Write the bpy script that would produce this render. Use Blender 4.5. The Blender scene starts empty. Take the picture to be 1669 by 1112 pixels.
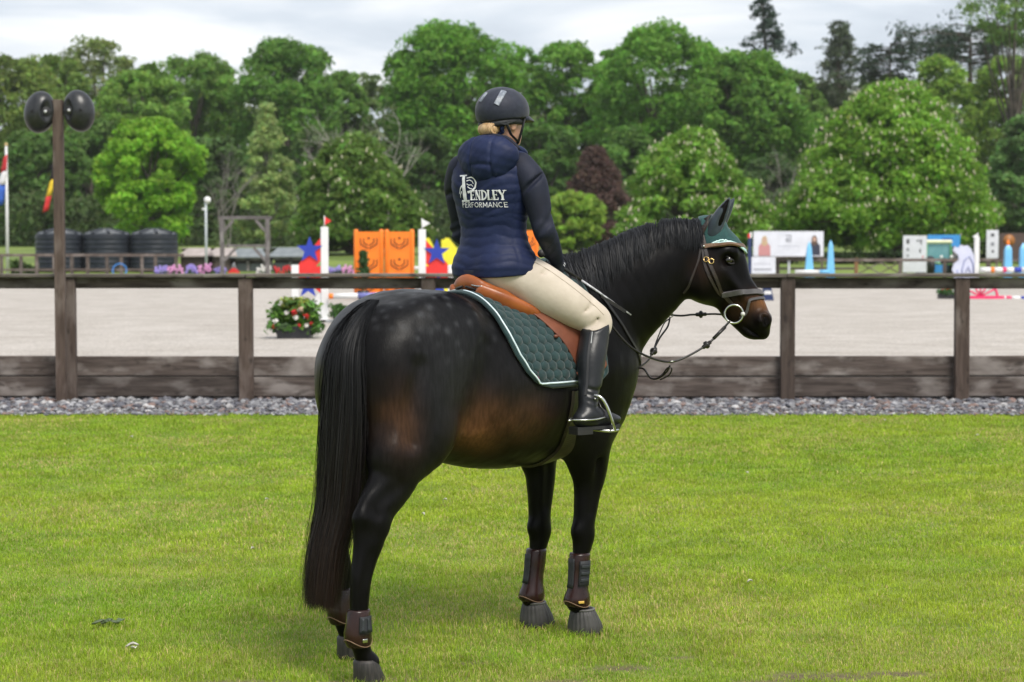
import bpy, bmesh, math, random
import numpy as np
from mathutils import Vector, Matrix
from mathutils.bvhtree import BVHTree

S = bpy.context.scene
C = S.collection
R = math.radians

# ------------------------------------------------------------------ camera
FPX, CAMH, PITCH = 3200.0, 1.72, math.atan((556 - 400) / 3200.0)
cd = bpy.data.cameras.new('camera')
cam = bpy.data.objects.new('camera', cd)
C.objects.link(cam)
cam.location = (0, 0, CAMH)
cam.rotation_euler = (R(90) - PITCH, 0, 0)
cd.sensor_width = 36.0
cd.lens = 36.0 * FPX / 1669.0
cd.clip_start = 0.1
cd.clip_end = 3000
cd.dof.use_dof = True
cd.dof.focus_distance = 8.35
cd.dof.aperture_fstop = 4.6
S.camera = cam
S.cycles.use_denoising = True
S.render.film_transparent = False

# ------------------------------------------------------------------ sky and sun
SUN_EL, SUN_AZ = R(52), R(150)        # azimuth clockwise from +Y
w = bpy.data.worlds.new('World')
S.world = w
w.use_nodes = True
nt = w.node_tree
nt.nodes.clear()
def N(t, typ, **kw):
    n = t.nodes.new(typ)
    for k, v in kw.items():
        setattr(n, k, v)
    return n
sky = N(nt, 'ShaderNodeTexSky', sky_type='NISHITA', sun_disc=False)
sky.sun_elevation = SUN_EL
sky.sun_rotation = SUN_AZ
sky.air_density = 1.0
sky.dust_density = 2.0
skym = N(nt, 'ShaderNodeMix', data_type='RGBA', blend_type='MULTIPLY')
skym.inputs['Factor'].default_value = 1.0
nt.links.new(sky.outputs[0], skym.inputs[6])
skym.inputs[7].default_value = (0.085, 0.085, 0.085, 1)
tc = N(nt, 'ShaderNodeTexCoord')
sep = N(nt, 'ShaderNodeSeparateXYZ')
nt.links.new(tc.outputs['Generated'], sep.inputs[0])
# clouds lie on a plane high above: divide by elevation so that they flatten towards the horizon
zz = N(nt, 'ShaderNodeMath', operation='ADD'); zz.inputs[1].default_value = 0.16
nt.links.new(sep.outputs[2], zz.inputs[0])
zz2 = N(nt, 'ShaderNodeMath', operation='MAXIMUM'); zz2.inputs[1].default_value = 0.06
nt.links.new(zz.outputs[0], zz2.inputs[0])
vd = N(nt, 'ShaderNodeVectorMath', operation='DIVIDE')
cb = N(nt, 'ShaderNodeCombineXYZ')
for i in range(3):
    nt.links.new(zz2.outputs[0], cb.inputs[i])
nt.links.new(tc.outputs['Generated'], vd.inputs[0]); nt.links.new(cb.outputs[0], vd.inputs[1])
mp = N(nt, 'ShaderNodeMapping'); mp.inputs['Location'].default_value = (1.35, 0.42, 0.3)
mp.inputs['Scale'].default_value = (0.85, 1.0, 1.0)
nt.links.new(vd.outputs[0], mp.inputs[0])
cn = N(nt, 'ShaderNodeTexNoise'); cn.inputs['Scale'].default_value = 1.7; cn.inputs['Detail'].default_value = 7
cn.inputs['Roughness'].default_value = 0.5; cn.inputs['Distortion'].default_value = 0.35
nt.links.new(mp.outputs[0], cn.inputs['Vector'])
cr = N(nt, 'ShaderNodeValToRGB')
els = cr.color_ramp.elements
els[0].position = 0.36; els[0].color = (0.47, 0.515, 0.58, 1)
els[1].position = 0.60; els[1].color = (0.80, 0.81, 0.82, 1)
e = els.new(0.46); e.color = (0.56, 0.605, 0.665, 1)
e = els.new(0.52); e.color = (0.66, 0.69, 0.73, 1)
nt.links.new(cn.outputs['Fac'], cr.inputs[0])
cov = N(nt, 'ShaderNodeMix', data_type='RGBA'); cov.inputs['Factor'].default_value = 0.9
nt.links.new(skym.outputs[2], cov.inputs[6]); nt.links.new(cr.outputs[0], cov.inputs[7])
bg = N(nt, 'ShaderNodeBackground'); bg.inputs['Strength'].default_value = 0.63
nt.links.new(cov.outputs[2], bg.inputs[0])
wo = N(nt, 'ShaderNodeOutputWorld'); nt.links.new(bg.outputs[0], wo.inputs[0])

sl = bpy.data.lights.new('sun', 'SUN')
sl.energy = 1.5; sl.angle = R(24); sl.color = (1.0, 0.95, 0.87)
sun = bpy.data.objects.new('sun', sl); C.objects.link(sun)
sd = Vector((math.sin(SUN_AZ) * math.cos(SUN_EL), math.cos(SUN_AZ) * math.cos(SUN_EL), math.sin(SUN_EL)))
sun.rotation_euler = sd.to_track_quat('Z', 'Y').to_euler()
sun.location = (0, 0, 30)

S.view_settings.view_transform = 'Standard'
S.view_settings.look = 'None'
S.view_settings.exposure = 1.22
S.view_settings.gamma = 1.0

# ------------------------------------------------------------------ helpers
def at(px, py, Y):
    """point of the place, at depth Y, that the photograph shows at px, py"""
    cx = (px - 834.5) / FPX; cy = (556 - py) / FPX
    d = Vector((cx, math.cos(PITCH) + cy * math.sin(PITCH), cy * math.cos(PITCH) - math.sin(PITCH)))
    return Vector((0, 0, CAMH)) + d * (Y / d.y)

def tag(o, label=None, cat=None, group=None, kind=None):
    if label: o['label'] = label
    if cat: o['category'] = cat
    if group: o['group'] = group
    if kind: o['kind'] = kind
    return o

def thing(name, label, cat, loc=(0, 0, 0), rz=0.0, group=None):
    o = bpy.data.objects.new(name, None)
    o.empty_display_size = 0.2
    C.objects.link(o)
    o.location = loc
    o.rotation_euler = (0, 0, rz)
    return tag(o, label, cat, group)

def link(name, me, mat=None, parent=None, loc=None, rz=None):
    o = bpy.data.objects.new(name, me)
    C.objects.link(o)
    if mat is not None and len(me.materials) == 0:
        me.materials.append(mat)
    if parent is not None:
        o.parent = parent
    if loc is not None: o.location = loc
    if rz is not None: o.rotation_euler = (0, 0, rz)
    return o

def copy_tree(o, parent=None):
    c = o.copy(); C.objects.link(c)
    if parent is not None: c.parent = parent
    for ch in list(o.children):
        copy_tree(ch, c)
    return c

def raw_mesh(name, verts, faces, smooth=False, n=None):
    """verts Nx3 array, faces MxK array (K = 3 or 4)"""
    verts = np.asarray(verts, dtype=np.float32); faces = np.asarray(faces, dtype=np.int32)
    me = bpy.data.meshes.new(name)
    m, k = faces.shape
    me.vertices.add(len(verts)); me.vertices.foreach_set('co', verts.ravel())
    me.loops.add(m * k); me.loops.foreach_set('vertex_index', faces.ravel())
    me.polygons.add(m)
    me.polygons.foreach_set('loop_start', np.arange(0, m * k, k, dtype=np.int32))
    me.polygons.foreach_set('loop_total', np.full(m, k, dtype=np.int32))
    me.polygons.foreach_set('use_smooth', np.full(m, smooth, dtype=bool))
    me.update(calc_edges=True)
    return me

def set_color(me, col, name='tint'):
    a = me.color_attributes.new(name, 'FLOAT_COLOR', 'POINT')
    col = np.asarray(col, dtype=np.float32)
    if col.shape[1] == 3:
        col = np.concatenate([col, np.ones((len(col), 1), np.float32)], 1)
    a.data.foreach_set('color', col.ravel())

class MB:
    """collects simple solids and links them as one mesh"""
    def __init__(self):
        self.v = []; self.f = []; self.sm = []
    def add(self, vs, fs, smooth=False):
        b = len(self.v)
        self.v += [tuple(x) for x in vs]
        self.f += [tuple(b + i for i in f) for f in fs]
        self.sm += [smooth] * len(fs)
        return self
    def box(self, x0, x1, y0, y1, z0, z1, M=None, bev=0.0):
        if bev > 0:
            b = min(bev, (x1 - x0) * .45, (y1 - y0) * .45, (z1 - z0) * .45)
            bm = bmesh.new(); bmesh.ops.create_cube(bm, size=1)
            for q in bm.verts:
                q.co = Vector((x0 + (q.co.x + .5) * (x1 - x0), y0 + (q.co.y + .5) * (y1 - y0), z0 + (q.co.z + .5) * (z1 - z0)))
            bmesh.ops.bevel(bm, geom=bm.edges[:], offset=b, segments=1, affect='EDGES')
            bm.verts.index_update()
            vs = [q.co.copy() for q in bm.verts]; fs = [[q.index for q in f.verts] for f in bm.faces]
            bm.free()
        else:
            vs = [Vector((x, y, z)) for z in (z0, z1) for y in (y0, y1) for x in (x0, x1)]
            fs = [(0, 2, 3, 1), (4, 5, 7, 6), (0, 1, 5, 4), (2, 6, 7, 3), (0, 4, 6, 2), (1, 3, 7, 5)]
        if M is not None: vs = [M @ q for q in vs]
        return self.add(vs, fs)
    def bar(self, a, b, wd, th, up=(0, 0, 1), bev=0.0):
        a = Vector(a); b = Vector(b); d = b - a; L = d.length; d.normalize()
        up = Vector(up)
        if abs(d.dot(up)) > .98: up = Vector((0, 1, 0))
        s = d.cross(up).normalized(); u = s.cross(d).normalized()
        M = Matrix((( d.x, s.x, u.x, a.x), (d.y, s.y, u.y, a.y), (d.z, s.z, u.z, a.z), (0, 0, 0, 1)))
        return self.box(0, L, -wd / 2, wd / 2, -th / 2, th / 2, M, bev)
    def tube(self, pts, rad, n=8, cap=True, smooth=True, flat=1.0):
        pts = [Vector(p) for p in pts]
        if not hasattr(rad, '__len__'): rad = [rad] * len(pts)
        vs, fs = [], []
        ref = None
        for i, p in enumerate(pts):
            d = (pts[min(i + 1, len(pts) - 1)] - pts[max(i - 1, 0)])
            if d.length < 1e-9: d = Vector((0, 0, 1))
            d.normalize()
            if ref is None:
                ref = Vector((0, 0, 1)) if abs(d.z) < .9 else Vector((1, 0, 0))
            s = d.cross(ref)
            if s.length < 1e-6: s = d.cross(Vector((0, 1, 0)))
            s.normalize(); u = s.cross(d).normalized(); ref = u
            for k in range(n):
                a = 2 * math.pi * k / n
                vs.append(p + s * math.cos(a) * rad[i] + u * math.sin(a) * rad[i] * flat)
        for i in range(len(pts) - 1):
            for k in range(n):
                k2 = (k + 1) % n
                fs.append((i * n + k, i * n + k2, (i + 1) * n + k2, (i + 1) * n + k))
        self.add(vs, fs, smooth)
        if cap:
            b = len(self.v) - len(vs)
            self.f.append(tuple(b + k for k in reversed(range(n)))); self.sm.append(False)
            self.f.append(tuple(b + (len(pts) - 1) * n + k for k in range(n))); self.sm.append(False)
        return self
    def lathe(self, prof, n=24, M=None, smooth=True, a0=0.0):
        vs, fs = [], []
        for r, z in prof:
            for k in range(n):
                a = a0 + 2 * math.pi * k / n
                vs.append(Vector((r * math.cos(a), r * math.sin(a), z)))
        for i in range(len(prof) - 1):
            for k in range(n):
                k2 = (k + 1) % n
                fs.append((i * n + k, i * n + k2, (i + 1) * n + k2, (i + 1) * n + k))
        fs.append(tuple(reversed(range(n)))); fs.append(tuple((len(prof) - 1) * n + k for k in range(n)))
        if M is not None: vs = [M @ q for q in vs]
        return self.add(vs, fs, smooth)
    def prism(self, poly, y0, y1, M=None):
        """outline in x, z given thickness along y"""
        n = len(poly)
        vs = [Vector((x, y0, z)) for x, z in poly] + [Vector((x, y1, z)) for x, z in poly]
        fs = [tuple(range(n)), tuple(reversed(range(n, 2 * n)))]
        fs += [(i, i + n, (i + 1) % n + n, (i + 1) % n) for i in range(n)]
        if M is not None: vs = [M @ q for q in vs]
        return self.add(vs, fs)
    def ball(self, c, rx, ry=None, rz=None, n=10, m=7):
        ry = rx if ry is None else ry; rz = rx if rz is None else rz
        prof = [(max(1e-4, math.sin(math.pi * i / m)), -math.cos(math.pi * i / m)) for i in range(m + 1)]
        return self.lathe(prof, n, Matrix.Translation(Vector(c)) @ Matrix.Diagonal((rx, ry, rz, 1)))
    def mesh(self, name):
        me = bpy.data.meshes.new(name)
        me.from_pydata(self.v, [], self.f)
        me.polygons.foreach_set('use_smooth', np.array(self.sm, dtype=bool))
        bm = bmesh.new(); bm.from_mesh(me)
        bmesh.ops.recalc_face_normals(bm, faces=bm.faces[:])
        bm.to_mesh(me); bm.free()
        me.update()
        return me
    def build(self, name, mat, parent=None, loc=None, rz=None):
        return link(name, self.mesh(name), mat, parent, loc, rz)

# ------------------------------------------------------------------ materials
MATS = {}
def lin(*c):
    """sRGB 0-255 to linear"""
    return tuple(((x / 255) / 12.92 if x / 255 <= .04045 else ((x / 255 + .055) / 1.055) ** 2.4) for x in c) + (1,)

def pmat(name, c1, c2=None, scale=6.0, rough=0.6, bump=0.0, bscale=40.0, stretch=(1, 1, 1), spec=0.5, metal=0.0,
         sheen=0.0, coat=0.0, detail=5.0, rvar=0.0, attr=None, trans=0.0, cn=(0.4, 0.62), obj=True):
    """procedural material: two colours mixed by noise, a rough surface, fine relief"""
    if name in MATS: return MATS[name]
    m = bpy.data.materials.new(name); m.use_nodes = True
    t = m.node_tree; b = t.nodes['Principled BSDF']; out = t.nodes['Material Output']
    c1 = tuple(c1)[:3] + (1,); c2 = c1 if c2 is None else tuple(c2)[:3] + (1,)
    tc = N(t, 'ShaderNodeTexCoord'); mp = N(t, 'ShaderNodeMapping')
    mp.inputs['Scale'].default_value = stretch
    t.links.new(tc.outputs['Object'], mp.inputs[0])
    no = N(t, 'ShaderNodeTexNoise'); no.inputs['Scale'].default_value = scale; no.inputs['Detail'].default_value = detail
    t.links.new(mp.outputs[0], no.inputs['Vector'])
    ra = N(t, 'ShaderNodeValToRGB')
    ra.color_ramp.elements[0].position = cn[0]; ra.color_ramp.elements[0].color = c1
    ra.color_ramp.elements[1].position = cn[1]; ra.color_ramp.elements[1].color = c2
    t.links.new(no.outputs['Fac'], ra.inputs[0])
    col = ra.outputs[0]
    if attr:
        at_ = N(t, 'ShaderNodeAttribute'); at_.attribute_name = attr
        mx = N(t, 'ShaderNodeMix', data_type='RGBA', blend_type='MULTIPLY'); mx.inputs['Factor'].default_value = 1
        t.links.new(col, mx.inputs[6]); t.links.new(at_.outputs['Color'], mx.inputs[7])
        col = mx.outputs[2]
    t.links.new(col, b.inputs['Base Color'])
    b.inputs['Roughness'].default_value = rough
    b.inputs['Specular IOR Level'].default_value = spec
    b.inputs['Metallic'].default_value = metal
    b.inputs['Sheen Weight'].default_value = sheen
    b.inputs['Coat Weight'].default_value = coat
    if rvar:
        mr = N(t, 'ShaderNodeMapRange'); mr.inputs['To Min'].default_value = max(.02, rough - rvar); mr.inputs['To Max'].default_value = min(1, rough + rvar)
        t.links.new(no.outputs['Fac'], mr.inputs[0]); t.links.new(mr.outputs[0], b.inputs['Roughness'])
    if bump:
        n2 = N(t, 'ShaderNodeTexNoise'); n2.inputs['Scale'].default_value = bscale; n2.inputs['Detail'].default_value = 6
        t.links.new(mp.outputs[0], n2.inputs['Vector'])
        bu = N(t, 'ShaderNodeBump'); bu.inputs['Strength'].default_value = 0.6; bu.inputs['Distance'].default_value = bump
        t.links.new(n2.outputs['Fac'], bu.inputs['Height']); t.links.new(bu.outputs[0], b.inputs['Normal'])
    if trans:
        tr = N(t, 'ShaderNodeBsdfTranslucent'); t.links.new(col, tr.inputs[0])
        ms = N(t, 'ShaderNodeMixShader'); ms.inputs[0].default_value = trans
        t.links.new(b.outputs[0], ms.inputs[1]); t.links.new(tr.outputs[0], ms.inputs[2]); t.links.new(ms.outputs[0], out.inputs[0])
    MATS[name] = m
    return m

rng = np.random.default_rng(7)
random.seed(7)
# ------------------------------------------------------------------ smooth solids: a signed distance field on a grid, skinned with surface nets
class Field:
    def __init__(self, lo, hi, h):
        self.lo = np.array(lo, np.float32); self.h = h
        self.n = np.ceil((np.array(hi) - np.array(lo)) / h).astype(int) + 1
        self.D = np.full(tuple(self.n), 0.5, np.float32)
    def axes(self, s):
        ax = [self.lo[i] + self.h * np.arange(s[i].start, s[i].stop, dtype=np.float32) for i in range(3)]
        return ax[0][:, None, None], ax[1][None, :, None], ax[2][None, None, :]
    def block(self, lo, hi):
        a = np.clip(np.floor((np.array(lo) - self.lo) / self.h).astype(int), 0, self.n)
        b = np.clip(np.ceil((np.array(hi) - self.lo) / self.h).astype(int) + 1, 0, self.n)
        if np.any(b <= a): return None
        return tuple(slice(int(a[i]), int(b[i])) for i in range(3))
    def merge(self, s, d, k, op='add'):
        A = self.D[s]
        if op == 'add':
            if k > 0:
                hh = np.clip(k - np.abs(A - d), 0, None) / k
                self.D[s] = np.minimum(A, d) - hh * hh * k * 0.25
            else:
                self.D[s] = np.minimum(A, d)
        elif op == 'cut':
            d = -d
            if k > 0:
                hh = np.clip(k - np.abs(A - d), 0, None) / k
                self.D[s] = np.maximum(A, d) + hh * hh * k * 0.25
            else:
                self.D[s] = np.maximum(A, d)
    def seg(self, P, ru, rv, side, k=0.0, op='add'):
        """a chain of elliptic cones through the points P; rv across (along side), ru in the other direction"""
        P = np.asarray(P, float); ru = np.asarray(ru, float); rv = np.asarray(rv, float); side = np.asarray(side, float)
        if side.ndim == 1: side = np.tile(side, (len(P), 1))
        rm = max(ru.max(), rv.max()); mg = k + 4 * self.h
        s = self.block(P.min(0) - rm - mg, P.max(0) + rm + mg)
        if s is None: return
        best = np.full(self.D[s].shape, 0.6, np.float32)
        for i in range(len(P) - 1):
            r0 = max(ru[i], ru[i + 1], rv[i], rv[i + 1])
            lo = np.minimum(P[i], P[i + 1]) - r0 - mg; hi = np.maximum(P[i], P[i + 1]) + r0 + mg
            q = self.block(lo, hi)
            if q is None: continue
            x, y, z = self.axes(q)
            a, b = P[i], P[i + 1]; wv = b - a; L = np.linalg.norm(wv)
            if L < 1e-7: continue
            wv = wv / L
            v = (side[i] + side[i + 1]) / 2; v = v - wv * v.dot(wv); v = v / (np.linalg.norm(v) + 1e-9); u = np.cross(wv, v)
            dx, dy, dz = x - a[0], y - a[1], z - a[2]
            al = dx * wv[0] + dy * wv[1] + dz * wv[2]
            t = np.clip(al / L, 0, 1); ov = al - t * L
            uu = dx * u[0] + dy * u[1] + dz * u[2]; vv = dx * v[0] + dy * v[1] + dz * v[2]
            rU = ru[i] + (ru[i + 1] - ru[i]) * t; rV = rv[i] + (rv[i + 1] - rv[i]) * t; rW = np.minimum(rU, rV)
            k0 = np.sqrt((uu / rU) ** 2 + (vv / rV) ** 2 + (ov / rW) ** 2) + 1e-6
            k1 = np.sqrt((uu / rU ** 2) ** 2 + (vv / rV ** 2) ** 2 + (ov / rW ** 2) ** 2) + 1e-6
            d = np.maximum(k0 * (k0 - 1) / k1, -rW).astype(np.float32)
            off = tuple(slice(q[j].start - s[j].start, q[j].stop - s[j].start) for j in range(3))
            best[off] = np.minimum(best[off], d)
        self.merge(s, best, k, op)
    def chain(self, rows, side=(0, 1, 0), k=0.0, sub=4, op='add'):
        """rows (x, y, z, ru, rv), rounded through with a spline"""
        A = np.asarray(rows, float)
        B = spline(A, sub)
        self.seg(B[:, :3], B[:, 3], B[:, 4], side, k, op)
    def ball(self, c, r, k=0.0, rot=None, op='add'):
        c = np.asarray(c, float); r = np.asarray(r, float) * np.ones(3); rm = r.max(); mg = k + 4 * self.h
        s = self.block(c - rm - mg, c + rm + mg)
        if s is None: return
        x, y, z = self.axes(s); x = x - c[0]; y = y - c[1]; z = z - c[2]
        if rot is not None:
            m = np.array(rot.transposed() if hasattr(rot, 'transposed') else rot)
            x, y, z = (m[0, 0] * x + m[0, 1] * y + m[0, 2] * z, m[1, 0] * x + m[1, 1] * y + m[1, 2] * z, m[2, 0] * x + m[2, 1] * y + m[2, 2] * z)
        k0 = np.sqrt((x / r[0]) ** 2 + (y / r[1]) ** 2 + (z / r[2]) ** 2) + 1e-6
        k1 = np.sqrt((x / r[0] ** 2) ** 2 + (y / r[1] ** 2) ** 2 + (z / r[2] ** 2) ** 2) + 1e-6
        self.merge(s, (k0 * (k0 - 1) / k1).astype(np.float32), k, op)
    def skin(self, smooth=2):
        D = self.D; n = np.array(D.shape)
        neg = D < 0
        cnt = np.zeros(tuple(n - 1), np.int8)
        for i in (0, 1):
            for j in (0, 1):
                for l in (0, 1):
                    cnt += neg[i:n[0] - 1 + i, j:n[1] - 1 + j, l:n[2] - 1 + l]
        act = (cnt > 0) & (cnt < 8)
        ci = np.argwhere(act); m = len(ci)
        idx = np.full(tuple(n - 1), -1, np.int32); idx[act] = np.arange(m)
        pos = np.zeros((m, 3), np.float64); num = np.zeros(m)
        cor = [(i, j, l) for i in (0, 1) for j in (0, 1) for l in (0, 1)]
        val = {c: D[ci[:, 0] + c[0], ci[:, 1] + c[1], ci[:, 2] + c[2]] for c in cor}
        for c in cor:
            for a in range(3):
                if c[a] == 0:
                    c2 = list(c); c2[a] = 1; c2 = tuple(c2)
                    v0, v1 = val[c], val[c2]; cr_ = (v0 < 0) != (v1 < 0)
                    t = np.where(cr_, v0 / np.where(cr_, v0 - v1, 1), 0)
                    p = np.zeros((m, 3)); p += np.array(c); p[:, a] = t
                    pos += p * cr_[:, None]; num += cr_
        V = self.lo + self.h * (ci + pos / np.maximum(num, 1)[:, None])
        F = []
        for a in range(3):
            b, c = (a + 1) % 3, (a + 2) % 3
            sl0 = [slice(None)] * 3; sl1 = [slice(None)] * 3
            sl0[a] = slice(0, n[a] - 1); sl1[a] = slice(1, n[a])
            s0 = neg[tuple(sl0)]; s1 = neg[tuple(sl1)]
            for fl in (False, True):
                e = np.argwhere((s0 & ~s1) if fl else (~s0 & s1))
                e = e[(e[:, b] > 0) & (e[:, c] > 0) & (e[:, b] < n[b] - 1) & (e[:, c] < n[c] - 1)]
                q = []
                for (db, dc) in ((-1, -1), (0, -1), (0, 0), (-1, 0)):
                    g = e.copy(); g[:, b] += db; g[:, c] += dc
                    q.append(idx[g[:, 0], g[:, 1], g[:, 2]])
                q = np.stack(q, 1)
                F.append(q if fl else q[:, ::-1])
        F = np.concatenate(F)
        F = F[(F >= 0).all(1)]
        for _ in range(smooth):
            V = relax(V, F, 0.5)
        return V, F

def relax(V, F, f):
    acc = np.zeros_like(V); num = np.zeros(len(V))
    for a, b in ((0, 1), (1, 2), (2, 3), (3, 0)):
        for p, q in ((a, b), (b, a)):
            for i in range(3):
                acc[:, i] += np.bincount(F[:, p], weights=V[F[:, q], i], minlength=len(V))
            num += np.bincount(F[:, p], minlength=len(V))
    return V * (1 - f) + f * acc / np.maximum(num, 1)[:, None]

def spline(A, sub):
    A = np.asarray(A, float); n = len(A); out = []
    for i in range(n - 1):
        p0, p1, p2, p3 = A[max(i - 1, 0)], A[i], A[i + 1], A[min(i + 2, n - 1)]
        for j in range(sub):
            t = j / sub
            out.append(.5 * ((2 * p1) + (p2 - p0) * t + (2 * p0 - 5 * p1 + 4 * p2 - p3) * t * t + (3 * p1 - p0 - 3 * p2 + p3) * t ** 3))
    out.append(A[-1])
    return np.array(out)

def drop_small(V, F):
    """keep the largest connected piece"""
    n = len(V); lab = np.arange(n)
    for _ in range(200):
        m = lab[F].min(1)
        new = lab.copy()
        for k in range(4): np.minimum.at(new, F[:, k], m)
        new = new[new]
        if (new == lab).all(): break
        lab = new
    u, c = np.unique(lab, return_counts=True); keep = lab == u[c.argmax()]
    mp = np.cumsum(keep) - 1
    F = F[keep[F].all(1)]
    return V[keep], mp[F]

def bvh_of(V, F):
    return BVHTree.FromPolygons([tuple(map(float, v)) for v in V], [tuple(map(int, f)) for f in F])

def strap(bvh, pts, wd, th, off=0.001, step=0.012, snap=True, up=None):
    """a strap laid on a body along the way points; returns an MB with one closed ribbon"""
    A = spline(np.array(pts, float), 8)
    seg = np.linalg.norm(np.diff(A, axis=0), axis=1); L = np.concatenate([[0], np.cumsum(seg)])
    n = max(3, int(L[-1] / step) + 1)
    Q = np.stack([np.interp(np.linspace(0, L[-1], n), L, A[:, i]) for i in range(3)], 1)
    P, Nn = [], []
    for q in Q:
        if snap:
            loc, no, _, _ = bvh.find_nearest(Vector(q))
            P.append(loc.copy()); Nn.append(no.copy())
        else:
            P.append(Vector(q)); Nn.append(Vector(up) if up is not None else Vector((0, 0, 1)))
    for _ in range(3):
        Nn = [(Nn[max(i - 1, 0)] + Nn[i] * 2 + Nn[min(i + 1, n - 1)]).normalized() for i in range(n)]
        P = [P[i] if i in (0, n - 1) else (P[i - 1] + P[i] * 2 + P[i + 1]) / 4 for i in range(n)]
    vs, fs = [], []
    for i in range(n):
        d = (P[min(i + 1, n - 1)] - P[max(i - 1, 0)]).normalized()
        no = Nn[i]; s = d.cross(no).normalized(); no = s.cross(d).normalized()
        o = P[i] + no * off
        for (a, b) in ((-1, 0), (-.85, 1), (.85, 1), (1, 0)):
            vs.append(o + s * (a * wd / 2) + no * (b * th))
    for i in range(n - 1):
        for k in range(4):
            k2 = (k + 1) % 4
            fs.append((i * 4 + k, i * 4 + k2, i * 4 + 4 + k2, i * 4 + 4 + k))
    fs += [(3, 2, 1, 0), tuple(4 * (n - 1) + k for k in range(4))]
    return MB().add(vs, fs, False)
# ------------------------------------------------------------------ ground
def gz(Y):
    return float(np.interp(Y, [-80, 21.50, 21.56, 84, 108, 150, 230, 900], [0, 0, .30, .30, 1.25, 1.75, 2.3, 6.0]))
def noise_patch(t, scale, lo, hi, c1, c2, vec=None, detail=4):
    n_ = N(t, 'ShaderNodeTexNoise'); n_.inputs['Scale'].default_value = scale; n_.inputs['Detail'].default_value = detail
    r_ = N(t, 'ShaderNodeValToRGB'); r_.color_ramp.elements[0].position = lo; r_.color_ramp.elements[1].position = hi
    r_.color_ramp.elements[0].color = tuple(c1) + (1,); r_.color_ramp.elements[1].color = tuple(c2) + (1,)
    if vec is not None: t.links.new(vec, n_.inputs['Vector'])
    t.links.new(n_.outputs['Fac'], r_.inputs[0])
    return r_.outputs[0], n_.outputs['Fac']
def mix(t, a, b, f, mode='MIX'):
    m = N(t, 'ShaderNodeMix', data_type='RGBA', blend_type=mode)
    for sock, v in ((m.inputs[6], a), (m.inputs[7], b)):
        if isinstance(v, tuple): sock.default_value = v + (1,) if len(v) == 3 else v
        else: t.links.new(v, sock)
    if isinstance(f, float): m.inputs['Factor'].default_value = f
    else: t.links.new(f, m.inputs['Factor'])
    return m.outputs[2]

mfield = pmat('meadow_grass', (.10, .15, .022), (.17, .23, .035), scale=.25, rough=.9, bump=.05, bscale=6, detail=8)
ys = [-80, -20, 5, 21.50, 21.56, 84, 90, 96, 102, 108, 120, 135, 150, 190, 230, 400, 900]
xs = np.linspace(-450, 450, 19)
V = [(x, y, gz(y) - .012) for y in ys for x in xs]
F = [(j * 19 + i, j * 19 + i + 1, (j + 1) * 19 + i + 1, (j + 1) * 19 + i) for j in range(len(ys) - 1) for i in range(18)]
tag(link('ground', raw_mesh('ground', V, F), mfield), kind='structure')

# lawn soil sheet: what shows between the blades
mlawn = pmat('lawn_soil', (.150, .200, .028), (.230, .260, .046), scale=2.2, rough=.95, bump=.012, bscale=60, detail=8)
t = mlawn.node_tree; b = t.nodes['Principled BSDF']
tcn = N(t, 'ShaderNodeTexCoord')
soil, _ = noise_patch(t, 30, .35, .65, (.080, .062, .026), (.150, .118, .056), tcn.outputs['Object'])
msk = N(t, 'ShaderNodeAttribute'); msk.attribute_name = 'bare'
base = b.inputs['Base Color'].links[0].from_socket
t.links.new(mix(t, base, soil, msk.outputs['Fac']), b.inputs['Base Color'])
BARE = [(at(1020, 1082, 7.9), .14), (at(1335, 1096, 7.75), .20), (at(1470, 1092, 7.8), .16), (at(420, 1110, 7.62), .22), (at(640, 1100, 7.70), .13), (at(1640, 1080, 7.9), .10), (at(560, 1105, 7.65), .14), (at(1240, 1108, 7.64), .12), (at(900, 1108, 7.65), .10), (at(1110, 1060, 8.1), .07), (at(760, 1070, 8.0), .06)]
def bare_at(x, y):
    m = np.zeros_like(x)
    for c, r in BARE:
        m = np.maximum(m, np.exp(-(((x - c.x) / (r * 1.5)) ** 2 + ((y - c.y) / (r * .45)) ** 2)))
    n_ = vn2(x, y, 9, 21)
    return np.clip((m - .35 + .5 * (n_ - .5)) * 3, 0, 1)
def vn2(x, y, sc, seed):
    g = np.random.default_rng(seed).random((64, 64)); X = x * sc + 200; Y = y * sc + 200
    i = np.floor(X).astype(int); j = np.floor(Y).astype(int); fx = X - i; fy = Y - j; fx = fx * fx * (3 - 2 * fx); fy = fy * fy * (3 - 2 * fy)
    return (g[i % 64, j % 64] * (1 - fx) + g[(i + 1) % 64, j % 64] * fx) * (1 - fy) + (g[i % 64, (j + 1) % 64] * (1 - fx) + g[(i + 1) % 64, (j + 1) % 64] * fx) * fy
gx = np.linspace(-14, 14, 281); gy = np.concatenate([np.linspace(2, 12, 181), np.linspace(12.2, 19.86, 41)])
GX, GY = np.meshgrid(gx, gy)
Vv = np.stack([GX.ravel(), GY.ravel(), (.006 * (vn2(GX, GY, 1.3, 5) - .5)).ravel()], 1)
W = len(gx); idx = np.arange(GX.size).reshape(GX.shape)
F = np.stack([idx[:-1, :-1], idx[:-1, 1:], idx[1:, 1:], idx[1:, :-1]], 2).reshape(-1, 4)
me = raw_mesh('lawn', Vv, F, True)
bb = bare_at(GX, GY).ravel(); set_color(me, np.stack([bb, bb, bb], 1), 'bare')
tag(link('lawn', me, mlawn), kind='structure')

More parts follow.
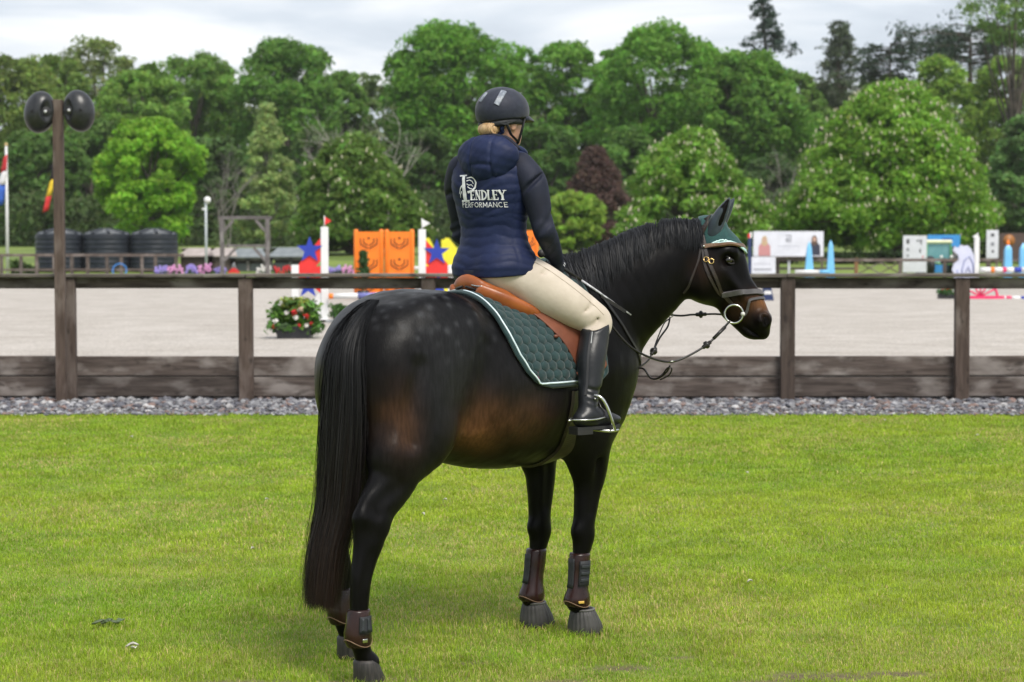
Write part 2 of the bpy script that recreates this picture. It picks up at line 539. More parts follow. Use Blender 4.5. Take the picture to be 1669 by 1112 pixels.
# grass blades
HOOFS = [(-.21 + (a_ - b_) * math.sqrt(.5), 8.295 + (a_ + b_) * math.sqrt(.5)) for a_, b_ in ((-.705, -.21), (-.445, .20), (.622, -.138), (.590, .13))]
mgrass = pmat('grass_blade', (.85, .85, .85), (1.1, 1.1, 1.1), scale=3, rough=.55, spec=.3, attr='tint', trans=.35)
gr = np.random.default_rng(17)
def blades(y0, y1, dens, hgt, wid):
    hw0, hw1 = y0 * .285 + 1.2, y1 * .285 + 1.2; hw = max(hw0, hw1)
    n = int((y1 - y0) * 2 * hw * dens)
    x = (gr.random(n) * 2 - 1) * hw; y = y0 + gr.random(n) * (y1 - y0)
    keep = (np.abs(x) < y * .285 + 1.2)
    keep &= gr.random(n) > .80 * bare_at(x, y)
    x, y = x[keep], y[keep]; n = len(x)
    tuft = vn2(x, y, 3.2, 31); tuft2 = vn2(x, y, 11, 32); big = vn2(x, y, .55, 33)
    h = hgt * (.45 + .75 * gr.random(n)) * (.65 + .55 * tuft * tuft2 * 2)
    near = bare_at(x, y); h *= (1 - .4 * near)
    for hx, hy in HOOFS:
        dd = np.hypot(x - hx, y - hy); h = np.where((dd > .055) & (dd < .15), h * (1 + .7 * gr.random(n)), h)
    a = gr.random(n) * 2 * np.pi; ln = (.25 + .75 * gr.random(n)) * h
    dx, dy = np.cos(a), np.sin(a); wv = wid * (.6 + .8 * gr.random(n)); b_ = a + np.pi / 2 + gr.normal(0, .5, n)
    px_, py_ = np.cos(b_) * wv / 2, np.sin(b_) * wv / 2
    z0 = np.full(n, -.004)
    A = np.stack([x - px_, y - py_, z0], 1); B = np.stack([x + px_, y + py_, z0], 1)
    mx, my = x + dx * ln * .35, y + dy * ln * .35
    Cc = np.stack([mx + px_ * .75, my + py_ * .75, h * .62], 1); D = np.stack([mx - px_ * .75, my - py_ * .75, h * .62], 1)
    E = np.stack([x + dx * ln, y + dy * ln, h * (1 - .25 * (ln / h) ** 2)], 1)
    V = np.stack([A, B, Cc, D, E], 1).reshape(-1, 3)
    o = np.arange(n)[:, None] * 5
    F1 = o + np.array([[0, 1, 2]]); F2 = o + np.array([[0, 2, 3]]); F3 = o + np.array([[3, 2, 4]])
    F = np.concatenate([F1, F2, F3])
    g1 = np.array((.230, .395, .026)); g2 = np.array((.400, .500, .040)); st = np.array((.60, .50, .20))
    m1 = np.clip(tuft * .5 + big * .8 - .12 + gr.normal(0, .16, n), 0, 1)[:, None]
    c = g1 * (1 - m1) + g2 * m1
    ws = np.clip((vn2(x, y, 1.1, 35) - .42) * 2.2, 0, 1) * .28 + .07
    dry = (gr.random(n) < ws)[:, None]
    c = np.where(dry, st * (.7 + .5 * gr.random((n, 1))), c * (.72 + .5 * gr.random((n, 1))))
    return V, F, np.repeat(c, 5, 0)
parts = [blades(6.6, 8.6, 16000, .025, .0028), blades(8.6, 11.0, 10000, .025, .0036), blades(11.0, 14.5, 6000, .026, .0050), blades(14.5, 19.85, 3600, .028, .0070)]
o = 0; VV, FF, CC = [], [], []
for v_, f_, c_ in parts:
    VV.append(v_); FF.append(f_ + o); CC.append(c_); o += len(v_)
me = raw_mesh('grass', np.concatenate(VV), np.concatenate(FF), False); set_color(me, np.concatenate(CC))
tag(link('grass', me, mgrass), 'short green and yellow mown grass of the lawn', 'grass', kind='stuff')

# gravel strip under the fence
mgb = pmat('gravel_bed', (.075, .075, .082), (.17, .168, .172), scale=14, rough=.95, bump=.02, bscale=40)
V = [(-16, 19.80, .006), (16, 19.80, .006), (16, 21.48, .03), (-16, 21.48, .03)]
tag(link('gravel_bed', raw_mesh('gravel_bed', V, [(0, 1, 2, 3)]), mgb), kind='structure')
ico = bmesh.new(); bmesh.ops.create_icosphere(ico, subdivisions=1, radius=1)
iv = np.array([v.co[:] for v in ico.verts]); ifc = np.array([[v.index for v in f.verts] for f in ico.faces]); ico.free()
n = 15000
rg = np.random.default_rng(5)
x = (rg.random(n) * 2 - 1) * 9.5; y = 19.82 + rg.random(n) * 1.66
y = np.where(rg.random(n) < .08, 19.78 + rg.normal(0, .05, n), y)
sz = .010 + .016 * rg.random(n) ** 2 * (1 + .9 * (y > 20.4))
ex = np.stack([sz * (1 + .8 * rg.random(n)), sz * (.8 + .5 * rg.random(n)), sz * (.45 + .4 * rg.random(n))], 1)
jit = 1 + rg.normal(0, .16, (n, len(iv), 1)); P = iv[None] * jit * ex[:, None, :]
a = rg.random(n) * 6.28; ca, sa = np.cos(a)[:, None], np.sin(a)[:, None]
X = P[:, :, 0] * ca - P[:, :, 1] * sa + x[:, None]; Y = P[:, :, 0] * sa + P[:, :, 1] * ca + y[:, None]; Z = P[:, :, 2] + (.012 + .03 * (y - 19.8) / 1.7 + sz * .4)[:, None]
V = np.stack([X, Y, Z], 2).reshape(-1, 3); F = (ifc[None] + (np.arange(n) * len(iv))[:, None, None]).reshape(-1, 3)
pal = np.array([(.10, .10, .115), (.16, .16, .17), (.23, .23, .24), (.13, .105, .10), (.17, .115, .10), (.34, .33, .33), (.075, .075, .09)])
cc = pal[rg.choice(len(pal), n, p=[.24, .24, .16, .12, .07, .07, .10])] * (.95 + .6 * rg.random((n, 1)))
me = raw_mesh('gravel', V, F, False); set_color(me, np.repeat(cc, len(iv), 0))
tag(link('gravel', me, pmat('gravel_stone', (.85, .85, .85), (1.15, 1.15, 1.15), scale=30, rough=.85, attr='tint')), 'grey and reddish gravel lying along the fence', 'gravel', kind='stuff')

# arena sand
msand = pmat('arena_sand', (.445, .412, .376), (.515, .482, .448), scale=1.2, rough=.95, bump=.03, bscale=18, detail=10)
t = msand.node_tree; b = t.nodes['Principled BSDF']; tcn = N(t, 'ShaderNodeTexCoord')
fine, _ = noise_patch(t, 26, .30, .70, (.62, .60, .58), (1.12, 1.10, 1.08), tcn.outputs['Object'], 6)
mp_ = N(t, 'ShaderNodeMapping'); mp_.inputs['Scale'].default_value = (.5, 1.6, 1); t.links.new(tcn.outputs['Object'], mp_.inputs[0])
ruts, _ = noise_patch(t, 1.6, .36, .50, (.74, .70, .66), (1, 1, 1), mp_.outputs[0], 8)
base = b.inputs['Base Color'].links[0].from_socket
t.links.new(mix(t, mix(t, base, fine, 1.0, 'MULTIPLY'), ruts, .30, 'MULTIPLY'), b.inputs['Base Color'])
gx = np.linspace(-45, 55, 260); gy = np.concatenate([[21.40, 21.402], np.linspace(21.56, 40, 200), np.linspace(40.3, 81.5, 100)])
GX, GY = np.meshgrid(gx, gy)
hh = .318 + .02 * (vn2(GX, GY, 2.6, 41) - .5) + .012 * (vn2(GX, GY, 6.0, 42) - .5)
hh[0] = 0.0
V = np.stack([GX.ravel(), GY.ravel(), hh.ravel()], 1); idx = np.arange(GX.size).reshape(GX.shape)
F = np.stack([idx[:-1, :-1], idx[:-1, 1:], idx[1:, 1:], idx[1:, :-1]], 2).reshape(-1, 4)
tag(link('arena_sand', raw_mesh('arena_sand', V, F, True), msand), kind='structure')
AZ = .318

# ------------------------------------------------------------------ near fence
def wood(name, c1, c2, c3, rough=.85):
    """weathered timber: grain along x, knots and grey bleaching"""
    if name in MATS: return MATS[name]
    m = bpy.data.materials.new(name); m.use_nodes = True; t = m.node_tree; b = t.nodes['Principled BSDF']
    tcn = N(t, 'ShaderNodeTexCoord'); oi = N(t, 'ShaderNodeObjectInfo')
    ad = N(t, 'ShaderNodeVectorMath', operation='ADD'); sc = N(t, 'ShaderNodeVectorMath', operation='SCALE'); sc.inputs['Scale'].default_value = 37.0
    cb = N(t, 'ShaderNodeCombineXYZ')
    for i in range(3): t.links.new(oi.outputs['Random'], cb.inputs[i])
    t.links.new(cb.outputs[0], sc.inputs[0]); t.links.new(tcn.outputs['Object'], ad.inputs[0]); t.links.new(sc.outputs[0], ad.inputs[1])
    mp = N(t, 'ShaderNodeMapping'); mp.inputs['Scale'].default_value = (.8, 9, 9); t.links.new(ad.outputs[0], mp.inputs[0])
    g, gf = noise_patch(t, 3.2, .36, .66, c1, c2, mp.outputs[0], 9)
    mp2 = N(t, 'ShaderNodeMapping'); mp2.inputs['Scale'].default_value = (1.0, 2.2, 2.2); t.links.new(ad.outputs[0], mp2.inputs[0])
    k, kf = noise_patch(t, 2.3, .50, .68, (0, 0, 0), (1, 1, 1), mp2.outputs[0], 5)
    col = mix(t, g, tuple(c3), k)
    d, df = noise_patch(t, 5.5, .27, .40, (.35, .32, .30), (1, 1, 1), mp2.outputs[0], 3)
    col = mix(t, col, d, 1.0, 'MULTIPLY')
    ra = N(t, 'ShaderNodeMapRange'); ra.inputs['To Min'].default_value = .75; ra.inputs['To Max'].default_value = 1.25
    t.links.new(oi.outputs['Random'], ra.inputs[0])
    hs = N(t, 'ShaderNodeHueSaturation'); t.links.new(ra.outputs[0], hs.inputs['Value']); t.links.new(col, hs.inputs['Color'])
    t.links.new(hs.outputs[0], b.inputs['Base Color']); b.inputs['Roughness'].default_value = rough
    bu = N(t, 'ShaderNodeBump'); bu.inputs['Distance'].default_value = .006; bu.inputs['Strength'].default_value = .7
    t.links.new(gf, bu.inputs['Height']); t.links.new(bu.outputs[0], b.inputs['Normal'])
    MATS[name] = m
    return m
mwood = wood('dark_weathered_timber', (.042, .030, .025), (.098, .076, .066), (.200, .175, .162))
mcap = wood('bleached_cap_timber', (.070, .058, .048), (.150, .130, .110), (.240, .220, .190))
mpost = wood('brown_post_timber', (.046, .030, .023), (.088, .062, .050), (.140, .112, .098))
FY = 21.34
fence = thing('arena_fence', 'brown timber post and rail fence with two kick boards along the sand arena', 'fence', (0, FY, 0))
def upright(nm, x, wd, dp, z0, z1, mat, parent, y=0.0, tilt=0.0):
    """timber whose grain runs up: built along x and turned"""
    mb = MB().box(0, z1 - z0, -wd / 2, wd / 2, -dp / 2, dp / 2, bev=.006)
    o = mb.build(nm, mat, parent); o.location = (x, y, z0); o.rotation_euler = (0, -math.pi / 2 + tilt, 0)
    o.rotation_euler = (math.pi / 2, -math.pi / 2 + tilt, math.pi / 2 * 0)
    return o
PXS = [-182, 114, 402, 698, 990, 1283, 1567, 1858]
PX = [at(p, 600, FY - .1).x for p in PXS]
for i, x in enumerate(PX):
    upright('post', x, .152, .10, -.15, 1.372 + .004 * math.sin(i * 3), mpost, fence, -.11, .004 * math.sin(i * 5))
def board(nm, x0, x1, y0, y1, z0, z1, mat, tilt=0.0):
    o = MB().box(-(x1 - x0) / 2, (x1 - x0) / 2, y0, y1, 0, z1 - z0, bev=.008).build(nm, mat, fence)
    o.location = ((x0 + x1) / 2, 0, z0); o.rotation_euler = (0, tilt, 0)
ends = [PX[0], PX[2], PX[4] , PX[5] - .02, PX[7]]
for i in range(4):
    board('cap_board', ends[i] + .003, ends[i + 1] - .003, -.19, .06, 1.373 + .004 * (i % 2), 1.412 + .004 * (i % 2), mcap, .0008 * (-1) ** i)
for i in range(len(PX) - 1):
    board('rail', PX[i] + .002, PX[i + 1] - .002, -.058, -.012, 1.252 + .003 * math.sin(i * 2), 1.370, mwood, .0007 * math.sin(i * 4))
    for z0, z1 in ((.078, .290), (.305, .518)):
        rr_ = math.sin(i * 7 + z0 * 30)
        board('kick_board', PX[i] + .004, PX[i + 1] - .004, -.058, -.004, z0 + .004 * rr_, z1 + .005 * rr_, mwood, .0016 * math.sin(i * 3 + z0 * 20))

# post with the two loudspeakers
sp_y = 21.02
xp = at(100, 600, sp_y).x
post = thing('speaker_post', 'tall slim brown timber post carrying the two black loudspeakers', 'post', (xp, sp_y, 0))
zt = at(97, 163, sp_y).z
o = upright('shaft', 0, .106, .09, -.2, zt, mpost, post, 0, -.0015)
for s, (px, py), lb in ((-1, (65, 183), 'egg-shaped black loudspeaker on the left side of the tall post'), (1, (129, 181), 'egg-shaped black loudspeaker on the right side of the tall post')):
    c = at(px, py, sp_y)
    k = thing('loudspeaker', lb, 'loudspeaker', c, 0, 'loudspeakers on the tall post')
    f = Field((-.23, -.23, -.28), (.23, .23, .28), .009)
    f.ball((0, 0, 0), (.165, .15, .225), 0, Matrix.Rotation(R(-10 * s), 3, 'Y'))
    inn = -s
    f.chain([(inn * .140, -.13, .11, .055, .06), (inn * .115, -.15, 0.0, .085, .08), (inn * .140, -.13, -.11, .055, .06)], (1, 0, 0), .012, 4, op='cut')
    V, F = f.skin(2); V, F = drop_small(V, F)
    link('housing', raw_mesh('housing', V, F, True), pmat('black_speaker_plastic', (.014, .015, .018), (.024, .025, .028), scale=20, rough=.33), k)
    M = Matrix.Translation((inn * .085, -.075, .0)) @ Matrix.Rotation(R(90), 4, 'X') @ Matrix.Rotation(R(20 * inn), 4, 'Y')
    MB().lathe([(.050, -.02), (.050, .01), (.040, .02), (.022, .005), (.020, .02), (.001, .03)], 20, M).build('driver', pmat('speaker_cone', (.02, .02, .022), rough=.5), k)
    M2 = Matrix.Translation((inn * .085, -.107, .0)) @ Matrix.Rotation(R(90), 4, 'X')
    MB().lathe([(.016, 0), (.016, .004), (.001, .005)], 14, M2).build('badge', pmat('white_print', (.6, .6, .62), rough=.5), k)
    MB().prism([(0, .022), (.035 * -inn, 0), (0, -.022)], -.010, .0, Matrix.Translation((-inn * .035, -.142, 0))).build('vent_notch', pmat('black_speaker_gap', (.004, .004, .005), rough=.8), k)
    MB().bar((inn * .12, .0, .0), (inn * .20, 0, .0), .05, .05).build('bracket', pmat('black_bracket', (.02, .02, .02), rough=.5), k)
# ------------------------------------------------------------------ trees
mleaf = pmat('leaf', (.88, .88, .88), (1.12, 1.12, 1.12), scale=2, rough=.6, spec=.25, attr='tint', trans=.46)
mbark = pmat('bark', (.055, .045, .036), (.12, .10, .082), scale=4, rough=.95, bump=.03, bscale=12, stretch=(1, 1, .25))
mbarkg = pmat('pale_bark', (.13, .12, .105), (.23, .215, .195), scale=4, rough=.95, bump=.02, bscale=12, stretch=(1, 1, .25))
tr = np.random.default_rng(99)
def unit(n):
    v = tr.normal(size=(n, 3)); return v / np.linalg.norm(v, axis=1, keepdims=True)
def leaves(cent, rad, per, size, tint, var=.15, updir=.45, flat=.75, shell=.55):
    """leaf faces spread through the clumps 'cent' with radii 'rad'"""
    m = len(cent); n = m * per
    ci = np.repeat(np.arange(m), per)
    d = unit(n); d[:, 2] = np.where((d[:, 2] < -.3) & (tr.random(n) < .6), -d[:, 2], d[:, 2])
    r = (shell + (1 - shell) * tr.random(n)) * rad[ci]
    P = cent[ci] + d * r[:, None] * np.array((1, 1, flat))
    nrm = d * .55 + unit(n) * .75; nrm[:, 2] += updir
    nrm /= np.linalg.norm(nrm, axis=1, keepdims=True)
    a = np.cross(nrm, unit(n)); a /= np.linalg.norm(a, axis=1, keepdims=True); b = np.cross(nrm, a)
    s = size * (.45 + 1.3 * tr.random(n) ** 2)[:, None]; a = a * s; b = b * s * .62
    V = np.stack([P - a * .9 - b * .8, P - a * .9 + b * .8, P + a], 1).reshape(-1, 3)
    F = np.arange(n * 3).reshape(n, 3)
    ct = 1 + var * tr.normal(size=m); c = np.array(tint)[None] * np.clip(ct[ci], .5, 1.6)[:, None] * (.75 + .5 * tr.random(n))[:, None]
    c = c * (1 + tr.normal(0, .08, (n, 3)))
    return V, F, np.repeat(np.clip(c, 0, 1), 3, 0)

def clumps(W, H, n, rmin, rmax, prof, lobes=5, seed=0, rough=.25):
    """clump centres over a crown of half width W and height H; prof(u) gives the relative width at height u"""
    r_ = np.random.default_rng(seed)
    u = r_.random(n) ** .9; a = r_.random(n) * 2 * np.pi
    la = r_.random(lobes) * 6.28; lz = r_.random(lobes)
    bump = np.zeros(n)
    for k in range(lobes):
        bump = np.maximum(bump, np.exp(-((np.angle(np.exp(1j * (a - la[k]))) / .8) ** 2 + ((u - lz[k]) / .2) ** 2)))
    R_ = W * np.array([prof(q) for q in u]) * (1 - rough + rough * 1.2 * bump) * (.86 + .16 * r_.random(n))
    inner = r_.random(n) < .16
    R_ = np.where(inner, R_ * r_.random(n), R_)
    rad = rmin + (rmax - rmin) * r_.random(n)
    return np.stack([np.cos(a) * R_, np.sin(a) * R_, u * H], 1), rad

def dome(u): return max(.10, math.sqrt(max(0, 1 - (max(0, u - .38) / .64) ** 2)) * (.62 + .38 * min(1, u / .30)))
def cone(u): return max(.06, (1 - u) ** .8 * (.55 + .45 * min(1, u / .15)))
def broad(u): return max(.10, math.sqrt(max(0, 1 - (max(0, u - .45) / .57) ** 2)) * (.50 + .50 * min(1, u / .45)))
def chest(u): return max(.08, (1 - max(0, u - .16) / .86) ** .60 if u > .16 else .80 + .20 * u / .16)

def tree(name, label, px, Y, top, hw, crown_bottom, tint, kind='broad', n=70, per=120, leaf=.30, group=None, cover=1.0, bark=None, seed=0, blossom=0, trunk=True, rmul=1.0, rough=.25, flat=.75):
    sc = FPX / Y
    base = Vector((at(px, 400, Y).x, Y, gz(Y)))
    ztop = at(px, top, Y).z - base.z; zb = max(.0, at(px, crown_bottom, Y).z - base.z); W = hw * 1.20 / sc; tint = (tint[0] * 2.35, tint[1] * 2.55, tint[2] * 2.0)
    t = thing(name, label, 'shrub' if kind == 'shrub' else 'tree', base, 0, group)
    prof = {'broad': broad, 'dome': dome, 'cone': cone, 'chest': chest, 'shrub': dome}[kind]
    H = ztop - zb
    rm = min(W, H * .6)
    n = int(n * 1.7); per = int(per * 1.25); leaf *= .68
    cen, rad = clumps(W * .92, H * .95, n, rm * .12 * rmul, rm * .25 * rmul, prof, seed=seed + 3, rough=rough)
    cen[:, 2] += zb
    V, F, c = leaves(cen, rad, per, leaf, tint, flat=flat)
    me = raw_mesh('crown', V, F, False); set_color(me, c)
    crown = tag(link('crown', me, mleaf, t), kind='stuff')
    if trunk:
        mb = MB(); rt = max(.10, W * .055); hm = zb + H * .55
        pts = [(0, 0, -.3), (.02 * W, 0, hm * .3), (-.03 * W, .02 * W, hm * .6), (.02 * W, 0, hm)]
        mb.tube(pts, [rt * 1.5, rt, rt * .75, rt * .35], 9)
        r_ = np.random.default_rng(seed + 50)
        for k in r_.choice(len(cen), min(len(cen), 22), replace=False):
            c0 = cen[k]; z0 = max(zb * .5, min(hm * .9, c0[2] * (.35 + .3 * r_.random())))
            st = np.array((0, 0, z0)); md = (st + c0) / 2 + np.array((0, 0, -.04 * H)) + r_.normal(0, .05 * W, 3)
            mb.tube(spline(np.array([st, md, c0]), 4), [rt * .45, rt * .42, rt * .38, rt * .33, rt * .28, rt * .22, rt * .17, rt * .12, rt * .07], 6, cap=False)
        mb.build('trunk', bark or mbark, t)
    if blossom:
        r_ = np.random.default_rng(seed + 9)
        k = r_.choice(len(cen), blossom); d = r_.normal(size=(blossom, 3)); d[:, 2] = np.abs(d[:, 2]) * .8 + .05
        d[:, :2] += cen[k][:, :2] / (np.linalg.norm(cen[k][:, :2], axis=1, keepdims=True) + .01) * .9
        d /= np.linalg.norm(d, axis=1, keepdims=True)
        P = cen[k] + d * (rad[k] * 1.02)[:, None] * np.array((1, 1, .8))
        h = .13 + .11 * r_.random(blossom); w_ = .040 + .025 * r_.random(blossom)
        vs = []
        for (dx, dy, dz) in ((1, 0, 0), (0, 1, 0), (-1, 0, 0), (0, -1, 0)):
            vs.append(np.stack([P[:, 0] + dx * w_, P[:, 1] + dy * w_, P[:, 2]], 1))
        vs.append(np.stack([P[:, 0], P[:, 1], P[:, 2] + h], 1))
        vs.append(np.stack([P[:, 0], P[:, 1], P[:, 2] - .05], 1))
        Vb = np.stack(vs, 1).reshape(-1, 3); o = (np.arange(blossom) * 6)[:, None]
        Fb = np.concatenate([o + np.array([q]) for q in ((0, 1, 4), (1, 2, 4), (2, 3, 4), (3, 0, 4), (1, 0, 5), (2, 1, 5), (3, 2, 5), (0, 3, 5))])
        me = raw_mesh('blossom', Vb, Fb, True)
        tag(link('blossom', me, pmat('chestnut_blossom', (.44, .41, .28), (.58, .54, .40), scale=4, rough=.8), crown), kind='stuff')
    return t

G0 = 'trees of the wood behind the arena'
K = dict(kind='broad', group=G0)
forest = [
    ('olive green broad tree at the left end of the wood behind the flag', 25, 168, 88, 105, 330, (.078, .105, .026), 80, 150),
    ('tall olive-brown thin-crowned tree behind the two loudspeakers', 165, 188, 56, 92, 320, (.084, .104, .034), 62, 110),
    ('soft light green round tree between the loudspeakers and the dark tree', 232, 160, 102, 78, 330, (.085, .140, .030), 70, 140),
    ('mid green bushy tree behind the bright maple', 318, 176, 80, 92, 320, (.070, .122, .026), 78, 150),
    ('tall full dark green tree above the pale birch', 470, 170, 60, 98, 330, (.058, .112, .022), 95, 150),
    ('narrow dark tree in the gap left of the tallest green trees', 600, 190, 112, 52, 330, (.060, .088, .030), 46, 120),
    ('tallest bright green tree directly behind the rider helmet', 735, 165, 40, 128, 330, (.062, .128, .018), 120, 160),
    ('green oak-like tree just right of the rider helmet', 925, 172, 64, 88, 330, (.066, .130, .020), 80, 150),
    ('very broad bright green tree above the purple-leaved tree', 1080, 160, 44, 128, 330, (.064, .130, .020), 125, 160),
    ('broad green tree left of the bare branches, below the leaning conifer', 1222, 155, 84, 98, 310, (.062, .118, .022), 95, 150),
    ('dark olive tree behind the top left of the flowering chestnut', 1350, 178, 135, 75, 340, (.064, .082, .032), 62, 130),
    ('dull dark green tree behind the flowering chestnut crown', 1445, 188, 112, 70, 340, (.056, .082, .030), 58, 130),
    ('yellow-green round tree right above the flowering chestnut', 1530, 176, 86, 70, 330, (.092, .140, .024), 66, 140),
    ('yellow-green tree at the right edge below the pine', 1640, 168, 88, 76, 330, (.095, .140, .026), 70, 140),
    ('bluish green tree at the right edge beside the flowering chestnut', 1668, 140, 185, 62, 405, (.060, .104, .036), 62, 140),
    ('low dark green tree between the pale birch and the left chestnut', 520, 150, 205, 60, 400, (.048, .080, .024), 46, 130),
    ('dark green tree behind the left chestnut and the rider back', 690, 150, 210, 70, 405, (.040, .072, .020), 60, 140),
    ('dark green tree behind the rider right arm', 880, 152, 190, 72, 405, (.044, .085, .020), 60, 140),
    ('dark green tree behind the purple-leaved tree', 1020, 150, 205, 70, 405, (.048, .092, .020), 60, 140),
    ('dark green tree in the gap between the two flowering chestnuts', 1255, 140, 255, 70, 410, (.036, .060, .022), 50, 130),
    ('round-headed tree between the two left loudspeaker trees', 95, 176, 84, 66, 330, (.074, .112, .026), 50, 140),
    ('green tree filling the dip left of the tall dark green tree', 362, 182, 96, 60, 330, (.066, .116, .026), 46, 140),
    ('green tree filling the dip right of the tall dark green tree', 560, 178, 112, 56, 330, (.062, .112, .024), 46, 140),
    ('green tree right of the tallest tree, above the rider right shoulder', 850, 176, 74, 58, 330, (.062, .126, .020), 46, 140),
    ('green tree between the oak-like tree and the very broad tree', 1000, 174, 74, 58, 330, (.064, .126, .022), 46, 140),
    ('green tree between the very broad tree and the leaning conifer', 1165, 172, 62, 60, 330, (.064, .124, .022), 46, 140),
    ('olive tree under the leaning conifer boughs', 1295, 170, 112, 56, 330, (.062, .100, .026), 46, 140),
    ('deep green tree at the left behind the water tanks', 60, 145, 215, 80, 405, (.050, .088, .024), 66, 140),
    ('deep green tree between the maple and the flagpole', 150, 150, 190, 70, 405, (.056, .096, .026), 60, 140),
    ('dark green tree behind the bare grey tree and the lamp', 350, 148, 225, 62, 405, (.046, .076, .026), 52, 130),
]
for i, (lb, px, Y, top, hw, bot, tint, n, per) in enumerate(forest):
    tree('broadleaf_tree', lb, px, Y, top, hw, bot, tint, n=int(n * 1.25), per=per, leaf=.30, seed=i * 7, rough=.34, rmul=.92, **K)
# middle distance
tree('maple_tree', 'bright green full maple standing beside the black water tanks', 245, 122, 193, 82, 392, (.105, .185, .020), 'dome', 90, 190, .24, seed=200, rough=.35)
tree('birch_tree', 'pale yellow-green sparse birch behind the timber frame', 436, 126, 165, 62, 390, (.135, .168, .072), 'cone', 80, 110, .19, seed=210, bark=mbarkg, rough=.35, rmul=.85)
tree('chestnut_tree', 'dull green chestnut behind the orange panels', 578, 108, 222, 112, 402, (.062, .100, .022), 'chest', 120, 190, .22, seed=220, blossom=170, group='flowering chestnut trees')
tree('chestnut_tree', 'flowering chestnut behind the horse neck and bonnet', 1128, 106, 214, 124, 402, (.078, .135, .022), 'chest', 130, 190, .21, seed=230, blossom=430, group='flowering chestnut trees')
tree('chestnut_tree', 'largest flowering chestnut on the right, full of white candles', 1452, 108, 137, 188, 400, (.082, .142, .020), 'chest', 250, 210, .21, seed=240, blossom=1050, group='flowering chestnut trees')
tree('leafy_shrub', 'light green spreading shrub right of the rider arm', 930, 112, 312, 56, 402, (.115, .165, .030), 'shrub', 60, 150, .20, seed=250)
tree('purple_tree', 'purple-brown leaved tree between the shrub and the chestnut', 968, 124, 238, 92, 398, (.052, .029, .030), 'cone', 150, 110, .18, seed=260, rough=.3, rmul=.8)

# thin grey trees without leaves
def bare_tree(label, px, Y, top, spread, seed, mat, r0=.10, stems=3):
    base = Vector((at(px, 400, Y).x, Y, gz(Y))); H = at(px, top, Y).z - base.z; W = spread / (FPX / Y)
    t = thing('bare_tree', label, 'tree', base, 0, 'leafless grey trees in the wood')
    r_ = np.random.default_rng(seed); mb = MB(); tw = MB()
    def grow(p, d, L, r, dep):
        n = 5; pts = [p]; dd = d.copy()
        for k in range(n):
            dd = dd + r_.normal(0, .13, 3); dd[2] += .05; dd /= np.linalg.norm(dd); pts.append(pts[-1] + dd * L / n)
        (mb if dep < 2 else tw).tube(pts, list(np.linspace(r, r * .55, n + 1)), 6 if dep < 2 else 4, cap=False)
        if dep < 4:
            for k in range(3 if dep < 2 else 2):
                q = pts[2 + (k % 4)]; nd = dd + r_.normal(0, .55, 3); nd[2] = abs(nd[2]) + .15; nd /= np.linalg.norm(nd)
                grow(np.array(q), nd, L * .62, r * .5, dep + 1)
    for s in range(stems):
        d = np.array((r_.normal(0, .16) * W / H * 6, r_.normal(0, .12), 1.)); d /= np.linalg.norm(d)
        grow(np.array((r_.normal(0, .3), r_.normal(0, .3), -.2)), d, H * .56, r0, 0)
    mb.build('trunk', mat, t); tag(tw.build('twigs', mat, t), kind='stuff')
bare_tree('bare grey twiggy tree between the maple and the pale birch', 362, 121, 215, 40, 5, mbarkg, .055, 3)
bare_tree('bare tree with whitish limbs left of the tallest green tree', 622, 126, 135, 60, 8, pmat('whitish_bark', (.30, .28, .25), (.44, .42, .38), scale=4, rough=.95), .10, 4)
bare_tree('bare grey tree just right of the pale birch', 500, 130, 180, 40, 12, mbarkg, .06, 2)
bare_tree('bare grey limbs left of the largest flowering chestnut', 1300, 128, 215, 70, 15, mbarkg, .07, 4)

# conifers
def conifer(name, label, px, Y, top, hw, bottom, tint, tiers, seed, droop=.15, lean=0.0, flat=False, bark=None):
    base = Vector((at(px, 400, Y).x, Y, gz(Y))); H = at(px, top, Y).z - base.z; zb = at(px, bottom, Y).z - base.z; W = hw / (FPX / Y)
    t = thing(name, label, 'conifer', base); r_ = np.random.default_rng(seed)
    mb = MB(); mb.tube([(0, 0, -.3), (lean * .4, 0, H * .5), (lean, 0, H)], [W * .09 + .12, W * .06 + .08, .04], 8)
    cen, rad = [], []
    for k in range(tiers):
        u = (k + r_.random() * .8) / tiers; z = zb + (H - zb) * u; L = W * ((1 - u) ** .7 if not flat else (.6 + .5 * r_.random())) * (.45 + .65 * r_.random())
        a = r_.random() * 6.28 if not flat else r_.choice([0, math.pi]) + r_.normal(0, .5)
        st = np.array((lean * z / H, 0, z)); en = st + np.array((math.cos(a) * L, math.sin(a) * L, -droop * L * (1 if not flat else -.6)))
        mb.tube([st, (st + en) / 2 + np.array((0, 0, .05 * L)), en], [.06, .045, .02], 5, cap=False)
        for q in np.linspace(.35, 1, 5):
            cen.append(st + (en - st) * q + r_.normal(0, .08 * W, 3)); rad.append((.10 + .12 * (1 - u)) * W + .12 if not flat else W * .17)
    V, F, c = leaves(np.array(cen), np.array(rad), 30, .16, tuple(q * 1.7 for q in tint), flat=.45 if not flat else .5, shell=.2)
    me = raw_mesh('crown', V, F, False); set_color(me, c)
    tag(link('crown', me, mleaf, t), kind='stuff'); mb.build('trunk', bark or mbark, t)
conifer('cedar_tree', 'dark leaning conifer with ragged boughs above the skyline', 1262, 172, -6, 66, 120, (.028, .048, .034), 30, 3, .25, -1.2)
conifer('spruce_tree', 'pointed grey-green spruce above the flowering chestnut', 1364, 176, 42, 84, 260, (.058, .078, .044), 80, 4, .2)
conifer('pine_tree', 'dark flat-topped pine at the right above the yellow-green trees', 1578, 182, 42, 118, 108, (.032, .056, .034), 64, 6, 0, 0, True)
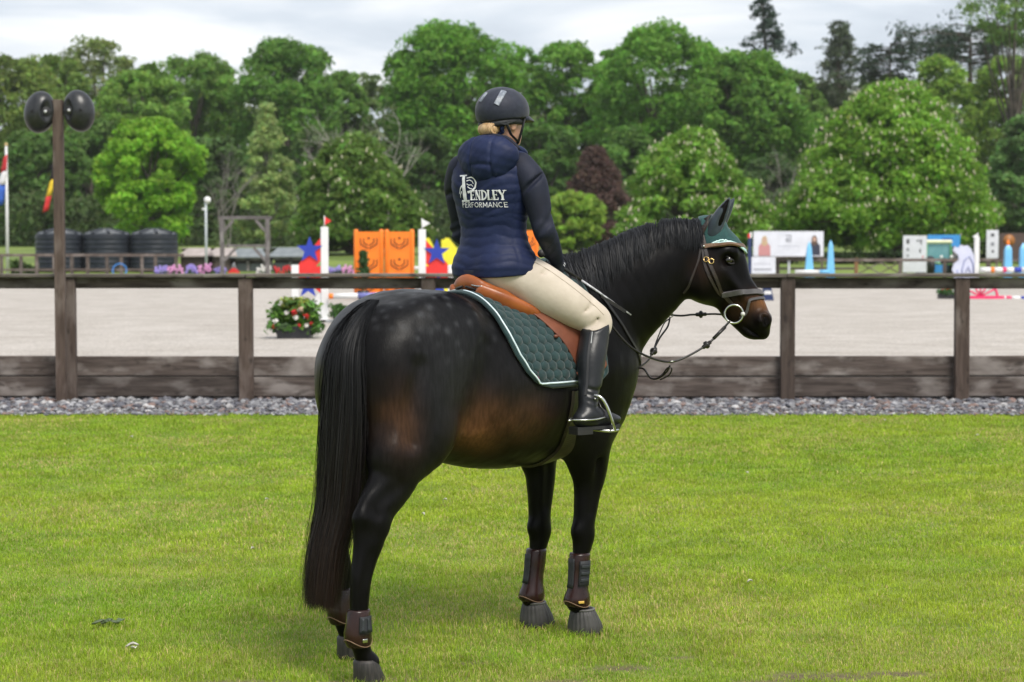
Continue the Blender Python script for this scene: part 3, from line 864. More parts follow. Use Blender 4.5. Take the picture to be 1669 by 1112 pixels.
conifer('pine_tree', 'small dark pine left of the flat-topped pine', 1448, 186, 70, 62, 125, (.036, .058, .036), 26, 7, 0, 0, True)
tree('broadleaf_tree', 'tall loose light green tree cut by the top right corner', 1650, 150, -60, 75, 70, (.095, .140, .045), 'broad', 70, 60, .22, seed=300, group=G0)

# the dark depth of the wood, and a hedge
cen = []
rw = np.random.default_rng(2)
for k in range(1300):
    px = -120 + 1920 * rw.random(); Y = 196 + 30 * rw.random(); sky_y = np.interp(px, [0, 150, 300, 380, 480, 580, 720, 880, 1080, 1250, 1320, 1450, 1600, 1700], [170, 130, 150, 170, 140, 190, 110, 150, 120, 160, 200, 190, 160, 150])
    yy = sky_y + (402 - sky_y) * rw.random() ** .75
    p = at(px, yy, Y); cen.append((p.x, p.y, p.z))
cen = np.array(cen); rad = 2.2 + 1.4 * rw.random(len(cen))
V, F, c = leaves(cen, rad, 120, .40, (.125, .185, .060))
me = raw_mesh('distant_wood', V, F, False); set_color(me, c)
tag(link('distant_wood', me, mleaf), 'dark distant wood closing the gaps between the trees', 'wood', kind='stuff')
uc = []
for k in range(520):
    px = -120 + 1920 * rw.random(); Y = 138 + 22 * rw.random(); yy = 404 - 75 * rw.random() ** 1.6
    p = at(px, yy, Y); uc.append((p.x, p.y, p.z))
V, F, c = leaves(np.array(uc), 1.1 + .9 * rw.random(len(uc)), 130, .22, (.090, .140, .044))
me = raw_mesh('undergrowth', V, F, False); set_color(me, c)
tag(link('undergrowth', me, mleaf), 'dark leafy undergrowth along the foot of the wood', 'undergrowth', kind='stuff')
def hedge(label, px0, px1, Y, top, tint, seed):
    x0, x1 = at(px0, 400, Y).x, at(px1, 400, Y).x; zt = at(px0, top, Y).z; zb = gz(Y)
    r_ = np.random.default_rng(seed); n = int((x1 - x0) * 9); t = thing('hedge', label, 'hedge', ((x0 + x1) / 2, Y, zb))
    cen = np.stack([(r_.random(n) - .5) * (x1 - x0), r_.normal(0, .25, n), r_.random(n) * (zt - zb - .15)], 1)
    V, F, c = leaves(cen, np.full(n, .34), 60, .10, tint, shell=.3)
    me = raw_mesh('foliage', V, F, False); set_color(me, c); tag(link('foliage', me, mleaf, t), kind='stuff')
    mb = MB()
    for q in np.linspace(x0, x1, max(3, int((x1 - x0) / 2))): mb.tube([(q - (x0 + x1) / 2, 0, -.1), (q - (x0 + x1) / 2, 0, (zt - zb) * .8)], .03, 5)
    tag(mb.build('stems', mbark, t), kind='stuff')
hedge('clipped dark hedge behind the fence under the largest chestnut', 1262, 1480, 97, 409, (.030, .055, .016), 1)
hedge('dark hedge behind the arena at the far right', 1560, 1720, 98, 402, (.034, .058, .018), 2)
hedge('low green bush row at the foot of the flagpole', 20, 62, 88, 425, (.055, .10, .022), 3)
# ------------------------------------------------------------------ show jumps and things around the arena
def paint(name, c, rough=.45, c2=None): return pmat(name, c, c2 or tuple(q * 1.12 for q in c), scale=3, rough=rough, bump=.001, bscale=20)
mwp = paint('white_paint', (.70, .70, .70)); mred = paint('red_paint', (.70, .030, .026)); mblue = paint('blue_paint', (.020, .045, .36)); mor = paint('orange_paint', (.85, .20, .012))
myel = paint('yellow_paint', (.72, .66, .035)); msky = paint('light_blue_paint', (.16, .46, .74)); mpink = paint('pink_paint', (.72, .035, .14)); mnav = paint('navy_paint', (.015, .03, .10)); mblk2 = paint('black_plastic', (.014, .015, .017))
mgw = wood('grey_frame_timber', (.10, .09, .088), (.18, .165, .16), (.25, .235, .225)); mfw = wood('far_fence_timber', (.065, .048, .040), (.13, .10, .086), (.19, .16, .145))
def P(px, py, Y): return at(px, py, Y)
def star(cx, cz, r, y0, y1, mb=None):
    pts = []
    for k in range(10):
        q = r if k % 2 == 0 else r * .40
        a = math.pi / 2 + k * math.pi / 5
        pts.append((cx + q * math.cos(a), cz + q * math.sin(a)))
    return (mb or MB()).prism(pts, y0, y1)
def pole_seg(px0, px1, py0, py1, Y, bands, label, name='jump_pole', r=.05, group='coloured jump poles'):
    """a round pole with painted bands: (share, material)"""
    a, b = P(px0, py0, Y), P(px1, py1, Y)
    t = thing(name, label, 'pole', a, 0, group); d = b - a; s = 0
    for sh, m in bands:
        MB().tube([d * s, d * (s + sh)], r, 12).build('band', m, t); s += sh
    return t
# ---- star wings
SY = 36.0
def star_wing(px, s, topy, label, flagmat, flab):
    g = P(px, 400, SY); zt = P(px, topy, SY).z - AZ
    t = thing('jump_wing', label, 'jump wing', (g.x, SY, AZ), 0, 'star wings of the nearest jump')
    MB().box(-.068, .068, -.05, .05, 0, zt, bev=.012).build('post', mwp, t)
    MB().box(-.30, .30, -.30, -.22, 0, .05).build('foot', mwp, t); MB().box(-.05, .05, -.30, .35, .0, .045).build('foot', mwp, t)
    x1 = s * .47; zs = P(px, 432, SY).z - AZ
    MB().box(min(x1, x1 + s * .14), max(x1, x1 + s * .14), -.04, .04, 0.05, zs, bev=.01).build('post', mwp, t)
    MB().prism([(s * .07, .55), (s * .07, .06), (s * .46, .06), (s * .46, .20)], -.02, .02).build('white_board', mwp, t)
    MB().prism([(s * .07, zt - .20), (s * .07, zt - .62), (x1, zs - .36), (x1, zs + .02)], -.025, .015).build('red_board', mred, t)
    MB().prism([(s * .07, 1.02), (s * .07, .52), (x1, .86), (x1, 1.02)], -.022, .014).build('red_board', mred, t)
    st_ = star(s * .27, zt - .42, .25, -.055, -.030).build('star', mblue, t)
    star(s * .30, .66, .24, -.055, -.030).build('star', mblue, t)
    f = thing('flag', flab, 'flag', (g.x, SY, AZ + zt))
    MB().tube([(0, 0, 0), (0, 0, .20)], .010, 6).build('stick', mwp, f)
    MB().prism([(0.005, .19), (s * .002 - .13 * s * (1 if s < 0 else -1) * (1 if s < 0 else 1) if s < 0 else .15, .11), (.005, .03)], -.004, .004).build('pennant', flagmat, f)
star_wing(529, -1, 370, 'white wing with blue stars on red boards at the left of the near jump', mred, 'small red pennant on the left jump post')
star_wing(688, 1, 374, 'white wing with blue stars on red boards behind the rider back', mwp, 'small white pennant on the right jump post')
pole_seg(536, 684, 483, 480, SY - .14, ((.05, mor), (.27, mwp), (.20, paint('violet_paint', (.16, .17, .42))), (.28, mwp), (.20, mblue)), 'white pole with violet band between the star wings')
pole_seg(536, 684, 462, 461, SY + .3, ((.3, mwp), (.2, mor), (.5, mwp)), 'white and orange pole behind the fence rail between the star wings')
# ---- planting
mpl = pmat('plant_leaf', (.9, .9, .9), (1.1, 1.1, 1.1), scale=3, rough=.6, attr='tint', trans=.25)
fl_rng = np.random.default_rng(77)
def foliage(t, w, d, z0, h, n, size, tint, name='foliage'):
    c = np.stack([(fl_rng.random(n) - .5) * w, (fl_rng.random(n) - .5) * d, z0 + fl_rng.random(n) * h], 1)
    V, F, cc = leaves(c, np.full(n, size * 2.2), 14, size, tint, shell=.2, var=.3)
    me = raw_mesh(name, V, F, False); set_color(me, cc)
    return tag(link(name, me, mpl, t), kind='stuff')
def flower(t, c, r, mat, name):
    V, F, _ = leaves(np.array([c], float), np.array([r * .85]), 44, r * .42, (1, 1, 1), shell=.3, flat=1.0, updir=.2)
    tag(link(name, raw_mesh(name, V, F, False), mat, t), kind='stuff')
mfr = paint('flower_red', (.55, .015, .02), .6); mfw_ = paint('flower_white', (.72, .70, .66), .6); mfp = paint('flower_purple', (.30, .24, .62), .6); mfk = paint('flower_pink', (.66, .30, .55), .6)
BY = 29.6
g = P(480, 553, BY)
t = thing('flower_planter', 'black planter of green fern with red and white flowers left of the horse rump', 'planter', (g.x, BY, AZ))
MB().prism([(-.24, .0), (.24, .0), (.28, .19), (-.28, .19)], -.16, .16).build('tub', mblk2, t)
foliage(t, .66, .3, .17, .36, 120, .050, (.10, .22, .03)); foliage(t, .80, .3, .10, .12, 40, .05, (.07, .16, .03), 'trailing_leaves'); foliage(t, .4, .25, .44, .14, 30, .045, (.26, .30, .05), 'light_leaves')
for (x, z, m, r, nm) in ((.02, .40, mfr, .055, 'red_flower'), (.20, .34, mfr, .05, 'red_flower'), (-.30, .19, mfr, .035, 'red_flower'), (.10, .20, mfr, .035, 'red_flower'), (.27, .23, mfr, .03, 'red_flower'), (-.10, .39, mfw_, .045, 'white_flower'), (.04, .31, mfw_, .045, 'white_flower'), (-.26, .26, mfw_, .05, 'white_flower'), (.20, .20, mfw_, .045, 'white_flower'), (.12, .44, paint('flower_cream', (.6, .45, .32), .6), .05, 'cream_flower'), (-.18, .54, mfw_, .035, 'white_flower')):
    flower(t, (x, -.20, z), r, m, nm)
g = P(553, 512, SY - .5)
t = thing('small_plant', 'small green plant at the foot of the near jump behind the rump', 'plant', (g.x, SY - .5, AZ))
foliage(t, .28, .2, .10, .22, 50, .04, (.07, .17, .03)); MB().lathe([(.09, 0), (.12, .13)], 12).build('pot', mblk2, t)
# ---- orange chevron panels
OY = 52.0
def chevron_panel(px0, px1, topy, label, full=True):
    a, b = P(px0, 400, OY), P(px1, 400, OY); w_ = b.x - a.x; zt = P(px0, topy, OY).z - AZ
    t = thing('orange_panel', label, 'jump panel', ((a.x + b.x) / 2, OY, AZ), 0, 'orange plastic wing panels')
    MB().box(-w_ / 2 + .05, w_ / 2 - .05, -.03, .03, .05, zt - .03).build('board', mor, t)
    for s in (-1, 1):
        MB().lathe([(.06, 0), (.06, zt - .02), (.05, zt + .02), (.02, zt + .035)], 12, Matrix.Translation((s * (w_ / 2 - .055), 0, 0))).build('upright', mor, t)
    mslot = pmat('slot_shadow', (.10, .035, .008), rough=.8)
    for k in range(3):
        zc = zt - .30 - k * .56
        MB().prism([(-.05, zc + .10), (0, zc + .06), (.05, zc + .10), (0, zc + .14)], -.034, -.028).build('slot', mslot, t)
        for r_ in (.14, .23):
            for s in (-1, 1):
                MB().bar((s * r_ * .95, -.034, zc + .10), (s * r_ * .95, -.034, zc - .02 - (r_ - .14) * .4), .03, .012, up=(0, 1, 0)).build('slot', mslot, t)
                MB().bar((s * r_ * .95, -.034, zc - .02 - (r_ - .14) * .4), (s * .015, -.034, zc - .09 - (r_ - .14) * 1.0), .034, .012, up=(0, 1, 0)).build('slot', mslot, t)
                MB().bar((s * r_ * .95, -.036, zc - .052 - (r_ - .14) * .4), (s * .015, -.036, zc - .122 - (r_ - .14) * 1.0), .022, .02, up=(0, 1, 0)).build('rib', mor, t)
chevron_panel(577, 625, 376, 'left orange panel with nested chevron slots'); chevron_panel(627, 675, 376, 'right orange panel with nested chevron slots'); chevron_panel(842, 878, 374, 'orange panel showing in the gap under the rider right arm')
g = P(592, 478, OY - 1.5)
t = thing('topiary', 'small dark green stacked topiary before the orange panels', 'topiary', (g.x, OY - 1.5, AZ))
for z, r_ in ((.42, .20), (.72, .17), (.98, .13), (1.17, .09)):
    n = 30; d = unit(n); V, F, cc = leaves(d * r_ * .6 + np.array((0, 0, z)), np.full(n, r_ * .55), 24, .045, (.035, .10, .02)); me = raw_mesh('leaf_ball', V, F, False); set_color(me, cc); tag(link('leaf_ball', me, mpl, t), kind='stuff')
MB().tube([(0, 0, .1), (0, 0, 1.2)], .018, 6).build('stem', mbark, t); MB().lathe([(.12, 0), (.16, .24)], 14).build('pot', mblk2, t)
# ---- yellow wings
YY = 58.0
for i, (px0, px1, topy, lb) in enumerate(((693, 708, 388, 'yellow wing behind the white pennant post'), (725, 745, 388, 'yellow wing with sloping top beside the rider back'))):
    a, b = P(px0, 400, YY), P(px1, 400, YY); w_ = b.x - a.x; zt = P(px0, topy, YY).z - AZ
    t = thing('yellow_wing', lb, 'jump wing', ((a.x + b.x) / 2, YY, AZ), 0, 'yellow wings of the far jump')
    MB().prism([(-w_ / 2, .05), (w_ / 2, .05), (w_ / 2, zt - .3), (-w_ / 2 + .12, zt), (-w_ / 2, zt)], -.025, .025).build('board', myel, t)
    MB().box(-w_ / 2 - .10, -w_ / 2, -.05, .05, 0, zt - .05, bev=.01).build('post', myel, t); MB().box(-.3, .3, -.28, .28, 0, .05).build('foot', myel, t)
pole_seg(672, 742, 437, 437, YY - .2, ((.3, mwp), (.06, mor), (.5, mwp), (.14, mor)), 'white and orange pole left of the rider hip')
# ---- far fence round the arena
FF = 82.0
ff = thing('far_fence', 'far brown rail fence with upright balusters along the left of the arena', 'fence', (0, FF, gz(FF)))
def fbar(t, px0, px1, py0, py1, Y, th, nm, mat, dy=0.0, d=.05):
    a = P(px0, py0, Y); b = P(px1, py1, Y); z0 = gz(Y)
    o = MB().box(-(b - a).length / 2, (b - a).length / 2, -d / 2, d / 2, -th / 2, th / 2, bev=.006).build(nm, mat, t)
    m = (a + b) / 2; o.location = (m.x - t.location.x, dy, m.z - z0); o.rotation_euler = (0, -math.atan2(b.z - a.z, b.x - a.x), 0)
fbar(ff, -60, 300, 416, 416, FF, .11, 'rail', mfw, 0, .10); fbar(ff, -60, 300, 440, 440, FF, .09, 'rail', mfw, .0, .06)
for px in list(range(-52, 300, 28)):
    upright('baluster', P(px + 3 * math.sin(px), 400, FF).x, .13, .09, 0, P(0, 418, FF).z - gz(FF), mfw, ff, .02)
rf = thing('far_fence', 'far brown rail fence with crossed braces at the right of the arena', 'fence', (0, FF, gz(FF)))
fbar(rf, 1255, 1720, 424, 424, FF, .12, 'rail', mfw, 0, .10); fbar(rf, 1255, 1392, 438, 438, FF, .09, 'rail', mfw)
for px in (1268, 1396, 1468, 1540, 1556, 1612, 1668):
    upright('post', P(px, 400, FF).x, .15, .10, 0, P(0, 421, FF).z - gz(FF), mfw if px != 1396 else wood('orange_brown_timber', (.20, .10, .04), (.30, .16, .07), (.34, .2, .1)), rf, .02)
for (x0, x1) in ((1400, 1434), (1434, 1466)):
    fbar(rf, x0, x1, 428, 446, FF, .05, 'brace', mfw, -.03, .04); fbar(rf, x0, x1, 446, 428, FF, .05, 'brace', mfw, .03, .04)
upright('steel_post', P(1286, 400, FF - .2).x, .10, .08, 0, P(0, 425, FF).z - gz(FF), paint('pale_steel', (.45, .47, .50)), rf, -.2)
# ---- water tanks
mtank = pmat('dark_tank_plastic', (.016, .020, .028), (.024, .029, .038), scale=2, rough=.45, spec=.25)
for px, lb in ((97, 'black water tank on the left, half hidden by the tall post'), (174, 'black water tank in the middle of the three'), (251, 'black water tank on the right next to the maple')):
    Y = 90.0; g = P(px, 400, Y); t = thing('water_tank', lb, 'water tank', (g.x, Y, gz(Y)), 0, 'three water tanks'); zs = P(px, 383, Y).z - gz(Y)
    prof = [(1.06, 0)]
    for k in range(7):
        z = .05 + k * (zs - .1) / 7; dz_ = (zs - .1) / 7
        prof += [(1.06, z), (1.09, z + dz_ * .2), (1.09, z + dz_ * .8), (1.06, z + dz_)]
    prof += [(1.09, zs), (1.02, zs + .05)]
    MB().lathe(prof, 36).build('drum', mtank, t)
    MB().lathe([(1.03, zs + .02), (.95, zs + .09), (.55, zs + .20), (.30, zs + .26), (.28, zs + .29), (.05, zs + .30)], 36).build('dome', pmat('tank_lid_sky_glare', (.05, .055, .06), (.07, .075, .08), rough=.22, spec=.9), t)  # dome colour lightened for the sky glare on the black plastic
    for k in range(8):
        a = k * math.pi / 4 + .3
        MB().bar((.30 * math.cos(a), .30 * math.sin(a), zs + .27), (1.0 * math.cos(a), 1.0 * math.sin(a), zs + .09), .16, .07).build('dome_rib', mtank, t)
    for a in (.2, 2.9): MB().lathe([(.05, 0), (.05, .1)], 8, Matrix.Translation((1.0 * math.cos(a), 1.0 * math.sin(a), zs + .03))).build('lifting_lug', mtank, t)
# ---- lamp, timber frame, sheds
Y = 84.0; g = P(336, 400, Y); t = thing('globe_lamp', 'slim pale lamp post with a white globe beside the timber frame', 'lamp post', (g.x, Y, gz(Y)))
zt = P(336, 330, Y).z - gz(Y); MB().tube([(0, 0, 0), (0, 0, zt)], .05, 8).build('pole', paint('pale_grey_metal', (.42, .46, .48)), t); MB().ball((.07, 0, zt + .10), .15, n=14, m=10).build('globe', mwp, t); MB().box(-.15, -.03, -.05, .05, zt - .32, zt - .24).build('camera_box', mwp, t)
Y = 78.0; g = P(398, 400, Y); t = thing('timber_frame', 'grey open timber frame with braces in front of the sheds', 'timber frame', (g.x, Y, gz(Y)))
zc = lambda py: P(0, py, Y).z - gz(Y); xl = P(362, 400, Y).x - g.x; xr = P(436, 400, Y).x - g.x
upright('post', xl, .16, .16, 0, zc(357), mgw, t); upright('post', xr, .16, .16, 0, zc(357), mgw, t)
def tb(x0, z0, x1, z1, th, nm='beam', dy=0.0):
    L = math.hypot(x1 - x0, z1 - z0); o = MB().box(-L / 2, L / 2, -.07, .07, -th / 2, th / 2, bev=.008).build(nm, mgw, t); o.location = ((x0 + x1) / 2, dy, (z0 + z1) / 2); o.rotation_euler = (0, -math.atan2(z1 - z0, x1 - x0), 0)
tb(xl - .16, zc(355), xr + .16, zc(355), .13); tb(xl + .08, zc(401), xr - .08, zc(401), .10)
for s, x in ((1, xl), (-1, xr)):
    tb(x + s * .08, zc(377), x + s * .46, zc(359), .10, 'brace', .01); tb(x + s * .08, zc(425), x + s * .55, zc(404), .10, 'brace', .01)
mshed = wood('brown_shed_boards', (.055, .036, .030), (.085, .058, .048), (.11, .08, .07)); mshroof = pmat('grey_pink_roof', (.34, .29, .27), (.42, .36, .34), scale=3, rough=.7); mroof2 = pmat('slate_grey_roof', (.15, .17, .18), (.21, .23, .24), scale=3, rough=.6)
for (x0, x1, ry, ey, roofm, op, lb) in ((294, 346, 406, 417, mshroof, False, 'brown shed with pinkish roof left of the lamp'), (340, 384, 406, 417, mshroof, False, 'brown shed with pinkish roof right of the lamp'), (376, 432, 406, 419, mroof2, True, 'open grey-roofed shed behind the timber frame'), (440, 506, 405, 418, mroof2, True, 'open grey-roofed shed right of the timber frame')):
    Y = 90.0; a, b = P(x0, 400, Y), P(x1, 400, Y); w_ = b.x - a.x; t = thing('shed', lb, 'shed', ((a.x + b.x) / 2, Y, gz(Y)), 0, 'small sheds behind the arena'); ze = P(0, ey, Y).z - gz(Y); zr = P(0, ry, Y).z - gz(Y); dp = 1.8
    if op:
        MB().box(-w_ / 2, w_ / 2, dp - .06, dp, 0, ze).build('back_wall', mshed, t)
        for s in (-1, 0, 1): upright('post', s * (w_ / 2 - .06), .12, .12, 0, ze, mgw, t, .06)
        MB().box(-w_ / 2 + .1, w_ / 2 - .1, .30, .36, 0, ze * .55).build('half_wall', mroof2, t)
        MB().box(-w_ / 2, w_ / 2, .0, .05, ze - .18, ze).build('fascia', mgw, t)
    else:
        MB().box(-w_ / 2, w_ / 2, 0, dp, 0, ze).build('wall', mshed, t)
        MB().box(-.32, .32, -.03, -.002, .02, ze - .12).build('door', wood('shed_door', (.06, .045, .04), (.1, .075, .065), (.12, .09, .08)), t)
    for s in (0, 1):
        y0, y1 = (-.25, dp / 2) if s == 0 else (dp / 2, dp + .25)
        zA, zB = (ze - .04, zr) if s == 0 else (zr, ze - .04)
        inset = w_ * .16
        MB().add([(-w_ / 2 - .1, y0, zA), (w_ / 2 + .1, y0, zA), (w_ / 2 - inset if s == 0 else w_ / 2 + .1, y1, zB), (-w_ / 2 + inset if s == 0 else -w_ / 2 - .1, y1, zB), (-w_ / 2 - .1, y0, zA + .05), (w_ / 2 + .1, y0, zA + .05), (w_ / 2 - inset if s == 0 else w_ / 2 + .1, y1, zB + .05), (-w_ / 2 + inset if s == 0 else -w_ / 2 - .1, y1, zB + .05)],
                 [(0, 1, 2, 3), (4, 7, 6, 5), (0, 4, 5, 1), (1, 5, 6, 2), (2, 6, 7, 3), (3, 7, 4, 0)]).build('roof_slope', roofm, t)
# ---- flower boxes along the far edge
for (px0, px1, topy, m, lb) in ((253, 271, 434, mfp, 'violet flowers at the left end of the flower row'), (273, 298, 432, mfk, 'pink flowers before the right water tank'), (303, 321, 432, mfp, 'violet flowers before the first shed'), (324, 344, 431, mfk, 'pink flowers below the globe lamp'), (350, 368, 435, mfp, 'low violet flowers left of the timber frame'), (418, 441, 433, mfw_, 'white flowers right of the timber frame'), (447, 482, 434, mfr, 'red flowers left of the star wing'), (534, 556, 434, mfp, 'violet flowers between the star wing and the orange panels'), (557, 577, 433, mfk, 'pink flowers left of the orange panels')):
    Y = 79.5; a, b = P(px0, 400, Y), P(px1, 400, Y); w_ = b.x - a.x; t = thing('flower_box', lb, 'flower box', ((a.x + b.x) / 2, Y, AZ), 0, 'row of flower boxes at the far side'); zt = P(0, topy, Y).z - AZ
    MB().box(-w_ / 2, w_ / 2, -.12, .12, 0, .20).build('box', mblk2, t); foliage(t, w_, .2, .2, zt - .42, 20, .06, (.05, .11, .03))
    for k in range(6):
        x = (k + .5) / 6 * w_ - w_ / 2; h = zt * (.72 + .28 * fl_rng.random()); mb = MB()
        for j in range(4): mb.ball((x + .03 * fl_rng.normal(), -.06, h - j * .075), .055, .05, .055, 6, 4)
        mb.build('flower_spike', m, t)
Y = 79.0; g = P(381, 400, Y); t = thing('red_marker', 'low red peaked marker below the timber frame', 'marker', (g.x, Y, AZ)); zt = P(0, 437, Y).z - AZ
MB().prism([(-.26, zt - .20), (.26, zt - .20), (.06, zt), (-.06, zt)], -.05, .05).build('cover', mred, t)
for s in (-1, 1): MB().tube([(s * .22, 0, 0), (0, 0, zt + .22)], .02, 6).build('leg', paint('grey_metal', (.3, .32, .34)), t)
Y = 79.5; g = P(195, 446, Y); t = thing('blue_hoop', 'bright blue hoop lying up against the far fence by the tanks', 'hoop', (g.x, Y, AZ)); MB().tube([(.28 * math.cos(a), .05 * math.sin(a), .38 + .28 * math.sin(a)) for a in np.linspace(0, 2 * math.pi, 25)], .022, 6).build('ring', paint('bright_blue', (.03, .22, .62)), t); MB().box(-.2, .2, -.06, .06, 0, .12).build('base', mblk2, t)
# ---- flags
mfpole = paint('flagpole_white', (.66, .66, .66)); Y = 84.5
def flagpole(px, topy, label): 
    g = P(px, 400, Y); t = thing('flagpole', label, 'flagpole', (g.x, Y, gz(Y))); zt = P(px, topy, Y).z - gz(Y)
    MB().tube([(0, 0, 0), (0, 0, zt)], [.075, .05], 10).build('pole', mfpole, t); MB().ball((0, 0, zt + .06), .08, n=10, m=8).build('finial', paint('gold_ball', (.5, .36, .16)), t)
def hung_flag(px, top, bot, side, cols, label, w0, drift):
    a = P(px, top, Y); b = P(px, bot, Y); H = a.z - b.z; t = thing('flag', label, 'flag', (a.x, Y - .12, b.z)); n = 14
    for k, m in enumerate(cols):
        vs = []
        for i in range(n + 1):
            u = i / n; cx = side * (.06 + drift * u)
            for j in range(4):
                q = (k + j / 3) / len(cols); 
                vs.append((cx + side * q * w0 * (.55 + .45 * u) , .10 * math.sin(q * 9 + u * 2), H * (1 - u) - q * .25 * H * (1 - u * .2)))
        F = [(i * 4 + j, i * 4 + j + 1, i * 4 + 5 + j, i * 4 + 4 + j) for i in range(n) for j in range(3)]
        o = link('stripe', raw_mesh('stripe', vs, F, True), m, t); md = o.modifiers.new('thick', 'SOLIDIFY'); md.thickness = .012
flagpole(12, 238, 'white flagpole with gold ball at the left edge'); flagpole(97, 244, 'white flagpole hidden behind the tall speaker post')
FLAGC = ((paint('flag_red', (.50, .03, .04), .8), paint('flag_white', (.65, .65, .66), .8), paint('flag_blue', (.03, .10, .42), .8)))
def band_flag(px, cols, label, rows=((266, 96, 86), (295, 91, 82), (322, 84, 75), (347, 79, 70))):
    t = thing('flag', label, 'flag', P(px, 270, Y) + Vector((0, -.1, 0)))
    for k, m in enumerate(cols):
        (y0, r0, l0), (y1, r1, l1) = rows[k], rows[k + 1]; vs = []
        for i in range(4):
            u = i / 3
            for j in range(5):
                q = j / 4; p = P(l0 + (l1 - l0) * u + (r0 - l0 + (r1 - l1 - r0 + l0) * u) * q, y0 + (y1 - y0) * u - 4 * q, Y) - t.location; vs.append((p.x, .10 * math.sin(q * 6 + k), p.z))
        F = [(i * 5 + j, i * 5 + j + 1, i * 5 + 6 + j, i * 5 + 5 + j) for i in range(3) for j in range(4)]
        o = link('stripe', raw_mesh('stripe', vs, F, True), m, t); md = o.modifiers.new('thick', 'SOLIDIFY'); md.thickness = .012
band_flag(90, (paint('flag_black', (.012, .012, .014), .8), paint('flag_yellow', (.72, .50, .03), .8), paint('flag_red2', (.58, .03, .03), .8)), 'black yellow and red flag hanging beside the tall post')
band_flag(6, FLAGC, 'red white and blue flag hanging limp at the left edge', ((256, 13, 7), (282, 12, 2), (304, 10, -5), (338, 5, -12)))
# ---- banners at the right
def figure_prints(t, flip, cx, cz, top, hair, arms):
    """flat printed portrait: hair, face and clothes as thin shapes on the banner"""
    s = -1 if flip else 1
    def sh(nm, pts, m, y): MB().prism([(cx + s * x, cz + z) for x, z in pts], -y, -y + .002).build(nm, m, t)
    sh('printed_hair', [(-.11, .30), (-.13, .10), (-.07, .0), (.07, .0), (.13, .12), (.10, .32), (.05, .40), (-.05, .40)], hair, .022)
    sh('printed_face', [(-.055, .16), (.055, .16), (.065, .28), (.04, .34), (-.04, .34), (-.065, .28)], pmat('printed_skin', (.52, .34, .26), rough=.6), .025)
    sh('printed_clothes', [(-.25, -.42), (.25, -.42), (.24, -.02), (.14, .10), (.05, .13), (-.05, .13), (-.14, .10), (-.24, -.02)], top, .020)
    if arms: sh('printed_arm', [(.10, .02), (.30, -.22), (.36, -.40), (.26, -.40), (.05, -.10)], top, .026)
Y = 81.6; a, b = P(1228, 377, Y), P(1342, 418, Y); w_ = b.x - a.x; h = a.z - b.z
t = thing('banner', 'wide pale banner with two printed figures on the right fence', 'banner', ((a.x + b.x) / 2, Y, b.z))
MB().box(-w_ / 2, w_ / 2, -.012, .012, 0, h).build('panel', paint('banner_white', (.62, .64, .70)), t); MB().box(-w_ / 2 - .03, w_ / 2 + .03, -.02, .02, -.05, -.002).build('lower_batten', mfw, t)
for s in (-1, 1): MB().box(s * (w_ / 2 - .05) - .04, s * (w_ / 2 - .05) + .04, .015, .08, -(b.z - gz(Y)), h - .05).build('stake', mfw, t)
figure_prints(t, False, -w_ / 2 + .46, .44, pmat('printed_pink', (.52, .24, .24), rough=.6), pmat('printed_blond', (.50, .38, .22), rough=.6), False); figure_prints(t, True, w_ / 2 - .38, .46, pmat('printed_navy', (.03, .035, .06), rough=.6), pmat('printed_brown', (.10, .06, .04), rough=.6), True)
mgt = pmat('printed_grey', (.20, .21, .24), rough=.6)
for zz_ in (.62, .74, .86): MB().bar((-.10, -.018, zz_), (.10, -.018, zz_), .004, .035).build('printed_mark', mgt, t)
MB().bar((.11, -.018, .61), (.11, -.018, .87), .004, .04).build('printed_mark', mgt, t); MB().bar((-.14, -.018, .68), (.02, -.018, .68), .004, .03).build('printed_mark', mgt, t)
for k in range(9): MB().bar((-.44 + k * .10, -.018, .42), (-.37 + k * .10, -.018, .42), .004, .045).build('printed_letter', pmat('printed_pale_grey', (.42, .44, .50), rough=.6), t)
for k in range(6): MB().bar((-.22 + k * .08, -.018, .30), (-.17 + k * .08, -.018, .30), .004, .02).build('printed_letter', MATS['printed_pale_grey'], t)
a, b = P(1222, 419, Y - .2), P(1264, 446, Y - .2); w_ = b.x - a.x; h = a.z - b.z
t = thing('banner', 'small white banner with faint lines below the wide one', 'banner', ((a.x + b.x) / 2, Y - .2, b.z)); MB().box(-w_ / 2, w_ / 2, -.012, .012, 0, h).build('panel', MATS['banner_white'], t)
for k in range(6): MB().bar((-.36 + k * .12, -.018, .40), (-.28 + k * .12, -.018, .40), .004, .05).build('printed_letter', MATS['printed_pale_grey'], t)
for k in range(7): MB().bar((-.36 + k * .105, -.018, .17), (-.28 + k * .105, -.018, .17), .004, .06).build('printed_letter', mgt, t)
# navy standard with red cap
Y = 56.0; g = P(1222, 400, Y); t = thing('jump_standard', 'slim navy jump standard with red and white caps beside the horse forehead', 'jump standard', (g.x, Y, AZ)); zt = P(0, 381, Y).z - AZ
MB().box(-.05, .05, -.05, .05, 0, zt - .12, bev=.01).build('post', mnav, t); MB().box(-.055, -.002, -.055, .055, zt - .12, zt).build('red_cap', mred, t); MB().box(.002, .055, -.055, .055, zt - .12, zt + .04).build('white_cap', mwp, t); MB().box(-.28, .28, -.25, .25, 0, .06).build('foot', mnav, t)
Y = 50.0; g = P(1250, 489, Y); t = thing('navy_block', 'small navy and white jump block behind the horse nose', 'jump block', (g.x, Y, AZ)); MB().prism([(-.16, 0), (.16, 0), (.08, .40), (-.08, .40)], -.15, .15).build('block', mnav, t); MB().prism([(-.10, .16), (.10, .16), (.08, .25), (-.08, .25)], -.156, -.151).build('band', mwp, t)
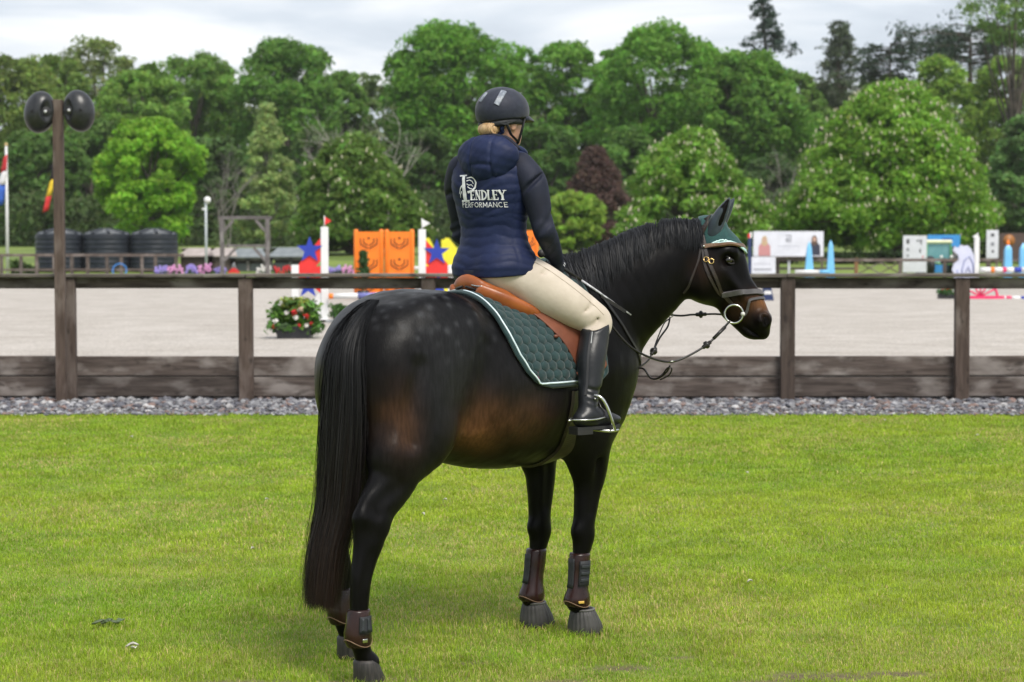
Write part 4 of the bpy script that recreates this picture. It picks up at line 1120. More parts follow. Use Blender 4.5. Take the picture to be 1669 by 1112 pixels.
# blue obelisks
Y = 66.0
for i, (px, topy, w0, lb) in enumerate(((1319, 394, .40, 'light blue tapering tower before the wide banner'), (1354, 392, .34, 'light blue tapering tower right of the wide banner'), (1643, 397, .32, 'light blue tower with an orange tip at the right'), (1668, 396, .34, 'light blue tower cut by the right edge'))):
    g = P(px, 400, Y); t = thing('blue_tower', lb, 'jump tower', (g.x, Y, AZ), 0, 'light blue tapering jump towers'); zt = P(px, topy, Y).z - AZ; q = w0 / 2 if i < 2 else .15; r_ = .08 if i < 2 else .12
    MB().lathe([(q * 1.3, 0), (q * 1.22, .04), (r_ * 1.3, zt - .22), (r_ * 1.05, zt - .14), (.02, zt)], 4, a0=math.pi / 4, smooth=False).build('tower', msky, t)
    MB().lathe([(q * 1.5, 0), (q * 1.5, .07)], 4, a0=math.pi / 4, smooth=False).build('plinth', mwp, t)
    if i == 2: MB().lathe([(.05, zt - .08), (.06, zt + .02), (.01, zt + .14)], 8).build('orange_tip', mor, t)
pole_seg(1296, 1352, 443, 443, Y - .2, ((.7, mwp), (.3, msky)), 'white pole between the two left light blue towers', r=.06)
# white boards, tractor
def print_board(px0, px1, topy, boty, Y, label, mat, marks, name='print_board'):
    a, b = P(px0, topy, Y), P(px1, boty, Y); w_ = b.x - a.x; h = a.z - b.z; t = thing(name, label, 'board', ((a.x + b.x) / 2, Y, b.z))
    MB().box(-w_ / 2, w_ / 2, -.02, .02, 0, h).build('panel', mat, t)
    for s in (-1, 1): MB().box(s * w_ * .4 - .04, s * w_ * .4 + .04, .025, .10, -(b.z - gz(Y)), h * .8).build('leg', mfw, t)
    for (x, z, w2, h2, m) in marks: MB().box(x * w_ - w2 / 2, x * w_ + w2 / 2, -.026, -.021, z * h - h2 / 2, z * h + h2 / 2).build('printed_mark', m, t)
    return t, w_, h
mdk = pmat('printed_dark', (.05, .05, .06), rough=.6)
mpw = paint('print_white', (.60, .61, .66))
print_board(1472, 1510, 384, 444, 85, 'white board with dark printing left of the tractor', mpw, ((-.30, .84, .12, .20, mdk), (-.30, .62, .10, .14, mgt), (-.30, .45, .10, .1, mgt), (.18, .86, .26, .05, mdk), (.26, .80, .05, .14, mdk), (.22, .58, .06, .18, mdk), (.34, .42, .06, .06, mred)))
print_board(1512, 1564, 383, 446, 89, 'bright blue board behind the tractor', paint('board_blue', (.05, .28, .66)), ((.1, .9, .5, .06, paint('dark_blue', (.02, .08, .4))), (-.1, .5, .3, .2, mwp)))
print_board(1608, 1627, 375, 421, 84.5, 'narrow white upright board with dark letters', mpw, ((0, .82, .14, .13, mdk), (0, .50, .14, .14, mgt), (.03, .24, .10, .10, mdk)))
tb_, w_, h = print_board(1629, 1690, 380, 421, 86, 'brown board with an orange disc at the right edge', paint('board_brown', (.075, .048, .040)), ())
MB().lathe([(.26, 0), (.26, .006)], 24, Matrix.Translation((-w_ / 2 + .42, -.021, h - .32)) @ Matrix.Rotation(R(90), 4, 'X')).build('orange_disc', paint('disc_orange', (.30, .12, .03)), tb_)
Y = 87.0; g = P(1530, 400, Y); t = thing('tractor', 'green tractor with cream cab roof behind the far fence', 'tractor', (g.x, Y, gz(Y)))
mtg = paint('tractor_green', (.10, .34, .14)); mcabg = pmat('cab_glass', (.10, .26, .30), (.14, .32, .36), scale=2, rough=.12, spec=.8); zc = lambda py: P(0, py, Y).z - gz(Y)
MB().box(-.62, .62, -.1, 1.1, zc(398), zc(391), bev=.08).build('cab_roof', paint('cream_roof', (.66, .66, .44)), t); MB().box(-.50, .50, .02, 1.0, zc(424), zc(398) - .01).build('cab_glazing', mcabg, t)
for s in (-1, 1):
    MB().bar((s * .56, -.02, zc(424)), (s * .52, -.02, zc(398)), .07, .07).build('cab_pillar', mtg, t)
    M = Matrix.Translation((s * .70, .55, .62)) @ Matrix.Rotation(R(90), 4, 'Y'); MB().lathe([(.30, -.17), (.58, -.19), (.64, -.12), (.64, .12), (.58, .19), (.30, .17)], 22, M).build('rear_wheel', mblk2, t)
    M = Matrix.Translation((s * .62, -1.2, .42)) @ Matrix.Rotation(R(90), 4, 'Y'); MB().lathe([(.2, -.12), (.38, -.13), (.42, -.08), (.42, .08), (.38, .13), (.2, .12)], 18, M).build('front_wheel', mblk2, t)
    MB().lathe([(.07, 0), (.07, .02)], 10, Matrix.Translation((s * .22, -1.552, .80)) @ Matrix.Rotation(R(90), 4, 'X')).build('headlight', mwp, t)
MB().box(-.36, .36, -1.55, .0, .45, zc(427), bev=.10).build('bonnet', paint('bonnet_green', (.30, .56, .28)), t); MB().box(-.26, .26, -1.562, -1.551, .50, .72).build('grille', mblk2, t)
# horse head cut-out wing
Y = 62.0; g = P(1572, 400, Y); k = FPX / Y; t = thing('horse_head_wing', 'pale horse head cut-out jump wing left of the white post', 'jump wing', (g.x, Y, AZ))
ol = [(1553, 470), (1556, 447), (1552, 440), (1555, 430), (1563, 424), (1562, 416), (1553, 408), (1556, 402), (1562, 404), (1566, 399), (1571, 401), (1577, 400), (1583, 406), (1587, 416), (1589, 430), (1588, 447), (1590, 470)]
MB().prism([((px - 1572) / k, P(0, py, Y).z - AZ) for px, py in ol], -.03, .03).build('head_board', paint('lilac_white', (.56, .58, .72)), t)
for L in ([(1570, 466), (1568, 440), (1572, 424), (1580, 418), (1586, 430), (1587, 450)], [(1574, 444), (1578, 434), (1582, 446)], [(1560, 440), (1562, 452)]):
    MB().tube([((px - 1572) / k, -.04, P(0, py, Y).z - AZ) for px, py in L], .02, 6).build('painted_line', paint('lilac_line', (.24, .27, .46)), t)
MB().box(-.4, .4, -.3, .3, 0, .05).build('foot', mwp, t)
g = P(1592, 400, Y); t = thing('jump_standard', 'white jump standard beside the horse head cut-out', 'jump standard', (g.x, Y, AZ)); zt = P(0, 386, Y).z - AZ
MB().box(-.075, .075, -.06, .06, 0, zt, bev=.012).build('post', mwp, t); MB().box(-.3, .3, -.25, .25, 0, .05).build('foot', mwp, t)
f = thing('flag', 'small white pennant on the right jump standard', 'flag', (g.x, Y, AZ + zt)); MB().tube([(.03, 0, 0), (.03, 0, .12)], .012, 6).build('stick', mwp, f); MB().prism([(.03, .12), (-.16, .0), (.03, -.08)], -.070, -.062).build('pennant', mwp, f)
pole_seg(1598, 1700, 440, 440, Y - .2, ((.16, mwp), (.06, mor), (.13, mwp), (.06, mpink), (.12, mwp), (.12, mblue), (.35, mwp)), 'white pole with red and blue bands at right edge', r=.085)
# pink half wheel, ground pole, flower box
Y = 51.5; g = P(1598, 487, Y); t = thing('half_wheel_filler', 'bright pink half wheel filler seen below the fence rail', 'jump filler', (g.x, Y, AZ)); r_ = .44
MB().tube([(r_ * math.cos(a), 0, .05 + r_ * math.sin(a)) for a in np.linspace(0, math.pi, 17)], .035, 8).build('rim', mpink, t); MB().box(-.62, .62, -.05, .05, .0, .08).build('base', mpink, t)
for a in (.5, 1.05, math.pi / 2, 2.1, 2.64): MB().tube([(0, 0, .06), (r_ * math.cos(a), 0, .05 + r_ * math.sin(a))], .025, 6).build('spoke', mpink, t)
pole_seg(1626, 1700, 485, 487, Y, ((.18, mwp), (.12, mpink), (.20, mwp), (.18, mblue), (.32, mwp)), 'white red and blue pole on the sand beside the pink half wheel', r=.05)
g = P(1543, 487, Y); t = thing('flower_box', 'green box of red flowers on the sand left of the right post', 'flower box', (g.x, Y, AZ)); MB().box(-.22, .22, -.12, .12, 0, .14).build('box', mblk2, t); foliage(t, .42, .22, .12, .10, 30, .045, (.05, .14, .03))
for x in (-.12, .0, .10): flower(t, (x, -.10, .27), .05, mfr, 'red_flower')
# ---- litter on the lawn
mdry = pmat('pale_dry_leaf', (.46, .44, .38), (.66, .64, .60), scale=30, rough=.7); mdg = pmat('dark_green_leaf', (.07, .11, .045), (.14, .17, .09), scale=30, rough=.7)
def scrap(px, py, size, mat, label, group=None, n=1, name='fallen_leaf'):
    Y = CAMH / ((py - 400) / FPX); g = P(px, py, Y); lr = np.random.default_rng(int(px)); t = thing(name, label, 'leaf', (g.x, g.y, .024), lr.random() * 6, group)
    for k in range(n):
        a = lr.random() * 6.28; c = lr.normal(0, size * .5, 2) if n > 1 else (0, 0); pts = []
        for u in np.linspace(0, 1, 6):
            w_ = size * .32 * math.sin(math.pi * min(1, u * .9 + .08))
            for q in (-1, 0, 1):
                x = (u - .5) * size * 1.3; y = q * w_
                pts.append((c[0] + x * math.cos(a) - y * math.sin(a), c[1] + x * math.sin(a) + y * math.cos(a), .006 * math.sin(u * 4 + k) + .005 * abs(q) * (1 + lr.random())))
        F = [(i * 3 + j, i * 3 + j + 1, i * 3 + 4 + j, i * 3 + 3 + j) for i in range(5) for j in range(2)]
        o = link('blade', raw_mesh('blade', pts, F, True), mat, t); md = o.modifiers.new('thick', 'SOLIDIFY'); md.thickness = .002
scrap(170, 1028, .05, mdg, 'small heap of dark green leaves on the lawn at lower left', n=5); scrap(217, 1070, .042, mdry, 'curled whitish leaf right of the dark green heap', n=2)
for px, py, wh in ((215, 718, 'near the gravel at the left'), (412, 905, 'left of the tail, lower of two'), (435, 822, 'left of the tail, upper of two'), (1218, 778, 'below the horse nose'), (1442, 690, 'by the gravel between the two right posts'), (1593, 715, 'by the gravel below the rightmost post'), (1222, 960, 'low on the lawn right of the front hooves'), (690, 847, 'right of the near hind leg'), (725, 823, 'under the belly behind the hind leg')):
    scrap(px, py, .024, mdry, 'tiny pale leaf scrap ' + wh, 'tiny pale leaf scraps on the lawn')
# ------------------------------------------------------------------ the horse
HO = Vector((-0.21, 8.295, 0.0)); HYAW = R(45)
HS = math.sqrt(.5)
def hp(px, py, Y):
    p = at(px, py, Y) - HO
    return ((p.x + p.y) * HS, (-p.x + p.y) * HS, p.z)

GRASSZ = 0.0
hf = Field((-1.0, -0.82, -0.02), (1.5, 0.5, 2.02), 0.0085)
# barrel: rows x, centre z from top / bottom, half width
tor = [(-.575, 1.39, 1.06, .10), (-.54, 1.455, 1.00, .185), (-.475, 1.50, .94, .232), (-.38, 1.53, .885, .245), (-.27, 1.54, .862, .272), (-.10, 1.520, .818, .300),
       (.08, 1.485, .772, .312), (.25, 1.475, .758, .310), (.40, 1.515, .768, .285), (.54, 1.56, .80, .245), (.68, 1.52, .84, .22), (.80, 1.40, .90, .185), (.88, 1.26, 1.00, .12)]
rows = [(x, 0, (t + b) / 2, (t - b) / 2, wv) for x, t, b, wv in tor]
hf.chain(rows, (0, 1, 0), 0.0, 5)
# withers ridge and spine
hf.chain([(.20, 0, 1.44, .04, .05), (.42, 0, 1.52, .055, .05), (.55, 0, 1.565, .06, .05), (.68, -.02, 1.58, .06, .055)], (0, 1, 0), .10)
# neck
sd0, sd1 = np.array((0, 1, 0.)), np.array((.8, .6, 0.))
neck = np.array([(.50, 0, 1.26, .31, .20), (.70, -.045, 1.375, .285, .165), (.905, -.165, 1.535, .222, .112), (1.06, -.248, 1.645, .172, .088), (1.150, -.315, 1.650, .140, .075)])
NB = spline(neck, 5)
tt = np.linspace(0, 1, len(NB))[:, None]
hf.seg(NB[:, :3], NB[:, 3], NB[:, 4], sd0 * (1 - tt) + sd1 * tt, .12)
# head
HY = 8.90
def hd(px, py, dy=0.0):
    X = (px - 834.5) * HY / FPX
    return hp(px, py, HY - .14 * (X - .87) + dy)
HSIDE = np.array((.8, .6, 0.))       # towards the horse's left at the head
HFWD = np.array((.6, -.8, 0.))
def hrow(px, py, r, rv): return tuple(hd(px, py)) + (r, rv)
hf.chain([hrow(1150, 392, .112, .070), hrow(1162, 418, .138, .088), hrow(1174, 447, .134, .082), hrow(1191, 472, .108, .068), hrow(1209, 493, .095, .060), hrow(1223, 513, .083, .056), hrow(1232, 528, .074, .055)], HSIDE, .05, 5)
for sgn in (-1, 1):
    o = HSIDE * sgn
    def off(px, py, d): return np.array(hd(px, py)) + o * d
    hf.ball(off(1150, 462, .040), (.085, .085, .085), .05)              # cheek
    hf.ball(off(1160, 440, .055), (.062, .062, .062), .05)
    hf.chain([tuple(off(1196, 412, .070)) + (.026, .020), tuple(off(1183, 410, .086)) + (.026, .020), tuple(off(1170, 420, .083)) + (.022, .018)], HSIDE, .035)   # brow
    hf.chain([tuple(off(1180, 441, .088)) + (.014, .012), tuple(off(1204, 470, .070)) + (.012, .011), tuple(off(1218, 490, .058)) + (.010, .010)], HSIDE, .03)  # facial crest
    hf.ball(off(1245, 521, .046), (.036, .036, .036), .03)              # nostril wing
    hf.ball(off(1188, 424, .094), (.024, .024, .024), .016, op='cut')   # eye socket
    hf.chain([tuple(off(1206, 530, .070)) + (.006, .02), tuple(off(1222, 538, .058)) + (.006, .02), tuple(off(1240, 546, .050)) + (.006, .03)], HSIDE, .014, op='cut')  # mouth
hf.chain([hrow(1234, 536, .046, .046), hrow(1243, 543, .032, .040)], HSIDE, .03)   # upper lip
hf.chain([hrow(1190, 508, .043, .040), hrow(1207, 525, .038, .038), hrow(1219, 537, .034, .036), hrow(1226, 542, .027, .032)], HSIDE, .02)    # lower jaw and chin
for sgn in (-1, 1):
    o = HSIDE * sgn
    def off(px, py, d): return np.array(hd(px, py)) + o * d
    hf.chain([tuple(off(1210, 530, .058)) + (.0045, .02), tuple(off(1224, 539, .050)) + (.0045, .02), tuple(off(1238, 548, .046)) + (.005, .03)], HSIDE, .010, op='cut')
    hf.chain([tuple(off(1244, 514, .080)) + (.013, .017), tuple(off(1249, 521, .074)) + (.017, .022), tuple(off(1247, 529, .076)) + (.013, .018)], HSIDE, .006, op='cut')  # nostril
    # ears
    hf.chain([tuple(off(1163, 372, .055)) + (.030, .022), tuple(off(1172, 355, .060)) + (.030, .018), tuple(off(1188, 326, .058)) + (.006, .006)], HSIDE, .03)

def hind(s, hip, stifle, gask, hock, can, fet, pas, hoof):
    # s = -1 right, +1 left ; haunch muscles first
    s0, s = s, (s if s < 0 else .90)
    hf.chain([(-.20, s * .14, 1.36, .14, .12), (-.34, s * .155, 1.33, .18, .12), (-.42, s * .145, 1.24, .18, .125), (-.47, s * .14, 1.10, .165, .12)], (0, 1, 0), .10)
    hf.chain([(-.49, s * .09, 1.37, .075, .08), (-.545, s * .115, 1.22, .085, .085), (-.565, s * .125, 1.06, .08, .075), tuple(gask[:3] + np.array((-.035, 0, .10))) + (.068, .07)], (0, 1, 0), .08)
    hf.chain([(-.41, s * .14, 1.22, .20, .125), tuple(stifle) + (.165, .115), tuple(gask + np.array((.025, 0, .06))) + (.122, .098), tuple(gask + np.array((.005,0,0))) + (.100, .082), tuple((gask * .45 + hock * .55) + np.array((-.015, 0, 0))) + (.083, .060), tuple(hock + np.array((0, 0, .04))) + (.070, .048)], (0, 1, 0), .09)
    hf.ball(stifle + np.array((.085, s * .02, -.015)), (.075, .06, .085), .09)
    s = s0
    # hamstring cord, point of hock
    hf.chain([tuple(gask + np.array((-.065, 0, .0))) + (.035, .035), tuple(hock + np.array((-.062, 0, .075))) + (.022, .02), tuple(hock + np.array((-.070, 0, .035))) + (.024, .024)], (0, 1, 0), .05)
    hf.chain([tuple(hock + np.array((-.070, 0, .030))) + (.034, .028), tuple(hock + np.array((-.075, 0, -.08))) + (.029, .025), tuple(can + np.array((-.018, 0, .03))) + (.022, .022), tuple(can + np.array((-.010, 0, -.10))) + (.016, .016)], (0, 1, 0), .035)
    hf.chain([tuple(hock + np.array((.005, 0, .02))) + (.062, .048), tuple(hock + np.array((-.020, 0, -.06))) + (.056, .047), tuple(hock + np.array((-.045, 0, -.13))) + (.047, .040),
              tuple(can) + (.042, .036), tuple(fet + np.array((0, 0, .06))) + (.038, .033), tuple(fet) + (.045, .039), tuple(pas) + (.036, .036), tuple(hoof + np.array((-.01, 0, .085))) + (.046, .05)], (0, 1, 0), .03)
    hf.ball(fet + np.array((-.030, 0, -.012)), (.026, .028, .032), .03)
    hf.ball(hock + np.array((.012, s * .034, .0)), (.032, .020, .045), .02)
    for q in (-1, 1):      # hollow before the hamstring cord, groove between cannon and tendon
        hf.chain([tuple(gask + np.array((-.040, q * .092, -.03))) + (.016, .016), tuple(hock + np.array((-.030, q * .062, .095))) + (.020, .016), tuple(hock + np.array((-.030, q * .056, .05))) + (.008, .008)], (0, 1, 0), .035, op='cut')
        hf.chain([tuple(hock + np.array((-.045, q * .052, -.10))) + (.008, .010), tuple(can + np.array((-.016, q * .044, 0))) + (.010, .012), tuple(fet + np.array((-.014, q * .044, .08))) + (.007, .010)], (0, 1, 0), .02, op='cut')
    # line between the thigh muscles, and the edge of the thigh over the flank
    hf.chain([(-.50, s * .290, 1.24, .008, .008), (-.54, s * .288, 1.08, .012, .012), (-.55, s * .295, .95, .008, .008)], (0, 1, 0), .07, op='cut')
A3 = np.array
RH = dict(hip=None, stifle=A3((-.45, -.19, .97)), gask=A3((-.560, -.195, .80)), hock=A3((-.672, -.205, .62)), can=A3((-.748, -.21, .40)), fet=A3((-.760, -.21, .205)), pas=A3((-.740, -.21, .125)), hoof=A3((-.705, -.21, 0.0)))
LH = dict(hip=None, stifle=A3((-.40, .19, .97)), gask=A3((-.44, .19, .80)), hock=A3((-.50, .20, .62)), can=A3((-.50, .20, .40)), fet=A3((-.505, .20, .205)), pas=A3((-.478, .20, .12)), hoof=A3((-.445, .20, 0.0)))
hind(-1, **RH); hind(1, **LH)

def fore(s, top, elbow, arm, knee, can, fet, pas, hoof):
    y = top[1]
    hf.chain([(.60, s * .13, 1.36, .12, .07), (.66, s * .165, 1.20, .15, .085), (.70, s * .165, 1.05, .14, .085), tuple(top) + (.115, .078)], (0, 1, 0), .10)   # shoulder
    hf.chain([tuple(elbow) + (.085, .06), tuple(top * .5 + arm * .5 + np.array((-.03, 0, 0))) + (.08, .06)], (0, 1, 0), .07)
    hf.chain([tuple(top) + (.112, .078), tuple(top * .5 + arm * .5) + (.092, .068), tuple(arm) + (.074, .056), tuple(arm * .45 + knee * .55) + (.057, .046), tuple(knee + np.array((.004, 0, .03))) + (.054, .047), tuple(knee + np.array((.0, 0, -.035))) + (.048, .043),
              tuple(knee + np.array((-.012, 0, -.09))) + (.038, .034), tuple(can) + (.036, .030), tuple(fet + np.array((0, 0, .05))) + (.037, .032), tuple(fet) + (.043, .038), tuple(pas) + (.035, .035), tuple(hoof + np.array((-.01, 0, .08))) + (.046, .05)], (0, 1, 0), .05)
    hf.ball(fet + np.array((-.028, 0, -.012)), (.026, .028, .03), .03)
    hf.ball(knee + np.array((-.045, 0, .02)), (.018, .02, .03), .03)
    hf.ball(knee + np.array((.020, 0, .004)), (.034, .042, .046), .02)
    hf.ball(arm + np.array((.030, s * .022, .10)), (.045, .035, .10), .04)
    for q in (-1, 1):
        hf.chain([tuple(arm + np.array((-.012, q * .072, .12))) + (.010, .010), tuple(arm + np.array((-.010, q * .062, 0))) + (.012, .010), tuple(arm * .5 + knee * .5 + np.array((-.010, q * .056, 0))) + (.008, .008)], (0, 1, 0), .03, op='cut')
RF = dict(top=A3((.63, -.155, .90)), elbow=A3((.50, -.165, .90)), arm=A3((.632, -.140, .66)), knee=A3((.600, -.138, .44)), can=A3((.585, -.138, .28)), fet=A3((.568, -.138, .155)), pas=A3((.600, -.138, .10)), hoof=A3((.622, -.138, 0.0)))
LF = dict(top=A3((.62, .155, .90)), elbow=A3((.50, .165, .90)), arm=A3((.612, .132, .66)), knee=A3((.600, .13, .43)), can=A3((.580, .13, .27)), fet=A3((.556, .13, .145)), pas=A3((.575, .13, .09)), hoof=A3((.590, .13, 0.0)))
fore(-1, **RF); fore(1, **LF)
# breast muscles
for s in (-1, 1):
    hf.ball((.80, s * .085, 1.16), (.13, .11, .17), .09)
    hf.ball((.74, s * .09, .98), (.12, .09, .13), .08)
# flank hollow behind the ribs, jugular groove
for s in (-1, 1):
    hf.chain([(-.12, s * .335, 1.30, .045, .055), (-.155, s * .325, 1.14, .050, .055), (-.185, s * .305, 1.00, .050, .055)], (0, 1, 0), .07, op='cut')
HVs, HFs = hf.skin(2)
HVs, HFs = drop_small(HVs, HFs)
HBVH = bvh_of(HVs, HFs)
# ------------------------------------------------------------------ horse: coat, hair, hooves, eyes
def blob(V, c, r):
    return np.exp(-(((V - np.array(c)) / np.array(r)) ** 2).sum(1))
def vnoise(V, sc, seed):
    """smooth value noise at points"""
    g = np.random.default_rng(seed).random((32, 32, 32)); P = V * sc + 100
    i = np.floor(P).astype(int); f = P - i; f = f * f * (3 - 2 * f); o = 0
    for a in (0, 1):
        for b in (0, 1):
            for c in (0, 1):
                o = o + g[(i[:, 0] + a) % 32, (i[:, 1] + b) % 32, (i[:, 2] + c) % 32] * np.where(a, f[:, 0], 1 - f[:, 0]) * np.where(b, f[:, 1], 1 - f[:, 1]) * np.where(c, f[:, 2], 1 - f[:, 2])
    return o
def vert_normals(V, F):
    a, b, c, d = (V[F[:, k]] for k in range(4)); fn = np.cross(c - a, d - b); n_ = np.zeros_like(V)
    for k in range(4):
        for i in range(3): n_[:, i] += np.bincount(F[:, k], weights=fn[:, i], minlength=len(V))
    return n_ / (np.linalg.norm(n_, axis=1, keepdims=True) + 1e-12)
HNr = vert_normals(HVs, HFs)
amp = np.clip((HVs[:, 2] - .15) / .5, .15, 1)
HVs = HVs + HNr * (amp * (.0050 * (vnoise(HVs, 11, 61) - .5) + .0030 * (vnoise(HVs * np.array((1, 1, .6)), 26, 62) - .5)))[:, None]
HBVH = bvh_of(HVs, HFs)
horse = thing('horse', 'dark bay horse standing on the lawn with a green ear bonnet and a rider up', 'horse', HO, HYAW)
col = np.tile(np.array((.0028, .0024, .0026)), (len(HVs), 1))
col *= (0.75 + .5 * vnoise(HVs, 9, 1))[:, None]
nz = vnoise(HVs, 14, 2)
br = np.zeros(len(HVs))
for s in (-1, 1):
    br = np.maximum(br, .80 * blob(HVs, (-.12, s * .27, .93), (.14, .12, .13)))
    br = np.maximum(br, .42 * blob(HVs, (.06, s * .31, .97), (.16, .12, .10)))
    br = np.maximum(br, .38 * blob(HVs, (-.57, s * .22, 1.02), (.07, .09, .13)))
mz = np.array(hd(1236, 494))
br = np.maximum(br, .95 * blob(HVs, mz, (.075, .09, .042)))
br = np.maximum(br, .22 * blob(HVs, np.array(hd(1205, 505)) - HSIDE * .06, (.06, .06, .05)))
br = np.maximum(br, .16 * blob(HVs, np.array(hd(1150, 440)) - HSIDE * .08, (.06, .06, .06)))
br = np.clip(br * (0.55 + .9 * nz), 0, 1)[:, None]
col = col * (1 - br) + np.array((.155, .068, .027)) * br
gm = np.clip(blob(HVs, (-.27, -.1, 1.43), (.26, .4, .15)) + blob(HVs, (-.34, .1, 1.42), (.24, .4, .17)), 0, 1)
dr = np.random.default_rng(44); pk = np.where((gm > .30) & (HVs[:, 2] > 1.20))[0]
dap = np.zeros(len(HVs)); got = []
for i_ in dr.permutation(pk):
    if len(got) >= 130: break
    if all(np.linalg.norm(HVs[i_] - g_) > .036 for g_ in got):
        got.append(HVs[i_]); d2 = ((HVs - HVs[i_]) ** 2).sum(1)
        dap = np.maximum(dap, (.25 + .75 * dr.random()) * np.exp(-d2 / (.010 + .007 * dr.random()) ** 2))
dap = dap * gm
painted_sheen = np.clip(blob(HVs, (-.36, -.25, 1.25), (.20, .2, .24)) + .5 * blob(HVs, (-.55, -.2, .80), (.16, .16, .18)) + .5 * blob(HVs, (.12, -.3, 1.12), (.25, .2, .14)), 0, 1) * .42  # grey sheen painted into the coat colour on haunch, gaskin and ribs
col = col + (dap * .040 + painted_sheen * .034 * (0.6 + .8 * vnoise(HVs, 7, 8)))[:, None] * np.array((.95, .98, 1.08))
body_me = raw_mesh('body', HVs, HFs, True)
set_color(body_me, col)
mcoat = pmat('horse_coat', (.80, .80, .80), (1.15, 1.15, 1.15), scale=90, rough=.37, bump=.0013, bscale=170, stretch=(1, 1, .18), spec=.26, attr='tint', rvar=.06)
mcoat.node_tree.nodes['Principled BSDF'].inputs['IOR'].default_value = 1.30
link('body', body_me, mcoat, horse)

def ribbons(paths, width, twist=None, taper=True):
    """paths: list of (n,3) arrays of equal n, with normals; hair drawn as thin ribbons"""
    P = np.stack([p for p, _ in paths]); Nn = np.stack([n_ for _, n_ in paths])
    m, n, _ = P.shape
    T = np.gradient(P, axis=1); T /= np.linalg.norm(T, axis=2, keepdims=True) + 1e-9
    Sd = np.cross(T, Nn); Sd /= np.linalg.norm(Sd, axis=2, keepdims=True) + 1e-9
    wv = np.asarray(width).reshape(-1, 1, 1) * np.ones((m, 1, 1))
    tp = np.ones(n) if not taper else np.clip(1.15 - np.linspace(0, 1, n) ** 3, .15, 1)
    wv = wv * tp[None, :, None]
    A = P - Sd * wv / 2; B = P + Sd * wv / 2
    V = np.stack([A, B], 2).reshape(-1, 3)
    base = (np.arange(m) * n * 2)[:, None] + np.arange(n - 1)[None] * 2
    F = np.stack([base, base + 1, base + 3, base + 2], 2).reshape(-1, 4)
    return V, F

mhair = pmat('horse_hair', (.9, .9, .9), (1.2, 1.2, 1.2), scale=60, rough=.46, spec=.16, attr='tint')
# mane: roots along the crest, falling to the right
paths, cols = [], []
NBc = NB[2:]
rs = np.random.default_rng(3)
M_N = 6000
for i in range(M_N):
    t = rs.random() ** .9; f = t * (len(NBc) - 1); k = min(int(f), len(NBc) - 2); fr = f - k
    c = NBc[k] * (1 - fr) + NBc[k + 1] * fr
    tg = (NBc[k + 1] - NBc[k])[:3]; tg /= np.linalg.norm(tg)
    sdv = (sd0 * (1 - t) + sd1 * t); sdv = sdv - tg * sdv.dot(tg); sdv /= np.linalg.norm(sdv)
    up = np.cross(tg, sdv); up /= np.linalg.norm(up)
    if up[2] < 0: up = -up
    root = c[:3] + up * (c[3] + .004) + sdv * rs.normal(0, .010) + tg * rs.normal(0, .01)
    L = (.17 + .11 * rs.random() + .06 * (vnoise(np.array([[t * 2.2, 5, 0]]), 14, 6)[0] - .5)) * (1.0 - .45 * max(0, t - .35) / .65)
    lock = vnoise(np.array([[t * 2.2, 0, 0]]), 20, 4)[0]
    n = 9; pts = [root]; d = up * .8 - sdv * .9; lift = .008 + .018 * rs.random() + .012 * lock
    drift = tg * (rs.normal(0, .15) + (lock - .5) * .7 - .10)
    nrm = []
    p = root.copy()
    for j in range(n):
        u = j / (n - 1)
        g_ = np.array((0, 0, -1.0)) - sdv * max(0, .9 - 2.2 * u) + drift * .5
        d = d * .25 + g_ * .75 * (0.3 + u); d /= np.linalg.norm(d)
        q = p + d * L / n
        loc, no, _, dist = HBVH.find_nearest(Vector(q)); no = np.array(no); loc = np.array(loc)
        sg = (q - loc).dot(no)
        if sg < lift * (1 - .55 * u): q = q + no * (lift * (1 - .55 * u) - sg)
        nrm.append(no); pts.append(q); p = q
    pts = np.array(pts[:n]); nr = np.array(nrm)
    paths.append((pts, nr + rs.normal(0, .35, 3)))
    cols.append(np.array((.011, .0115, .0135)) * (.55 + 1.1 * rs.random() + .9 * max(0, lock - .5)))
V, F = ribbons(paths, .0018 + .0014 * rs.random(len(paths)))
me = raw_mesh('mane', V, F, True); set_color(me, np.repeat(np.array(cols), 18, 0))
tag(link('mane', me, mhair, horse), kind='stuff')

# tail: a full skirt of hair hanging from the dock
TC = spline(np.array([(-.500, -.01, 1.500, .018, .024), (-.540, -.025, 1.465, .034, .055), (-.560, -.045, 1.38, .048, .082), (-.565, -.055, 1.22, .056, .108), (-.600, -.045, 1.00, .062, .118), (-.670, -.025, .75, .064, .104), (-.740, 0, .50, .062, .085), (-.775, 0, .265, .056, .076)]), 6)
for c in TC:
    if c[2] < 1.49:
        h_ = HBVH.ray_cast(Vector((-2, float(c[1]), float(c[2]))), Vector((1, 0, 0)))[0]
        if h_ is not None and h_.x < -.3: c[0] = min(c[0], h_.x + .018)
TC[:, 0] = np.minimum.accumulate(TC[:, 0])
for _ in range(3): TC[1:-1, 0] = (TC[:-2, 0] + TC[1:-1, 0] * 2 + TC[2:, 0]) / 4
